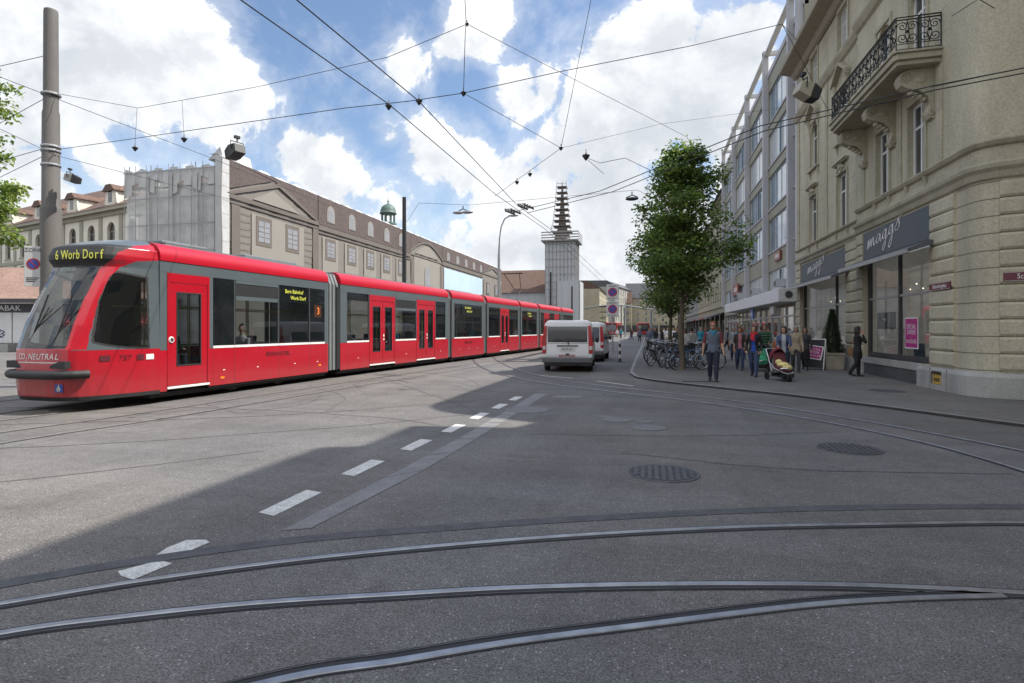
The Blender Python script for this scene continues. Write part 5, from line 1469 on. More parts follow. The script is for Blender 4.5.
def person(label, loc, face, H=1.72, top='slate', legs='denim', shoes=None, hair='brown', hairlen=0, sleeve=None, short=False, female=False, step=16, arms=((8,10,18),(-10,10,14)),
           head=0, vox=.0105, front=None, coat=0, skirt=None, scarf=None, beard=False, lean=0, group=None, bag=None, stripes=None, glasses=False, z=KZ, cap=None, step2=None, hands=True):
    t = thing('person', label, 'person', (loc[0], loc[1], z), math.atan2(face[0], -face[1]), group)
    mb = MB(); samples = []
    def tagpts(pts, tg, rad):
        for a, b in zip(pts, pts[1:]):
            a, b = Vector(a), Vector(b); k = max(2, int((b-a).length/.025))
            for i in range(k+1): samples.append((a.lerp(b, i/k), tg, rad))
    h = H; F = Vector((0,-1,0)); U = Vector((0,0,1)); Xv = Vector((1,0,0))
    hipz, shz = .515*h, .815*h
    lf = math.radians(lean)
    hipw = .050*h*(1.08 if female else 1); shw = (.100 if female else .116)*h
    # legs
    s2 = step2 if step2 is not None else -step*.8
    low = 0
    ank = []
    for sx, a, kb in ((1, step, 6), (-1, s2, 24 if step > 5 else 3)):
        a_ = math.radians(a); b_ = math.radians(a-kb)
        hp_ = Vector((sx*hipw, 0, hipz))
        kn = hp_ + (F*math.sin(a_) - U*math.cos(a_))*.245*h
        an = kn + (F*math.sin(b_) - U*math.cos(b_))*.228*h
        ank.append((sx, hp_, kn, an, b_)); low = min(low, an.z) if low else an.z
    dz = .042*h - min(x[3].z - max(0, -math.sin(x[4]))*.03*h for x in ank)
    sh = Vector((0,0,dz))
    lw = 1.0 if not skirt else .62
    for sx, hp_, kn, an, b_ in ank:
        hp_, kn, an = hp_+sh, kn+sh, an+sh
        mid = kn.lerp(an, .35)
        mb.tube([hp_, hp_.lerp(kn,.4), kn, mid, an+U*.01], [.058*h*lw+.01,.052*h*lw+.008,.037*h*lw+.006,.036*h*lw+.006,.029*h*lw+.006], 12)
        mb.ball(kn, .037*h*lw+.006, 10)
        tp = 0 if b_ > -.2 else .5
        heel = an + Vector((0,.022*h,-.028*h)); toe = an + F*.10*h + U*(-.03*h - tp*.03*h)
        mb.tube([heel, an+F*.02*h-U*.02*h, toe-F*.02*h, toe+F*.015*h], [.020*h,.026*h,.024*h,.014*h], 10, flat=.8)
        mb.tube([an+U*.02*h, an-U*.025*h], [.024*h,.026*h], 8)
        tagpts([hp_, kn, an+U*.012*h], 'skin' if skirt == 'skin' else 'legs', .04*h)
        tagpts([heel, an-U*.02*h, toe], 'shoes', .02*h)
    # torso
    def up(fr, off=0): return Vector((0, -math.sin(lf)*(fr-.515)*h + off, fr*h)) + sh
    fm = female
    bust = .006*h if fm else 0
    prof = [(.465,.090,.066),(.515,.098 if fm else .094,.070),(.56,.092 if fm else .090,.064),(.62,.078 if fm else .086,.058),(.68,.086 if fm else .095,.064),(.735,.094 if fm else .105,.071),(.785,.096 if fm else .110,.064),(.82,.080 if fm else .092,.050),(.838,.045,.036)]
    k_ = 1.06 if coat else 1.0
    rings(mb, [(up(a, -bust if .66 < a < .78 else 0), b*h*k_, c*h*k_) for a, b, c in prof], 16)
    tagpts([up(.51), up(.80)], 'top', .08*h); tagpts([up(.455), up(.475)], 'legs', .08*h)
    for sx in (-1, 1):
        tagpts([up(.53)+Xv*sx*.07*h, up(.80)+Xv*sx*.08*h], 'top', .04*h)
    if coat:      # skirts of a coat down to the given height fraction
        rings(mb, [(up(coat), .098*h, .082*h), (up((coat+.52)/2), .100*h, .080*h), (up(.53), .099*h, .076*h)], 16)
        for sx in (-1, 0, 1): tagpts([up(coat)+Xv*sx*.06*h, up(.55)+Xv*sx*.06*h], 'top', .05*h)
    if skirt:
        rings(mb, [(up(.24), .105*h, .085*h), (up(.40), .102*h, .082*h), (up(.52), .096*h, .072*h)], 16)
        for sx in (-1, 0, 1): tagpts([up(.24)+Xv*sx*.06*h, up(.50)+Xv*sx*.06*h], 'skirt', .05*h)
    # arms and hands
    for sx, (sw, ab, el) in zip((1, -1), arms):
        a_ = math.radians(sw); o_ = math.radians(ab)
        S_ = up(.795) + Xv*sx*shw*.93
        d1 = (F*math.sin(a_)*math.cos(o_) - U*math.cos(a_)*math.cos(o_) + Xv*sx*math.sin(o_)).normalized()
        E_ = S_ + d1*.168*h
        e_ = math.radians(el); inward = -sx*.35*math.sin(e_)
        fw = (F*math.cos(a_)+U*math.sin(a_))
        d2 = (d1*math.cos(e_) + fw*math.sin(e_) + Xv*inward).normalized()
        W_ = E_ + d2*.15*h
        mb.tube([up(.80)+Xv*sx*.04*h, S_, S_.lerp(E_,.5), E_], [.045*h,.034*h,.030*h,.026*h], 10)
        mb.ball(S_, .036*h, 10); mb.ball(E_, .0265*h, 8)
        sl = 'sleeve' if sleeve else 'top'
        r1, r2 = (.021*h,.016*h) if short else (.027*h,.021*h)
        mb.tube([E_, E_.lerp(W_,.4), W_], [r1*1.12, r1, r2], 10)
        tagpts([up(.79)+Xv*sx*.085*h, S_, S_.lerp(E_,.8)], sl, .034*h)
        tagpts([S_.lerp(E_,.9), W_], 'skin' if short else sl, .024*h)
        # hand: palm, four unequal curled fingers, thumb from its side
        side = d2.cross(fw if abs(d2.dot(fw)) < .9 else U).normalized()
        palm = W_ + d2*.03*h
        mb.tube([W_ - d2*.01*h, palm, W_+d2*.055*h], [.014*h,.019*h,.018*h], 8, flat=.75)
        tagpts([W_+d2*.012*h, W_+d2*.10*h], 'skin', .02*h)
        if hands:
            nrm = side.cross(d2).normalized()
            pl = -Xv*sx
            wv = d2.cross(pl).normalized()
            curl = (d2*.75 + pl*.6).normalized()
            for k, ln in enumerate((.034,.040,.037,.029)):
                b0 = W_ + d2*.05*h + wv*(k-1.5)*.0105*h
                mb.tube([b0, b0+d2*ln*.5*h, b0+d2*ln*.5*h+curl*ln*.55*h], [.0062*h,.0058*h,.0048*h], 6)
            tb = W_ + d2*.022*h - wv*.016*h
            mb.tube([tb, tb-wv*.012*h+d2*.014*h+pl*.006*h, tb-wv*.012*h+d2*.036*h+pl*.012*h], [.0075*h,.0065*h,.005*h], 6)
    # neck, head
    nb = up(.835); hc = up(.928) + F*.012*h
    hr = Matrix.Translation(hc) @ Matrix.Rotation(math.radians(head), 4, 'Z')
    mb.tube([nb-U*.01*h, nb+U*.02*h, hc-U*.03*h+Vector((0,.01*h,0))], [.036*h,.031*h,.030*h], 10)
    mb.ball((0,.004*h,.012*h), (.043*h,.054*h,.056*h), 16, 0, hr)
    mb.ball((0,-.012*h,-.026*h), (.035*h,.040*h,.042*h), 14, 0, hr)
    mb.tube([hr @ Vector((0,-.050*h,.012*h)), hr @ Vector((0,-.062*h,-.010*h)), hr @ Vector((0,-.050*h,-.016*h))], [.005*h,.0095*h,.006*h], 8)
    for sx in (-1, 1): mb.ball((sx*.043*h,.006*h,-.002*h), (.006*h,.012*h,.018*h), 8, 0, hr)
    tagpts([hr @ Vector((0,0,-.05*h)), hr @ Vector((0,0,.05*h))], 'skin', .05*h); tagpts([nb+U*.008*h, hc], 'skin', .03*h)
    me = remesh(mb, vox)
    mats = {'legs': CL[legs], 'top': CL[top], 'skin': SKIN, 'shoes': SHOE if not shoes else CL[shoes], 'sleeve': CL[sleeve] if sleeve else CL[top], 'skirt': CL[skirt] if skirt and skirt != 'skin' else CL[legs], 'front': CL[front] if front else CL[top], 'stripe': CL[stripes] if stripes else CL[top]}
    keys = list(mats)
    me.materials.clear()
    for k in keys: me.materials.append(mats[k])
    kd = kdtree.KDTree(len(samples))
    for i, (p, tg, r) in enumerate(samples): kd.insert(p, i)
    kd.balance()
    idx = []
    for p in me.polygons:
        c = p.center; best = None
        for co, i, d in kd.find_n(c, 5):
            q = d - samples[i][2]
            if best is None or q < best[0]: best = (q, samples[i][1])
        tg = best[1]
        zf = (c.z-sh.z)/h
        if tg == 'top' and front and abs(c.x) < .035*h and c.y < -.02*h and zf > .5: tg = 'front'
        if tg in ('top','sleeve') and stripes and int(zf*34) % 2: tg = 'stripe'
        idx.append(keys.index(tg))
    me.polygons.foreach_set('material_index', idx); me.polygons.foreach_set('use_smooth', [True]*len(idx))
    me.name = 'body'
    bo = bpy.data.objects.new('body', me); C.objects.link(bo); bo.parent = t
    # eyes, brows, mouth
    m = MB()
    for sx in (-1, 1):
        m.ball((sx*.017*h,-.0475*h,.006*h), (.0065*h,.005*h,.0042*h), 8, 0, hr)
        m.box(sx*.017*h-.009*h,-.052*h,.0155*h,sx*.017*h+.009*h,-.047*h,.019*h,0,hr)
        if glasses: m.box(sx*.018*h-.014*h,-.058*h,-.004*h,sx*.018*h+.014*h,-.053*h,.013*h,0,hr)
    if glasses: m.box(-.046*h,-.056*h,.008*h,.046*h,-.053*h,.012*h,0,hr)
    m.ball((0,-.0485*h,-.030*h), (.013*h,.005*h,.0035*h), 8, 1, hr)
    m.build('face_detail', [EYE, LIP], t)
    # hair
    hm = MB()
    hm.ball((0,.012*h,.024*h), (.050*h,.058*h,.055*h), 16, 0, hr)
    hm.ball((0,.035*h,-.004*h), (.045*h,.036*h,.045*h), 12, 0, hr)
    if hairlen:
        hm.ball((0,.042*h,-.03*h), (.05*h,.03*h,.04*h+.05*h*hairlen), 12, 0, hr)
        for sx in (-1, 1): hm.ball((sx*.044*h,.008*h,-.018*h-.02*h*hairlen), (.013*h,.028*h,.045*h+.03*h*hairlen), 10, 0, hr)
    if beard:
        hm.ball((0,-.020*h,-.046*h), (.034*h,.034*h,.026*h), 12, 0, hr)
    hmesh = remesh(hm, .012, 2)
    # keep the face free
    hmesh.materials.clear(); hmesh.materials.append(HAIRM[hair]); hmesh.polygons.foreach_set('use_smooth', [True]*len(hmesh.polygons))
    bm = bmesh.new(); bm.from_mesh(hmesh); inv = hr.inverted()
    kill = [v for v in bm.verts if (lambda q: q.y < -.030*h and q.z < .036*h and not (beard and q.z < -.022*h))(inv @ v.co)]
    bmesh.ops.delete(bm, geom=kill, context='VERTS'); bm.to_mesh(hmesh); bm.free(); hmesh.name = 'hair'
    ho = bpy.data.objects.new('hair', hmesh); C.objects.link(ho); ho.parent = t
    if cap:
        m = MB(); m.ball((0,.006*h,.028*h), (.053*h,.062*h,.05*h), 14, 0, hr); m.box(-.04*h,-.1*h,.028*h,.04*h,-.04*h,.036*h,0,hr); m.build('cap', CL[cap], t, smooth=40)
    if scarf:
        m = MB()
        c0 = up(.842)
        m.tube([c0+Vector((.052*h*math.cos(a*.4), .045*h*math.sin(a*.4)-.004*h, .006*h*math.sin(a*1.3))) for a in range(16)], .024*h, 8, closed=True)
        m.tube([c0+Vector((.01*h,-.055*h,-.005*h)), c0+Vector((.012*h,-.078*h,-.06*h)), c0+Vector((.02*h,-.085*h,-.15*h))], [.024*h,.03*h,.028*h], 8, flat=.5)
        m.tube([c0+Vector((-.015*h,-.055*h,-.005*h)), c0+Vector((-.02*h,-.080*h,-.05*h)), c0+Vector((-.02*h,-.085*h,-.12*h))], [.02*h,.028*h,.026*h], 8, flat=.5)
        m.build('scarf', CL[scarf], t, smooth=60)
    return t, sh, h
P1 = person('bearded man walking in slate shirt, maroon sleeves and teal neckerchief', (1.9,18.0), (-.1,-1), 1.80, top='slate', legs='darkdenim', hair='ginger', beard=True, sleeve='maroon', short=True, step=10, step2=-6, arms=((4,12,14),(-6,12,10)), scarf=None, glasses=True)
m = MB(); c0 = Vector((0,0,.842*1.8)) + P1[1]; m.tube([c0+Vector((.088*math.cos(a*.4),.075*math.sin(a*.4),.012*math.sin(a))) for a in range(16)], .03, 8, closed=True); m.prism([(-.07,1.515),(.07,1.515),(.0,1.36)], 'y', -.135, -.105); m.build('neckerchief', CL['teal'], P1[0], smooth=60)
P2 = person('woman in jeans and black jacket with bright red scarf and blue top', (3.4,20.1), (-.35,-1), 1.70, top='black', legs='denim', hair='brown', hairlen=.8, female=True, front='royal', step=14, step2=-8, arms=((-14,16,46),(-12,16,44)), scarf='red')
P3 = person('woman in dark brown top and jeans walking behind the others', (3.43,23.3), (-.1,-1), 1.66, top='brown', legs='denim', hair='chestnut', hairlen=.3, female=True, short=True, step=12, arms=((6,8,12),(-6,8,12)), front='pink')
P4 = person('man in black and green striped jumper behind the green pushchair', (4.45,24.0), (-.25,-1), 1.78, top='black', legs='darkdenim', hair='brown', stripes='green', step=14, arms=((28,6,40),(28,6,40)))
P5 = person('woman in blue jacket pushing the burgundy pushchair', (4.22,19.7), (-.22,-1), 1.68, top='jacketblue', legs='darkdenim', hair='dark', hairlen=.2, female=True, front='lightgrey', step=15, arms=((34,8,44),(34,8,44)), scarf=None, head=-18)
P6 = person('woman in charcoal jacket and wide dark skirt beside the sign board', (5.85,23.8), (-.4,-1), 1.64, top='charcoal', legs='black', hair='brown', hairlen=.2, female=True, skirt='black', step=8, arms=((-4,12,16),(6,12,18)), coat=.47)
P7 = person('woman in knee length black coat holding a hand to her face', (6.72,20.9), (1,-.15), 1.66, top='black', legs='black', hair='dark', hairlen=1.0, female=True, coat=.36, step=6, step2=-6, arms=((-4,5,30),(48,0,148)))
m = MB(); M7 = rot(t=(.24,.06,.80)); m.prism([(-.16,-.14),(.16,-.14),(.19,.13),(-.19,.13)], 'x', -.06, .06, 0, M7); m.tube([(.24,-.10,.92),(.20,-.02,1.2),(.16,.0,1.38),(.20,.08,1.2),(.24,.2,.92)], .012, 6)
o = m.build('shoulder_bag', mat('tan_leather', (.24,.12,.05), .5, var=.2), None, bevel=.02)
o.location = P7[0].location; o.rotation_euler = P7[0].rotation_euler; tag(o, 'tan leather shoulder bag at the side of the woman in black', 'bag')
# farther walkers
bgp = [
 ('woman with white blouse and dark trousers left of the bearded man', (1.72,28.5), 'white','black','brown',.4,True), ('man in white shirt walking away on the pavement', (2.15,30), 'white','charcoal','dark',0,False),
 ('man in pale grey shirt among the walkers by the canopy', (4.15,30.0),'lightgrey','denim','grey',0,False), ('woman in pink top under the near end of the canopy', (4.75,31.5),'pink','denim','blond',.7,True),
 ('tall man in blue shirt near the canopy', (5.5,30.5),'jacketblue','beige','brown',0,False), ('woman in beige jacket close to the shopfront', (6.3,33.5),'beige','black','chestnut',.6,True),
 ('man in light shirt right behind the striped jumper', (5.05,26.4),'lightgrey','darkdenim','dark',0,False), ('woman in white with a scarf walking with the pink top', (3.05,31),'white','denim','brown',.5,True),
 ('man in dark jacket beside the bicycles', (1.6,33.5),'charcoal','darkdenim','dark',0,False)]
for k, (lb, lc, tp, lg, hr_, hl, fe) in enumerate(bgp):
    person(lb, lc, (-.3+.12*(k%5),(-1)**(k%3==1)*-1 if k%3==1 else -1), 1.62+.03*(k%6), top=tp, legs=lg, hair=hr_, hairlen=hl, female=fe, step=16-(k%3)*3, vox=.018, hands=False, short=(k%2==0), arms=((12-3*(k%4),8,20),(-10+2*(k%3),8,16)), group='walkers on the pavement farther back')
protos = [person('', (0,0), (0,-1), 1.7, top=a, legs=b, hair=c, hairlen=d_, female=e, vox=.028, hands=False, step=15, group='distant passers-by')[0] for a, b, c, d_, e in (('slate','black','dark',0,False),('black','denim','brown',.6,True),('white','beige','blond',.7,True),('maroon','darkdenim','dark',0,False),('teal','charcoal','grey',0,False),('charcoal','black','chestnut',.5,True))]
who = ['man in a slate top','woman in black','blonde woman in white','man in dark red','grey haired man in teal','woman in charcoal']
spots = [(.1,40,'left of the bicycles'),(1.0,43,'behind the bicycles'),(1.9,41,'right behind the second tree'),(2.8,38,'walking beyond the trees'),(3.6,42,'near the far end of the canopy'),(4.6,40,'under the office canopy'),
         (5.6,44,'close to the office shopfront'),(.6,48,'beyond the parked bicycles'),(1.7,52,'in the middle of the pavement'),(2.9,50,'among the distant walkers'),(4.0,54,'past the office canopy'),(5.4,58,'beside the beige house'),
         (.2,60,'at the kerb far up the street'),(1.4,64,'far up the pavement'),(2.6,62,'between distant walkers'),(3.8,68,'by the awnings'),(5.2,70,'by the beige house door'),(.5,76,'near the far kerb'),
         (-1.0,72,'crossing in the sun near the buses'),(-2.4,84,'in the sunlit road'),(2.2,82,'far along the awnings'),(3.6,88,'by the yellowish house'),(-4.2,92,'at the tram stop'),(-6.5,96,'left at the tram stop'),
         (.9,95,'deep in the street'),(4.8,97,'by the grey house'),(-5.4,104,'waiting under the glass canopy'),(-2.9,108,'walking under the glass canopy')]
for k, (x, y, wh) in enumerate(spots):
    p = protos[k % 6]; lb = who[k % 6]+' '+wh; z_ = KZ if x > -.5 else 0
    rz_ = R(rnd.choice([0,180,12,-15,165,90]))
    if k < 6: p.location = (x, y, z_); p.rotation_euler = (0,0,rz_); p['label'] = lb
    else: dup(p, (x, y, z_), rz_, lb)
for lb, lc, kw in (('man in pale shirt between the bearded man and the woman in brown', (2.75,25.2), dict(top='white', legs='denim', hair='brown', short=True, step=15)),
                   ('older woman in beige coat behind the woman in blue jacket', (5.25,22.6), dict(top='beige', legs='charcoal', hair='grey', hairlen=.3, female=True, coat=.44, step=10)),
                   ('boy in orange top beside the green pushchair', (4.75,23.0), dict(H=1.38, top='orange', legs='denim', hair='blond', short=True, step=14)),
                   ('woman in teal cardigan just left of the striped jumper', (3.75,25.4), dict(top='teal', legs='black', hair='chestnut', hairlen=.7, female=True, step=13, front='white'))):
    person(lb, lc, (-.2,-1), vox=.014, hands=False, **{**dict(H=1.7), **kw})
# two seated passengers and the driver behind the tram glass
def sitter(label, x, y, z, top, hair, rz):
    t = thing('person', label, 'person', (x, y, z), rz)
    mb = MB(); 
    rings(mb, [((0,.02,0),.16,.12),((0,.03,.2),.15,.11),((0,.02,.4),.18,.12),((0,.02,.52),.14,.09),((0,.01,.58),.06,.055)], 14)
    for s in (-1, 1):
        mb.tube([(s*.09,0,.03),(s*.10,-.38,.06),(s*.10,-.42,-.35)], [.085,.065,.05], 10); mb.tube([(s*.10,-.40,-.37),(s*.10,-.55,-.40)], [.045,.03], 8)
        mb.tube([(s*.19,.02,.50),(s*.22,-.02,.26),(s*.14,-.28,.20)], [.055,.045,.032], 10); mb.ball((s*.12,-.33,.20), (.035,.05,.025), 8)
    mb.tube([(0,.0,.56),(0,-.01,.68)], .052, 10); mb.ball((0,-.02,.76), (.075,.092,.115), 14); mb.ball((0,-.115,.745), (.014,.02,.02), 6)
    me = remesh(mb, .02, 2); me.materials.clear()
    for q in (CL[top], SKIN, CL['darkdenim']): me.materials.append(q)
    me.polygons.foreach_set('material_index', [1 if p.center.z > .60 or (p.center.y < -.27 and p.center.z > .14) else 2 if p.center.z < .12 else 0 for p in me.polygons]); me.polygons.foreach_set('use_smooth', [True]*len(me.polygons))
    me.name = 'body'; b = bpy.data.objects.new('body', me); C.objects.link(b); b.parent = t
    h_ = MB(); h_.ball((0,.01,.79), (.085,.095,.105), 12); h_.ball((0,.05,.74), (.08,.06,.09), 10); h_.build('hair', HAIRM[hair], t, smooth=60)
    for s in (0,): pass
    return t
def intram(i, x, y): 
    c, a = origins[i]; v = Vector((c.x, c.y)) + Vector((math.cos(a), -math.sin(a)))*x + Vector((math.sin(a), math.cos(a)))*y; return v
v = intram(0, -.1, 1.05); sitter('tram driver seated in the cab behind the windscreen', v.x, v.y, .95, 'charcoal', 'brown', -A1)
v = intram(0, .55, 2.55); sitter('passenger in black seated behind the first tram door', v.x, v.y, .95, 'black', 'dark', R(80))
v = intram(0, .62, 4.75); sitter('passenger with grey hair at the first wide tram window', v.x, v.y, .88, 'lightgrey', 'grey', -A1)
v = intram(1, .62, 4.3); sitter('passenger in teal between the doors of the second tram car', v.x, v.y, .88, 'teal', 'chestnut', -AX)

# ------------------------------------------------------------------ vans, buses, pushchairs, bicycles
VWHITE = mat('van_white', (.70,.71,.72), .3, var=.05, scale=.8, coat=.4)
VGLASS = mat('van_glass', (.018,.021,.026), .03, 0, .5, .6, spec=1.0, coat=1.0)
VGREY = mat('bumper_grey', (.11,.115,.12), .6, var=.12)
TAIL = mat('tail_lamp', (.40,.01,.015), .15, var=.1, coat=.5)
TAILC = mat('tail_clear', (.55,.5,.5), .15, var=.1)
TYRE = mat('tyre', (.02,.02,.021), .85, var=.25, scale=8)
RIMM = mat('rim_silver', (.38,.39,.40), .35, .6)
CHROME = mat('bright_metal', (.55,.56,.58), .2, .9)
def loft(mb, secs, mi=0, cap=True):
    n = len(secs[0]); vs = [p for s in secs for p in s]
    fs = [(i*n+j, i*n+(j+1) % n, (i+1)*n+(j+1) % n, (i+1)*n+j) for i in range(len(secs)-1) for j in range(n)]
    if cap: fs += [tuple(range(n))[::-1], tuple((len(secs)-1)*n+j for j in range(n))]
    mb.add(vs, fs, mi)
def vsec(y, w, zb, zm, zt, wt, r=.10):
    # rounded van cross-section: bottom, waist, shoulders, roof
    half = [(w-.04, zb), (w, zb+.12), (w+.01, (zb+zm)/2), (w-.01, zm), (wt+.04, zt-.22), (wt, zt-.10), (wt-.06, zt-.03), (wt-.16, zt)]
    return [(x, y, z) for x, z in half] + [(-x, y, z) for x, z in half[::-1]]
def wheel(par, x, y, r=.33, w=.2, s=1):
    m = MB(); m.lathe([(r*.62,-w/2),(r*.95,-w/2),(r,-w/2+.03),(r,w/2-.03),(r*.95,w/2),(r*.62,w/2)], 24, 0, rot(y=R(90)*s, t=(x,y,r)))
    o = m.build('wheel', TYRE, par, smooth=40)
    q = MB(); q.lathe([(r*.62,w/2-.02),(r*.58,w/2-.05),(r*.25,w/2-.02),(r*.1,w/2-.01),(1e-4,w/2-.01)], 20, 0, rot(y=R(90)*s, t=(x,y,r)))
    q.build('rim', RIMM, o, smooth=40)
def van(label, loc, rz, rear_lights=True, text_=True, tinted=True):
    t = thing('van', label, 'van', (loc[0], loc[1], 0), rz)      # y=0 at the tail, nose toward +y
    m = MB(); L = 4.75
    secs_ = [vsec(0.0,.91,.42,1.04,1.86,.79),vsec(.05,.94,.36,1.05,1.93,.84),vsec(.35,.95,.34,1.06,1.96,.85),vsec(2.6,.95,.34,1.06,1.96,.85),vsec(3.25,.95,.34,1.04,1.86,.79),
             vsec(3.75,.945,.34,1.02,1.45,.76),vsec(3.98,.94,.34,1.0,1.16,.80),vsec(4.45,.90,.36,.88,1.02,.76),vsec(4.68,.82,.40,.70,.84,.66),vsec(4.75,.74,.45,.62,.74,.58)]
    loft(m, secs_); m.build('body', VWHITE, t, smooth=38)
    m = MB(); m.box(-.745,-.014,1.12,.745,.02,1.72); m.build('rear_window', VGLASS, t, bevel=.03)
    m = MB()
    for s in (-1, 1):
        for y0, y1 in ((.55,1.55),(1.68,2.62),(2.75,3.3)):
            x0, x1 = s*.957, s*.882; m.add([(x0,y0,1.10),(x0,y1,1.10),(x1,y1-.05 if y1 < 3 else y1-.22,1.70),(x1,y0+.03,1.70)], [(0,1,2,3)])
    m.build('side_window', VGLASS, t)
    m = MB(); m.add([(-.70,3.28,1.78),(.70,3.28,1.78),(.80,3.97,1.13),(-.80,3.97,1.13)], [(0,1,2,3)]); m.build('windscreen', VGLASS, t)
    m = MB(); m.box(-.94,-.10,.34,.94,.18,.56); m.box(-.90,.12,.22,.90,.35,.40); m.build('rear_bumper', VGREY, t, bevel=.05)
    m = MB(); m.box(-.86,4.55,.34,.86,4.80,.56); m.build('front_bumper', VGREY, t, bevel=.06)
    for s in (-1, 1):
        m = MB(); m.prism([(s*.80,.70),(s*.95,.70),(s*.962,1.06),(s*.875,1.74),(s*.765,1.74),(s*.79,1.06)], 'y', -.022, .10); m.build('tail_lamp', TAIL, t, bevel=.012)
        m = MB(); m.box(min(s*.815,s*.935),-.034,.84,max(s*.815,s*.935),-.02,.98); m.build('reversing_lamp', TAILC, t)
        m = MB(); m.ball((s*1.06,3.1,1.16), (.09,.08,.13), 10); m.tube([(s*.93,3.15,1.1),(s*1.04,3.1,1.12)], .03, 6); m.build('mirror', DKFR, t, smooth=50)
        for y in (.85, 3.85): wheel(t, s*.83, y, s=s)
    m = MB(); m.box(-.28,-.016,.80,.28,-.006,.93); pl = m.build('number_plate', mat('plate_white', (.6,.6,.58), .5), t)
    text('BE 390 201', .095, 'lettering', DKFR, pl, frame_mat((0,-.018,.865), (1,0,0), (0,0,1)), sx=.9)
    m = MB(); m.box(-.40,-.03,.97,.40,-.01,1.01); m.box(-.07,-.03,.64,.07,-.012,.70); m.tube([(.03,-.03,1.10),(.0,-.035,1.16),(-.32,-.03,1.26)], .014, 6); m.tube([(.05,-.02,1.04),(.03,-.03,1.12)], .025, 6)
    m.box(-.80,-.008,1.075,.80,-.002,1.085); m.box(-.80,-.008,.60,.80,-.002,.606); m.build('tailgate_trim', DKFR, t)
    m = MB()
    for s in (-1, 1):
        for y in (1.62, 2.70, 3.42): m.box(s*.962-.002,y,.42,s*.962+.002,y+.012,1.05)
        m.box(s*.965-.004,1.0,.98,s*.965+.004,3.3,.995); m.box(s*.97-.01,2.5,.86,s*.97+.01,2.64,.90); m.box(s*.97-.01,2.80,.86,s*.97+.01,2.94,.90)
    m.build('door_seam', VGREY, t)
    if text_: text('BERNMOBIL', .12, 'lettering', mat('red_letter', (.4,.01,.03), .5), t, frame_mat((0,-.012,.66-.05), (1,0,0), (0,0,1)), sx=1.0)
    m = MB(); m.box(-.78,.3,.20,.78,4.4,.345); m.tube([(.35,-.06,.27),(.35,.4,.27)], .03, 8); m.build('underbody', UNDER, t)
    for x in (-.35, .35): pass
    return t
van('white van seen from behind in the shade at the stop line', (-2.95,21.3), R(4.0))
van('second white van, parked just ahead and mostly hidden by the first', (-3.05,28.0), 0, text_=False)
def bus(label, loc, rz):
    t = thing('bus', label, 'bus', (loc[0], loc[1], 0), rz)       # front toward -y
    BR = bpy.data.materials['tram_red']
    m = MB(); m.box(-1.25,0,.35,1.25,11,3.0); m.build('body', BR, t, bevel=.15)
    m = MB(); m.box(-1.1,-.02,1.15,1.1,.05,2.45); m.build('windscreen', VGLASS, t, bevel=.05)
    m = MB(); m.box(-1.0,-.03,2.52,1.0,.03,2.85); d = m.build('destination_display', RUBBER, t)
    m = MB()
    for s in (-1, 1): m.box(s*1.262-.005,.8,1.3,s*1.262+.005,10.6,2.4)
    m.build('side_window', VGLASS, t)
    m = MB()
    for s in (-1, 1): m.ball((s*.9,-.01,.8), (.14,.04,.1), 8)
    m.build('headlight', TAILC, t)
    for s in (-1, 1):
        for y in (2.3, 8.3): wheel(t, s*1.12, y, .48, .25, s)
    m = MB(); m.box(-1.2,-.04,.30,1.2,.2,.55); m.build('bumper', RUBBER, t, bevel=.05)
bus('red city bus facing us right of the parking signs', (-1.0,128), R(2)); bus('red city bus half hidden behind the parked white van', (-7.6,122), R(-3))
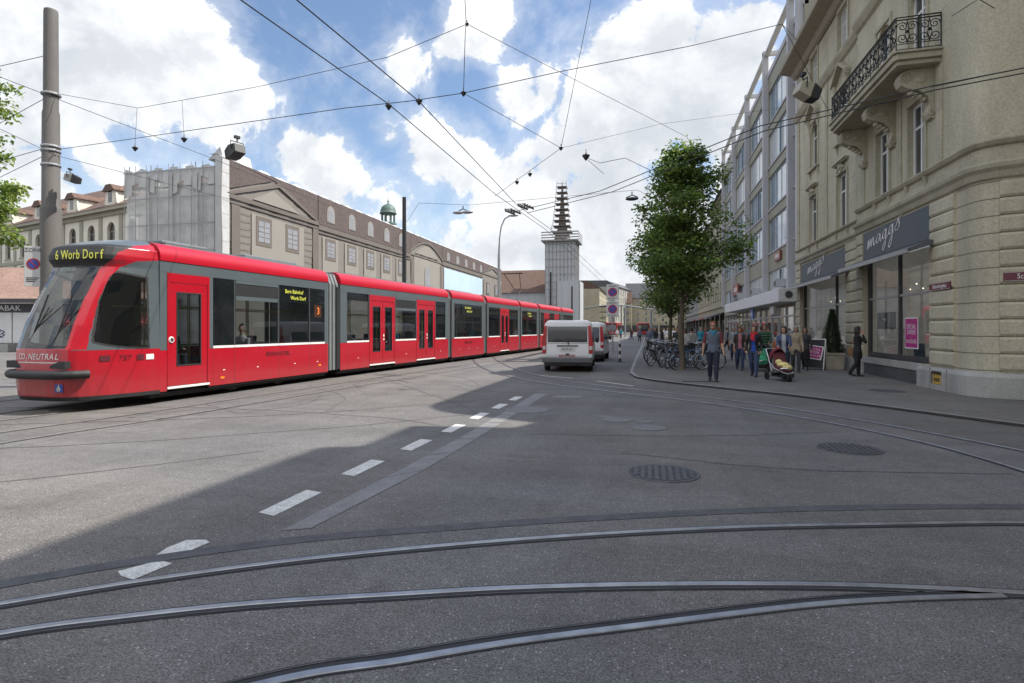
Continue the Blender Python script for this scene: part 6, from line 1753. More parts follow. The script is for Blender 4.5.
# ---- pushchairs
PM = {}
def pushchair(label, loc, rz, frame_c, hood_c, seat_c, blanket=None, three=True):
    t = thing('pushchair', label, 'pushchair', (loc[0], loc[1], KZ), rz); t.scale = (.9,)*3
    fm = mat('pushchair_frame', frame_c, .35, .5)
    m = MB()
    for s in (-1, 1):
        m.tube([(s*.27,.42,.16),(s*.25,-.02,.42),(s*.16,-.46,.30)], .016, 8); m.tube([(s*.26,.16,.34),(s*.26,.42,.80),(s*.25,.60,1.05)], .016, 8); m.tube([(s*.25,-.02,.42),(s*.26,.30,.60)], .014, 8)
    m.tube([(-.25,.60,1.05),(0,.63,1.07),(.25,.60,1.05)], .02, 8); m.tube([(-.27,.42,.16),(.27,.42,.16)], .014, 8); m.tube([(-.16,-.46,.30),(0,-.52,.26),(.16,-.46,.30)], .016, 8)
    m.build('frame', fm, t)
    def pw(x, y, r, w=.05):
        q = MB(); q.lathe([(r*.72,-w/2),(r*.97,-w/2),(r,0),(r*.97,w/2),(r*.72,w/2),(r*.72,-w/2)], 20, 0, rot(y=R(90), t=(x,y,r))); o = q.build('wheel', TYRE, t, smooth=40)
        h = MB(); h.lathe([(r*.74,-.012),(r*.70,-.012),(r*.70,.012),(r*.74,.012)], 20, 0, rot(y=R(90), t=(x,y,r)))
        for k in range(5): a = k*2*math.pi/5; h.box(-.011,-.011,0,.011,.011,r*.74,0,rot(x=a, t=(x,y,r)))
        h.build('rim', CHROME, o)
    for s in (-1, 1): pw(s*.30, .42, .15)
    if three: pw(-.05,-.48,.125); pw(.05,-.48,.125)
    else:
        for s in (-1, 1): pw(s*.24,-.42,.12)
    m = MB(); pr = [(-.38,.30),(-.36,.44),(-.05,.50),(.22,.95),(.30,.93),(.10,.42),(-.05,.33)]
    m.prism(pr, 'x', -.20, .20); m.build('seat', cloth('pram_seat', seat_c), t, bevel=.03)
    # hood: segment of an arched shell
    m = MB(); n = 10; vs = []
    for a in range(6):
        q = R(64+a*23)
        for k in range(n+1):
            b = math.pi*k/n; r = .30
            vs.append((.25*math.cos(b), .12-.40*math.cos(q)*math.sin(b)*.85+.15, .68+ (.40*math.sin(q))*math.sin(b)*.98+.04))
    m.add(vs, [(a*(n+1)+k, a*(n+1)+k+1, (a+1)*(n+1)+k+1, (a+1)*(n+1)+k) for a in range(5) for k in range(n)])
    o = m.build('hood', cloth('pram_hood', hood_c), t, smooth=60); sm = o.modifiers.new('solid', 'SOLIDIFY'); sm.thickness = .015
    m = MB(); m.box(-.22,-.42,.14,.22,.25,.16); m.box(-.22,-.42,.16,.22,-.40,.26); m.box(-.22,.23,.16,.22,.25,.26); m.build('basket', CL['black'], t)
    if blanket:
        m = MB(); m.ball((0,-.12,.54), (.19,.26,.10), 14); m.ball((.05,-.32,.46), (.17,.12,.10), 12); m.ball((-.08,.02,.62), (.12,.12,.1), 12)
        b = m.build('blanket', cloth('blanket', blanket, .3), t, smooth=60)
        m = MB(); m.tube([(-.2,-.34,.42),(0,-.42,.44),(.2,-.34,.42)], .03, 8); m.build('bumper_bar', CHROME, t)
    return t
pushchair('burgundy three wheeled pushchair with hood and pale yellow blanket', (3.95,18.75), R(14), (.5,.5,.52), (.16,.02,.035), (.10,.02,.03), (.62,.52,.22))
pushchair('dark pushchair with green cover pushed by the man in stripes', (4.15,22.9), R(-8), (.05,.05,.055), (.03,.03,.035), (.04,.26,.15), (.05,.34,.18), three=False)
# ---- bicycles
def bicycle(label, col, seatc='black', basket=False, ladies=False):
    t = thing('bicycle', label, 'bicycle', (0,0,0), 0, 'bicycles parked round the pavement trees')
    fm = mat('bike_paint', col, .35, .1, coat=.3); r = .335
    for x in (-.52, .52):
        m = MB()
        m.tube([(x+r*math.cos(a*math.pi/16), 0, r+r*math.sin(a*math.pi/16)) for a in range(32)], .019, 7, closed=True)
        w_ = m.build('wheel', TYRE, t, smooth=60)
        m = MB(); m.tube([(x+(r-.03)*math.cos(a*math.pi/16), 0, r+(r-.03)*math.sin(a*math.pi/16)) for a in range(32)], .013, 6, closed=True); m.tube([(x,-.05,r),(x,.05,r)], .022, 8)
        m.build('rim', CHROME, w_, smooth=60)
        m = MB()
        for k in range(18): a = k*math.pi/9; m.tube([(x,.02*(-1)**k,r),(x+(r-.03)*math.cos(a),0,r+(r-.03)*math.sin(a))], .0022, 3, cap=False)
        m.build('spokes', CHROME, w_)
    m = MB(); bb = (-.06,0,.29); st = (-.20,0,.80); hd = (.37,0,.82); hd2 = (.40,0,.68)
    m.tube([bb, st], .017, 8); m.tube([bb, hd2], .019, 8); m.tube([(-.17,0,.70) if not ladies else (-.12,0,.50), hd], .016, 8); m.tube([hd, hd2], .022, 8)
    for s in (-1, 1): m.tube([(-.52,s*.05,r),(-.10,s*.03,.29)], .010, 6); m.tube([(-.52,s*.05,r),(-.18,s*.02,.72)], .009, 6); m.tube([(.52,s*.045,r),(.43,s*.045,.62),(.40,0,.67)], .012, 6)
    m.build('frame', fm, t, smooth=60)
    m = MB(); m.tube([hd,(.35,0,.98)], .014, 8); m.tube([(.26,-.29,1.02),(.34,-.18,1.0),(.36,0,.99),(.34,.18,1.0),(.26,.29,1.02)], .012, 8)
    for s in (-1, 1): m.tube([(.27,s*.28,1.02),(.17,s*.30,1.02)], .017, 8)
    m.build('handlebar', CHROME, t, smooth=60)
    m = MB(); m.tube([st,(-.22,0,.90)], .013, 8); m.prism([(-.36,-.075),(-.36,.075),(-.2,.06),(-.04,.02),(-.04,-.02),(-.2,-.06)], 'z', .90, .95); m.build('saddle', RUBBER, t, bevel=.015)
    m = MB(); m.lathe([(.09,-.006),(.095,0),(.09,.006)], 18, 0, rot(x=R(90), t=bb)); m.tube([(-.06,.06,.29),(.04,.06,.16)], .011, 6); m.tube([(-.06,-.06,.29),(-.16,-.06,.42)], .011, 6); m.box(-.0,.06,.145,.09,.14,.165); m.box(-.21,-.14,.41,-.12,-.06,.43); m.build('crank', VGREY, t)
    m = MB()
    for x, a0, a1 in ((-.52,20,190),(.52,30,160)):
        pts = [(x+.365*math.cos(R(a)), 0, r+.365*math.sin(R(a))) for a in range(a0, a1, 10)]
        m.tube(pts, .022, 6, flat=.35)
    m.box(-.72,-.06,.735,-.30,.06,.75); m.build('mudguard', VGREY, t)
    if basket:
        m = MB()
        for z in (.78,.88,.98):
            m.tube([(.44,-.16,z),(.70,-.14,z),(.70,.14,z),(.44,.16,z)], .006, 4, closed=True)
        for y in (-.15,-.05,.05,.15):
            m.tube([(.44,y,.98),(.46,y,.76),(.69,y*.9,.76),(.70,y*.9,.98)], .005, 4)
        m.build('basket', DKFR, t)
    return t
bikes = [bicycle('', (.10,.22,.42)), bicycle('', (.03,.03,.035), basket=True), bicycle('', (.40,.41,.43), ladies=True), bicycle('', (.05,.12,.30), ladies=True, basket=True), bicycle('', (.22,.03,.03))]
bl = [(1.55,22.9,25,0,'light blue bicycle leaning nearest to the front tree trunk'),(0.35,25.2,62,1,'black bicycle with wire basket at the left end of the row'),(.75,24.6,66,2,'silver step-through bicycle second from the left end'),(.95,23.9,68,3,'blue step-through bicycle with basket before the trunk'),
      (2.15,23.9,-18,2,'silver bicycle sticking out to the right of the front trunk'),(2.0,25.0,40,1,'black bicycle with basket right behind the front tree'),(1.25,25.6,58,4,'dark red bicycle between the two trees'),(.3,27.0,60,2,'silver bicycle left of the rear tree trunk'),
      (.75,27.4,64,0,'light blue bicycle close to the rear trunk'),(1.6,27.3,55,3,'blue bicycle right of the rear tree trunk'),(2.1,26.6,35,1,'black bicycle at the right of the second row'),(.2,29.4,62,1,'black bicycle in the back row on the left'),
      (.9,29.8,60,4,'dark red bicycle in the back row centre'),(1.6,29.5,58,0,'light blue bicycle in the back row on the right'),(.3,32.2,62,2,'silver bicycle farthest back on the left'),(1.2,32.4,60,3,'blue bicycle farthest back on the right')]
usedb = set()
for x, y, a, k, lb in bl:
    if k not in usedb:
        usedb.add(k); b = bikes[k]; b.location = (x, y, KZ); b.rotation_euler = (R(4),0,R(a)); b['label'] = lb
    else:
        b = dup(bikes[k], (x, y, KZ), R(a), lb); b.rotation_euler = (R(-4),0,R(a))

# ------------------------------------------------------------------ trees
BARK = mat('bark', (.13,.105,.075), .9, var=.3, scale=5, stretch=(1,1,.25), bump=.6, bscale=25)
def leafmat(n, c, tr=.45):
    m, nt, p = newmat(n); L = nt.links.new
    p.inputs['Roughness'].default_value = .5; p.inputs['Specular IOR Level'].default_value = .35
    tc = N(nt, 'ShaderNodeTexCoord'); nz = N(nt, 'ShaderNodeTexNoise', i_Scale=3.1, i_Detail=4); L(tc.outputs['Object'], nz.inputs['Vector'])
    mx = N(nt, 'ShaderNodeMix', data_type='RGBA'); L(nz.outputs[0], mx.inputs[0]); mx.inputs[6].default_value = rgba(c, .55); mx.inputs[7].default_value = rgba(c, 1.5)
    L(mx.outputs[2], p.inputs['Base Color'])
    tl = N(nt, 'ShaderNodeBsdfTranslucent'); L(mx.outputs[2], tl.inputs[0])
    ms = N(nt, 'ShaderNodeMixShader'); ms.inputs[0].default_value = tr
    o = [x for x in nt.nodes if x.type == 'OUTPUT_MATERIAL'][0]
    L(p.outputs[0], ms.inputs[1]); L(tl.outputs[0], ms.inputs[2]); L(ms.outputs[0], o.inputs[0])
    return m
LEAVES = [leafmat('leaf_mid', (.15,.225,.06)), leafmat('leaf_dark', (.10,.17,.05)), leafmat('leaf_light', (.26,.33,.07))]
def tree(label, loc, trunk_h, env, seed, nclump, nleaf, leaf=.13, off=(0,0), trunk_r=.13, z0=0, keep=None, bright=False):
    """env: (z, radius) table of the crown"""
    r = random.Random(seed)
    t = thing('tree', label, 'tree', (loc[0], loc[1], z0))
    tb = MB(); top = env[-1][0]
    tp = [(0,0,-.02),(.02,.0,.3),(-.02,.02,trunk_h*.6),(.03+off[0]*.2,.0,trunk_h),(off[0]*.6,off[1]*.6,(trunk_h+top)/2),(off[0]*.9,off[1]*.9,top-.6)]
    tb.tube(spline(tp, 5), [trunk_r*lerp_table([(0,1.35),(.06,1.0),(.4,.9),(1,.12)], k/25) for k in range(26)], 10)
    zs = [e[0] for e in env]
    clumps = []
    for k in range(nclump):
        z = r.uniform(zs[0]+.15, zs[-1]-.1); R0 = lerp_table(env, z)
        a = r.uniform(0, 2*math.pi); q = R0*(r.uniform(.0,1)**.42)*(.78+.55*noise.noise(Vector((math.cos(a)*1.7, math.sin(a)*1.7, z*.8+seed))))
        clumps.append(Vector((off[0]*min(1,(z-zs[0])/3+.4)+q*math.cos(a), off[1]+q*math.sin(a), z)))
    for c in clumps[::3]:
        base = Vector((off[0]*.4, off[1]*.4, max(trunk_h*.9, c.z-.9-r.random()*.8)))
        mid = base.lerp(c, .5) + Vector((0,0,.18)); tb.tube([base, mid, c], [.035,.022,.008], 5)
    tb.build('trunk', BARK, t, smooth=60)
    cb_ = MB(); vs = []; fs = []; mi = []
    for c in clumps:
        rr = r.uniform(.32, .62)*max(.8, min(1.2, leaf/.11)); light = r.random()
        for j in range(int(nleaf*r.uniform(.7,1.3))):
            d = Vector((r.gauss(0,1), r.gauss(0,1), r.gauss(0,.38))); d = d*(rr/ max(.6, d.length))*(r.random()**.5)*1.15
            p = c + d
            if keep and not keep(p): continue
            nrm = Vector((r.gauss(0,.55), r.gauss(0,.55), 1)).normalized(); a = nrm.orthogonal().normalized()
            a = Matrix.Rotation(r.uniform(0, 6.28), 3, nrm) @ a; b = nrm.cross(a)
            s = leaf*r.uniform(.6, 1.25); i = len(vs)
            dr = -.25*s
            vs += [p, p+a*s*.45+b*s*.35, p+a*s*1.0+Vector((0,0,dr)), p+a*s*.45-b*s*.35]
            fs.append((i, i+1, i+2, i+3)); u = r.random()
            mi.append(2 if u < .10+.22*light else 1 if u > .62 else 0)
    cb_.v = [tuple(v) for v in vs]; cb_.f = fs; cb_.m = mi
    me = bpy.data.meshes.new('crown'); me.from_pydata(cb_.v, [], fs)
    for q in (LEAVES if not bright else [LEAVES[2], LEAVES[0], LEAVES[2]]): me.materials.append(q)  # bright crown: sunlit look put into a lighter leaf mix
    me.polygons.foreach_set('material_index', mi); me.update()
    o = bpy.data.objects.new('crown', me); C.objects.link(o); o.parent = t
    return t
tree('tall leafy street tree in front, its trunk among the bicycles', (1.25,22.7), 2.7, [(3.0,.9),(3.5,1.7),(4.1,2.35),(4.7,2.6),(5.5,2.05),(6.4,1.8),(7.2,1.35),(7.9,.85),(8.45,.25)], 5, 150, 150, leaf=.15, off=(.05,0), trunk_r=.125, z0=KZ)
tree('darker street tree directly behind the tall one', (1.05,28.4), 2.3, [(2.3,.8),(3.0,1.6),(4.2,1.9),(5.4,1.5),(6.4,.8),(6.9,.2)], 9, 110, 120, leaf=.15, off=(.0,0), trunk_r=.11, z0=KZ)
tree('bright green plane tree reaching in at the left edge', (-27.1,16.6), 4.2, [(4.2,1.0),(5.2,2.4),(6.8,2.9),(8.2,2.4),(9.2,1.7),(10.4,2.3),(11.8,2.2),(13,1.2),(13.8,.3)], 3, 170, 130, leaf=.2, trunk_r=.22, bright=True)
# conifer in a planter by the shop
t = thing('potted_conifer', 'slim dark conifer in a square stone planter beside the shop window', 'potted tree', (6.98,24.45,KZ)); t.scale = (.84,)*3
m = MB(); m.prism([(-.36,0),(.36,0),(.42,.72),(-.42,.72)], 'y', -.38, .38); m.box(-.45,-.42,.68,.45,.42,.76); m.build('planter', mat('planter_stone', (.36,.31,.25), .85, var=.25, scale=3), t, bevel=.02)
m = MB(); m.tube([(0,0,.7),(0,0,2.6)], .04, 6); m.build('trunk', BARK, t)
r_ = random.Random(2); vs = []; fs = []; mi = []
for k in range(5200):
    z = .78 + 1.95*(r_.random()**1.25); q = .46*(1-(z-.78)/2.05)**.8; a = r_.uniform(0,6.28); rad = q*(r_.random()**.35)*(1+.2*math.sin(a*5+z*4))
    p = Vector((rad*math.cos(a), rad*math.sin(a), z)); d = Vector((math.cos(a)*.6, math.sin(a)*.6, .9+r_.gauss(0,.3))).normalized(); b = d.orthogonal().normalized()*.016
    i = len(vs); s = r_.uniform(.07,.15); vs += [p-b, p+b, p+d*s]; fs.append((i,i+1,i+2)); mi.append(0 if r_.random() < .6 else 1)
me = bpy.data.meshes.new('crown'); me.from_pydata([tuple(v) for v in vs], [], fs)
for q in (leafmat('needle_dark', (.04,.07,.035), .1), leafmat('needle_mid', (.06,.09,.045), .1)): me.materials.append(q)
me.polygons.foreach_set('material_index', mi); me.update(); o = bpy.data.objects.new('crown', me); C.objects.link(o); o.parent = t

# ------------------------------------------------------------------ poles, signs, wires
CONC = mat('pole_concrete', (.125,.118,.11), .8, var=.15, scale=2, stretch=(1,1,.4), var2=.1)
POLED = mat('pole_dark', (.035,.035,.036), .55, .3, var=.2)
WIRE = mat('wire_black', (.02,.02,.021), .6, var=.1)
POLEG = mat('pole_galvanised', (.33,.34,.35), .5, .5, var=.12)
t = thing('tram_pole', 'tall stepped concrete tram pole behind the tram nose', 'pole', (-16.4,12.6,0))
m = MB(); m.lathe([(.26,0),(.25,5.0),(.24,5.05),(.215,5.1),(.205,7.7),(.18,7.8),(.17,10.55),(.16,10.62),(.05,10.66)], 20); m.build('shaft', CONC, t, smooth=40)
for z in (6.2,6.6,6.72,8.2):
    m = MB(); m.lathe([(.225,z),(.24,z+.02),(.24,z+.05),(.225,z+.07)], 16); m.build('clamp', POLEG, t)
def floodlight(label, loc, rz, col, s=1.0, tilt=-12):
    t = thing('floodlight', label, 'floodlight', loc, rz); t.scale = (s,)*3; s = 1
    m = MB(); Mx = rot(x=R(tilt)); m.prism([(-.20,-.18),(.22,-.25),(.22,.25),(-.20,.16)], 'x', -.22*s, .22*s, 0, Mx); m.build('housing', mat('lamp_housing', col, .5, var=.1), t, bevel=.02)
    m = MB(); m.prism([(.225,-.24),(.50,-.20),(.50,.12),(.225,.24)], 'x', -.21*s, .21*s, 0, Mx); m.build('visor', POLED, t)
    m = MB(); m.tube([(-.24,0,0),(-.26,0,.3),(.26,0,.3),(.24,0,0)], .02, 6); m.tube([(0,0,.3),(0,0,.52)], .025, 6); m.box(-.1,-.06,.44,.1,.06,.54); m.build('bracket', POLED, t)
    return t
floodlight('cream floodlight with dark visor clamped to the concrete pole', wp(70,178,5.85), R(-75), (.32,.31,.27), .5)
floodlight('black floodlight hanging high before the wrapped roof', wp(237,150,7.45), R(70), (.03,.03,.03), .85)
floodlight('large beige floodlight hanging in front of the right-hand eaves', wp(803,90,7.3), R(-75), (.36,.33,.25), .75, tilt=-20)
def parking_sign(label, loc, rz, w, h, txt=True, dia=.4, post=None, small=None):
    t = thing('parking_sign', label, 'sign', loc, rz)
    m = MB(); m.box(-w/2,-.015,-h/2,w/2,.015,h/2); m.build('panel', mat('sign_white', (.52,.52,.51), .5, var=.05), t, bevel=.01)
    cz_ = h*.06; Mx = Matrix.Translation((0,-.017,cz_)) @ Matrix.Rotation(R(90), 4, 'X')
    m = MB(); m.lathe([(dia/2,0),(dia/2,.003),(1e-4,.003)], 28, 0, Mx); m.lathe([(dia*.37,.004),(dia*.37,.006),(1e-4,.006)], 28, 1, Mx)
    m.box(-dia*.42,-.045*dia,.0065,dia*.42,.045*dia,.009,0,Mx @ Matrix.Rotation(R(-45),4,'Z'))
    m.build('symbol', [mat('sign_red', (.36,.015,.03), .5), mat('sign_blue', (.03,.07,.33), .5)], t)
    if txt: text('ZONE', h*.13, 'lettering', DKFR, t, frame_mat((0,-.017,h*.40), (1,0,0), (0,0,1)))
    if small:
        m = MB()
        for k in range(3): m.box(-w*.38,-.018,-h*.30-k*.05,w*(.3-.1*k),-.0165,-h*.275-k*.05)
        m.build('small_print', DKFR, t)
    if post:
        m = MB(); m.tube([(post,.06,-loc[2]),(post,.06,h/2+.02)], .04, 8); m.build('post', POLEG, t)
    return t
parking_sign('zone no-parking sign on the concrete pole at the left', (-16.60,12.28,3.36), R(35), .42, 1.12, dia=.31, small=True)
def sgn_post():
    t = thing('parking_sign', 'pair of no-parking signs stacked on one post beyond the vans', 'sign', (-2.3,38.5,0))
    for z in (4.08, 2.95):
        m = MB(); m.box(-.40,-.015,z-.52,.40,.015,z+.52); m.build('panel', bpy.data.materials['sign_white'], t, bevel=.01)
        Mx = Matrix.Translation((0,-.017,z+.0)) @ Matrix.Rotation(R(90), 4, 'X'); d = .60
        m = MB(); m.lathe([(d/2,0),(d/2,.003),(1e-4,.003)], 28, 0, Mx); m.lathe([(d*.37,.004),(d*.37,.006),(1e-4,.006)], 28, 1, Mx); m.box(-d*.42,-.045*d,.0065,d*.42,.045*d,.009,0,Mx @ Matrix.Rotation(R(-45),4,'Z'))
        m.build('symbol', [bpy.data.materials['sign_red'], bpy.data.materials['sign_blue']], t)
        m = MB(); m.box(-.25,-.018,z+.38,.25,-.0165,z+.43); m.box(-.3,-.018,z-.43,.2,-.0165,z-.39); m.build('small_print', VGREY, t)
    m = MB(); m.tube([(0,.06,0),(0,.06,4.7)], .05, 8); m.build('post', POLEG, t)
sgn_post()
t = thing('bollard', 'thin striped marker post at the kerb right of the vans', 'bollard', (-1.35,28.5,0)); m = MB()
for k in range(6): m.lathe([(.05,k*.18),(.05,k*.18+.179)], 10, k % 2)
m.lathe([(.12,0),(.11,.04),(.05,.06)], 12, 0); m.build('post', [POLED, STRIPE], t)
def pole(label, x, y, h, r=.1, mt=None, name='catenary_pole', arm=None):
    t = thing(name, label, 'pole', (x, y, 0)); m = MB(); m.lathe([(r*1.25,0),(r*1.25,1.2),(r*1.02,1.3),(r,h*.6),(r*.9,h),(.01,h+.02)], 12); m.build('shaft', mt or POLED, t, smooth=40)
    if arm:
        m = MB(); m.tube([Vector((0,0,h-.1))]+[Vector(a) for a in arm], [r*.8]+[r*.5]*len(arm), 8); m.build('arm', mt or POLED, t, smooth=60)
        a = Vector(arm[-1]); m = MB(); m.ball((a.x+.25,a.y,a.z-.02), (.42,.16,.09), 12); m.build('lamp_head', POLEG, t, smooth=60)
    return t
pole('tall black catenary pole standing behind the second tram car', -14, 31.2, 9.4, .125)
t = pole('street lamp with curved double arm behind the middle of the tram', -11.2, 42.5, 7.4, .11, POLEG, 'street_lamp', arm=[(.05,0,8.6),(.18,0,9.5),(.45,0,10.1),(.9,0,10.35)])
pole('dark catenary pole before the sheeted tower', -10.6, 63, 8.0, .11); pole('thin catenary pole right of the sheeted tower', -8.6, 66, 6.6, .1); pole('thin grey pole at the far tram stop', -8.2, 70, 7.6, .1, POLEG)
pole('grey catenary pole deep in the street', -4.5, 118, 8, .12, POLEG); pole('second grey catenary pole deep in the street', 0.5, 120, 8, .12, POLEG)
# wires: each a thin cable strung between surveyed points
WG = 'overhead wires'
def wire(label, pts, r=.011, sag=.0, n=8):
    r *= .82
    P = [Vector(p) for p in pts]; q = []
    for a, b in zip(P, P[1:]):
        for k in range(n): u = k/n; q.append(a.lerp(b, u) - Vector((0,0,sag*4*u*(1-u))))
    q.append(P[-1]); m = MB(); m.tube(q, r, 5)
    o = m.build('overhead_wire', WIRE, None); tag(o, label, 'wire', WG); return o
def insul(label, p, s=1.0):
    s *= .62
    t = thing('insulator', label, 'insulator', p); m = MB(); m.lathe([(.01,-.16*s),(.05*s,-.12*s),(.13*s,.0),(.13*s,.03*s),(.03*s,.05*s),(.02*s,.12*s)], 12); m.build('cone', POLED, t, smooth=40)
    m = MB(); m.tube([(0,0,.12*s),(0,0,.24*s)], .012, 6); m.build('hook', POLEG, t)
za = 5.8
T1 = [wp(160,-102,za), wp(241,0,za), wp(388.6,104,za), wp(495,194,za), wp(545,229,za)]
T2 = [wp(222,-110,za), wp(297,0,za), wp(418.7,101,za), wp(517,205,za), wp(556,233,za)]
def far(p, q, L): return p + (q-p).normalized()*L
wire('left one of the two contact wires running up the street', [far(T1[1], T1[0], 14)] + T1[1:] + [(-3.9,60,za),(-3,120,za)], .012)
wire('right one of the two contact wires running up the street', [far(T2[1], T2[0], 14)] + T2[1:] + [(-3.3,60,za),(-2.4,120,za)], .012)
U1 = [wp(513,212,za), wp(600,191,za), wp(760,126,za), wp(932,86,za), wp(1024,68,za)]
U2 = [wp(527,213,za), wp(612,192,za), wp(764,131,za), wp(935,90,za), wp(1030,72,za)]
wire('upper contact wire bending off to the right past the balcony', U1 + [far(U1[-2], U1[-1], 9)], .014); wire('lower contact wire bending off to the right past the balcony', U2 + [far(U2[-2], U2[-1], 9)], .014)
K = wp(463.5,93,6.3)
c1 = [(-16.4,12.6,6.66), wp(345,108,6.15), wp(410,101,6.15), K, wp(558,72,6.9), wp(690,46,7.6), wp(782,24,8.7)]
wire('span wire crossing the whole picture from concrete pole to the eaves', c1, .010)
wire('upright hanger wire at the middle of the span', [K, wp(465,40,7.2), wp(466,20,7.8), (-3.2,9.0,11.5), (7.4,20.5,14.8)], .009)
wire('upper span wire sloping from the left to the hanger', [(-16.4,12.6,8.3), wp(138,108,7.6), wp(256,87,7.6), wp(388,57,7.6), wp(467,24,7.8)], .008)
wire('upper span wire from the hanger down to the right houses', [wp(467,24,7.8), wp(558,71,7.9), wp(687,137,8.3), (7.9,52,9.5)], .008)
K2 = wp(561,148,6.3)
wire('slanting wire from the middle knot to the lower knot', [K, K2], .008); wire('wire from lower knot down to the contact wires', [K2, wp(495,196,5.9)], .008)
wire('steep wire dropping to the lower knot from above', [wp(591,0,9), K2], .008); wire('thin wire from the lower knot to the office block', [K2, wp(660,124,8), (7.7,35,14.2)], .008)
wire('lamp wire stretched across the street far behind', [(-29.9,62,10.9), wp(419,203,8.6), wp(470,205,8.6), wp(637,190,8.6), (7.7,56.8,10.5)], .012)
wire('long wire from the left edge sinking past the wrapped gable', [wp(-60,57,7.0), wp(0,77,7.0), wp(52,97,7.0), wp(206,156,7.0), wp(330,206,7.0)], .009)
wire('lower wire from the pole along the wrapped facade', [wp(-40,117,6.6), wp(0,129,6.6), (-16.2,12.6,6.5), wp(225,198,6.4), wp(330,222,6.2)], .009)
for k, (a, b) in enumerate((((-30,73),8.6),((-20,134),7.9),((-25,168),6.5),((-18,186),6.3))):
    wire(['top stay wire left of the concrete pole','second stay wire left of the concrete pole','third stay wire left of the concrete pole','lowest stay wire left of the concrete pole'][k], [(-16.5,12.5,[9.3,8.1,6.7,6.5][k]), wp(a[0],a[1],b)], .011)
wire('thin wire along the corner building above the first floor', [wp(932,87,6.6), wp(1024,68,6.6), (9.2,12.6,7.6)], .008)
wire('anchor stay on the right-hand facade, left leg', [(7.30,16.2,9.35), wp(977,0,8.9), (3.9,9.3,9.6)], .011); wire('anchor stay on the right-hand facade, right leg', [(7.55,14.9,8.8), wp(977,-2,8.9)], .011)
wire('wire from the balcony end to the beige floodlight', [(6.45,22.6,9.2), wp(804,64,7.8), wp(782,24,8.7), (6.9,29.0,15.0)], .009)
wire('looped feeder cable above the crossing', [wp(585,157,6.4), wp(600,163,6.25), wp(625,158,6.3), wp(650,170,5.9)], .010)
wire('short strut cable by the looped feeder', [wp(588,160,6.3), wp(604,174,5.9)], .010)
insul('black cone insulator hung on the span wire, left one of two', wp(135,148,6.5), .9); insul('black cone insulator hung on the span wire, right one of two', wp(184,139,6.45), .9)
wire('dropper wire above the left cone insulator', [wp(135,144,6.6), wp(137,108,7.6)], .006); wire('dropper wire above the right cone insulator', [wp(184,136,6.6), wp(182,100,7.6)], .006)
for lb, p, s in (('clamp where left contact wire meets the span wire', wp(388.6,106,5.9), .8), ('clamp where right contact wire meets the span wire', wp(419,101,5.95), .8), ('dark fitting at the middle knot of the span', K, .7), ('fitting at the hanger top', wp(467,24,7.8), .5), ('fitting at the lower knot', K2, .7),
                 ('insulator on the wire below the lower knot, upper one', wp(530,174,6.1), .8), ('insulator on the wire below the lower knot, lower one', wp(517,182,6.0), .8), ('large insulator over the feeder loop', wp(586,156,6.4), 1.3)):
    insul(lb, p, s)
def crossing(label, p):
    t = thing('wire_crossing', label, 'wire fitting', p, R(75)); m = MB()
    for s in (-1, 1): m.box(-.38,s*.12-.015,-.04,.38,s*.12+.015,.03); 
    for k in range(4): m.box(-.34+k*.2,-.15,.03,-.30+k*.2,.15,.06)
    m.build('frame', POLED, t, bevel=.01); m = MB(); m.tube([(-.35,.15,.04),(-.1,.28,.14),(.15,.28,.14),(.38,.15,.04)], .015, 6); m.build('guide', POLEG, t)
crossing('left dark switch fitting where the contact wires fork', wp(513,212,5.9)); crossing('right dark switch fitting where the contact wires fork', wp(526,207,5.95))
def hanglamp(label, p, two=True):
    t = thing('hanging_lamp', label, 'hanging lamp', p); m = MB()
    for x in ((-.28,.28) if two else (0,)): m.ball((x,0,-.25), (.34,.2,.09), 12)
    m.build('lamp_head', POLEG if two else POLED, t, smooth=50); m = MB(); m.tube([(-.3,0,-.18),(0,0,-.05),(.3,0,-.18)], .03, 6); m.tube([(0,0,-.05),(0,0,.12)], .03, 6); m.build('hanger', POLED, t)
hanglamp('pair of grey street lamps hung on a wire left of the tower', wp(463,208,8.5)); hanglamp('single grey street lamp hung on a wire beside the tree', wp(632,194,8.55), False)
# sandwich board by the shop
t = thing('sandwich_board', 'black sandwich board with tilted magenta sale poster beside the conifer', 'sign board', (6.35,24.35,KZ), R(-32))
def brd(s):
    Mx = rot(x=R(12)*s, t=(0, s*.28*-1, 0)); return Mx
m = MB()
for s in (1, -1):
    Mx = rot(x=R(-13)*s, t=(0,-.27*s,0)); m.box(-.36,-.02,.08,.36,.02,1.18,0,Mx)
    for x in (-.39,.36): m.box(x,-.025,0,x+.03,.025,1.22,1,Mx)
    m.box(-.36,-.025,1.18,.36,.025,1.22,1,Mx)
m.build('board', [RUBBER, STRIPE], t)
m = MB(); Mx = rot(x=R(-13), t=(0,-.27,0)); Mp = Mx @ rot(y=R(8), t=(0,-.024,.68)); m.box(-.31,-.004,-.27,.31,0,.27,0,Mp); m.box(-.27,-.006,-.23,.27,-.0045,.23,1,Mp); po = m.build('poster', [STRIPE, MAG], t)
Mt = Mp @ Matrix.Translation((0,-.008,0)) @ Matrix.Rotation(R(90),4,'X')
for tx, yy in (('SPECIAL',.12),('OFFERS',0),('IN HOUSE',-.13)): text(tx, .12, 'lettering', STRIPE, po, Mt @ Matrix.Translation((0,yy,0)), extrude=.0005)

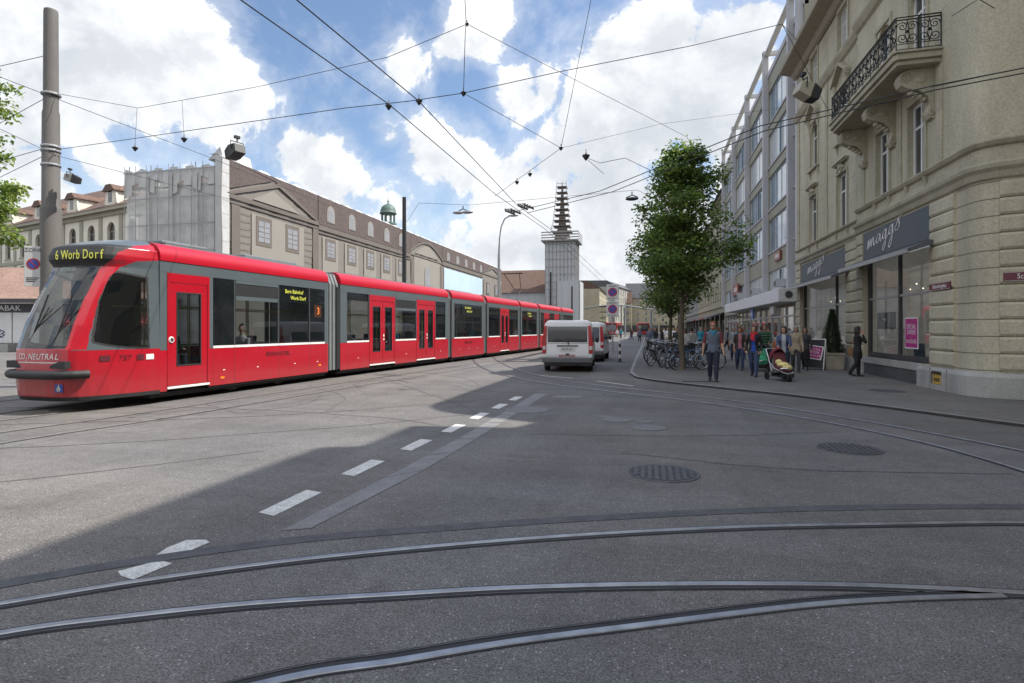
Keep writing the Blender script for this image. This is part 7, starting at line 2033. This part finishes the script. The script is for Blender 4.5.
# ------------------------------------------------------------------ world, sun, camera
SUN_EL, SUN_AZ = R(52), R(20)     # sun to the right, a little ahead
sun_dir = Vector((math.cos(SUN_EL)*math.cos(SUN_AZ), math.cos(SUN_EL)*math.sin(SUN_AZ), math.sin(SUN_EL)))
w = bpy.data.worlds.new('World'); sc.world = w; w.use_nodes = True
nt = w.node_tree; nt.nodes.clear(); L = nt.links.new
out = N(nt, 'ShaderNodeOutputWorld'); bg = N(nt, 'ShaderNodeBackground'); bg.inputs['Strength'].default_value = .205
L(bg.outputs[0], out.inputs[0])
sky = N(nt, 'ShaderNodeTexSky', sky_type='NISHITA'); sky.sun_disc = False
sky.sun_elevation = SUN_EL; sky.sun_rotation = math.pi/2 - SUN_AZ
sky.air_density = 1.0; sky.dust_density = .8; sky.ozone_density = 1.2
tc = N(nt, 'ShaderNodeTexCoord'); D = tc.outputs['Generated']
def math_(op, a, b=None, clamp=False):
    n = N(nt, 'ShaderNodeMath', operation=op); n.use_clamp = clamp
    for i, v in ((0, a), (1, b)):
        if v is None: continue
        if isinstance(v, (int, float)): n.inputs[i].default_value = v
        else: L(v, n.inputs[i])
    return n.outputs[0]
def mrange(x, a, b, c, d, smooth=False):
    n = N(nt, 'ShaderNodeMapRange'); L(x, n.inputs[0])
    if smooth: n.interpolation_type = 'SMOOTHSTEP'
    for i, v in zip((1,2,3,4), (a,b,c,d)): n.inputs[i].default_value = v
    return n.outputs[0]
# cloud banks: (direction, angular radius, weight)
CLOUDS = []
def bank(az, el, r, wgt=1.0):
    a, e = R(az), R(el)
    CLOUDS.append(((math.sin(a)*math.cos(e), math.cos(a)*math.cos(e), math.sin(e)), r, wgt))
for b in [(-51.9, 21.7, 0.233, 1.2), (-45.9, 22.1, 0.231, 1.2), (-41.0, 20.0, 0.154, 1.0), (-54.3, 16.2, 0.125, 0.8), (-48.7, 13.2, 0.098, 0.8), (-53.7, 10.9, 0.111, 0.9), (-54.9, 14.0, 0.072, 0.6), (-33.9, 15.6, 0.089, 1.0), (-30.7, 13.6, 0.137, 1.0), (-25.5, 12.0, 0.141, 0.9), (-23.6, 24.3, 0.084, 0.95), (-16.7, 28.1, 0.098, 0.95), (-19.7, 26.4, 0.077, 0.8), (-13.1, 21.9, 0.096, 0.9), (-10.1, 22.9, 0.068, 0.7), (-21.6, 17.3, 0.128, 1), (-17.7, 16.5, 0.118, 1), (-25.5, 18.4, 0.057, 0.8), (-12.6, 13.7, 0.167, 1.1), (-8.6, 15.6, 0.142, 1.1), (-2.7, 24.9, 0.121, 1.1), (-4.7, 20.8, 0.125, 1.1), (1.1, 26.6, 0.128, 1.1), (-0.8, 19.7, 0.181, 1.2), (-4.7, 12.6, 0.214, 1.2), (-8.6, 6.9, 0.195, 1.1), (-14.7, 6.4, 0.122, 0.9), (0.2, 9.6, 0.189, 1.1), (6.6, 23.9, 0.148, 1), (9.3, 26.6, 0.101, 0.9), (4.8, 19.2, 0.132, 1.1), (-2.7, 4.3, 0.096, 0.8), (-20.2, 8.8, 0.097, 0.7), (11.8, 15.9, 0.193, 1)]: bank(*b)
acc = None
for d, r, wgt in CLOUDS:
    n = N(nt, 'ShaderNodeVectorMath', operation='DISTANCE'); L(D, n.inputs[0]); n.inputs[1].default_value = d
    f = mrange(n.outputs['Value'], 0, r, wgt, 0, True)
    acc = f if acc is None else math_('ADD' if wgt < 0 else 'MAXIMUM', acc, f)
# everywhere else (never in front of the lens, but it lights the street): loose fair-weather cloud
sep = N(nt, 'ShaderNodeSeparateXYZ'); L(D, sep.inputs[0])
back = mrange(sep.outputs[1], .35, -.1, 0, .7, True)
acc = math_('MAXIMUM', acc, back)
n1 = N(nt, 'ShaderNodeTexNoise', i_Scale=6.5, i_Detail=10, i_Roughness=.62, i_Distortion=.25); L(D, n1.inputs['Vector'])
up = N(nt, 'ShaderNodeVectorMath', operation='ADD'); L(D, up.inputs[0]); up.inputs[1].default_value = (.02,.0,.045)
n1b = N(nt, 'ShaderNodeTexNoise', i_Scale=6.5, i_Detail=10, i_Roughness=.62, i_Distortion=.25); L(up.outputs[0], n1b.inputs['Vector'])
dens = math_('ADD', acc, math_('MULTIPLY', math_('SUBTRACT', n1.outputs[0], .5), 2.7))
cov = mrange(dens, .42, .64, 0, 1, True)
thin = mrange(dens, .0, .6, 0, .34, True)
cov = math_('MAXIMUM', cov, thin)
# shading: thicker toward the sun means darker here
rel = math_('SUBTRACT', n1.outputs[0], n1b.outputs[0])
lit = math_('ADD', mrange(rel, -.08, .10, .50, 1.0), mrange(dens, .55, 1.5, .06, -.22))
n2 = N(nt, 'ShaderNodeTexNoise', i_Scale=2.2, i_Detail=4); L(D, n2.inputs['Vector'])
lit = math_('MULTIPLY', lit, mrange(n2.outputs[0], .35, .65, .86, 1.08))
gacc = None
for d, r, wgt in [((-3.7, 13.5), 0.189, 0.42), ((-8.6, 9.8), 0.116, 0.3), ((3.9, 20.2), 0.165, 0.42), ((8.0, 24.5), 0.134, 0.4), ((-0.8, 17.1), 0.123, 0.35), ((-48.7, 17.5), 0.144, 0.14), ((-53.7, 13.5), 0.098, 0.15), ((-12.6, 9.4), 0.104, 0.2), ((-20.7, 16.0), 0.101, 0.12)]:
    n = N(nt, 'ShaderNodeVectorMath', operation='DISTANCE'); L(D, n.inputs[0])
    a, e = R(d[0]), R(d[1]); n.inputs[1].default_value = (math.sin(a)*math.cos(e), math.cos(a)*math.cos(e), math.sin(e))
    f = mrange(n.outputs['Value'], 0, r, wgt, 0, True)
    gacc = f if gacc is None else math_('MAXIMUM', gacc, f)
lit = math_('MULTIPLY', lit, math_('SUBTRACT', 1.0, gacc))
ramp = N(nt, 'ShaderNodeMix', data_type='RGBA'); L(math_('MULTIPLY', lit, 1.0, True), ramp.inputs[0])
ramp.inputs[6].default_value = (2.6,2.85,3.2,1); ramp.inputs[7].default_value = (5.7,5.8,5.9,1)
blue = N(nt, 'ShaderNodeMix', data_type='RGBA', blend_type='MULTIPLY'); blue.inputs[0].default_value = 1
L(sky.outputs[0], blue.inputs[6]); blue.inputs[7].default_value = (.86,.88,.90,1)
haze = N(nt, 'ShaderNodeMix', data_type='RGBA'); L(mrange(sep.outputs[2], .0, .28, .75, 0, True), haze.inputs[0])
L(blue.outputs[2], haze.inputs[6]); haze.inputs[7].default_value = (3.6,4.2,4.9,1)
mix = N(nt, 'ShaderNodeMix', data_type='RGBA'); L(cov, mix.inputs[0]); L(haze.outputs[2], mix.inputs[6]); L(ramp.outputs[2], mix.inputs[7])
hi = N(nt, 'ShaderNodeVectorMath', operation='SCALE'); L(mix.outputs[2], hi.inputs[0]); L(mrange(sep.outputs[2], .52, .8, 1, 1.75, True), hi.inputs['Scale'])  # sky above the view brightened further, added as fill for the shaded street
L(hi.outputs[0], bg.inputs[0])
w.cycles.sampling_method = 'MANUAL'; w.cycles.sample_map_resolution = 512

sl = bpy.data.lights.new('sun', 'SUN'); sl.energy = 6.8; sl.angle = R(.5); sl.color = (1, .945, .86)
so = bpy.data.objects.new('sun', sl); C.objects.link(so)
so.rotation_euler = sun_dir.to_track_quat('Z', 'Y').to_euler(); so.location = (20, 10, 60)

cam = bpy.data.cameras.new('camera'); cam.lens = 20; cam.sensor_width = 36
cam.shift_y = -.0122; cam.clip_start = .05; cam.clip_end = 3000
co = bpy.data.objects.new('camera', cam); C.objects.link(co)
co.location = (0, 0, 1.62); co.rotation_euler = (R(90), 0, math.atan(136/569))
sc.camera = co
sc.render.engine = 'CYCLES'
sc.view_settings.view_transform = 'Standard'; sc.view_settings.look = 'None'
sc.view_settings.exposure = 0; sc.view_settings.gamma = 1
sc.cycles.max_bounces = 6; sc.cycles.diffuse_bounces = 3; sc.cycles.glossy_bounces = 3
sc.cycles.transmission_bounces = 4; sc.cycles.transparent_max_bounces = 16
sc.cycles.caustics_reflective = False; sc.cycles.caustics_refractive = False
sc.cycles.use_denoising = True
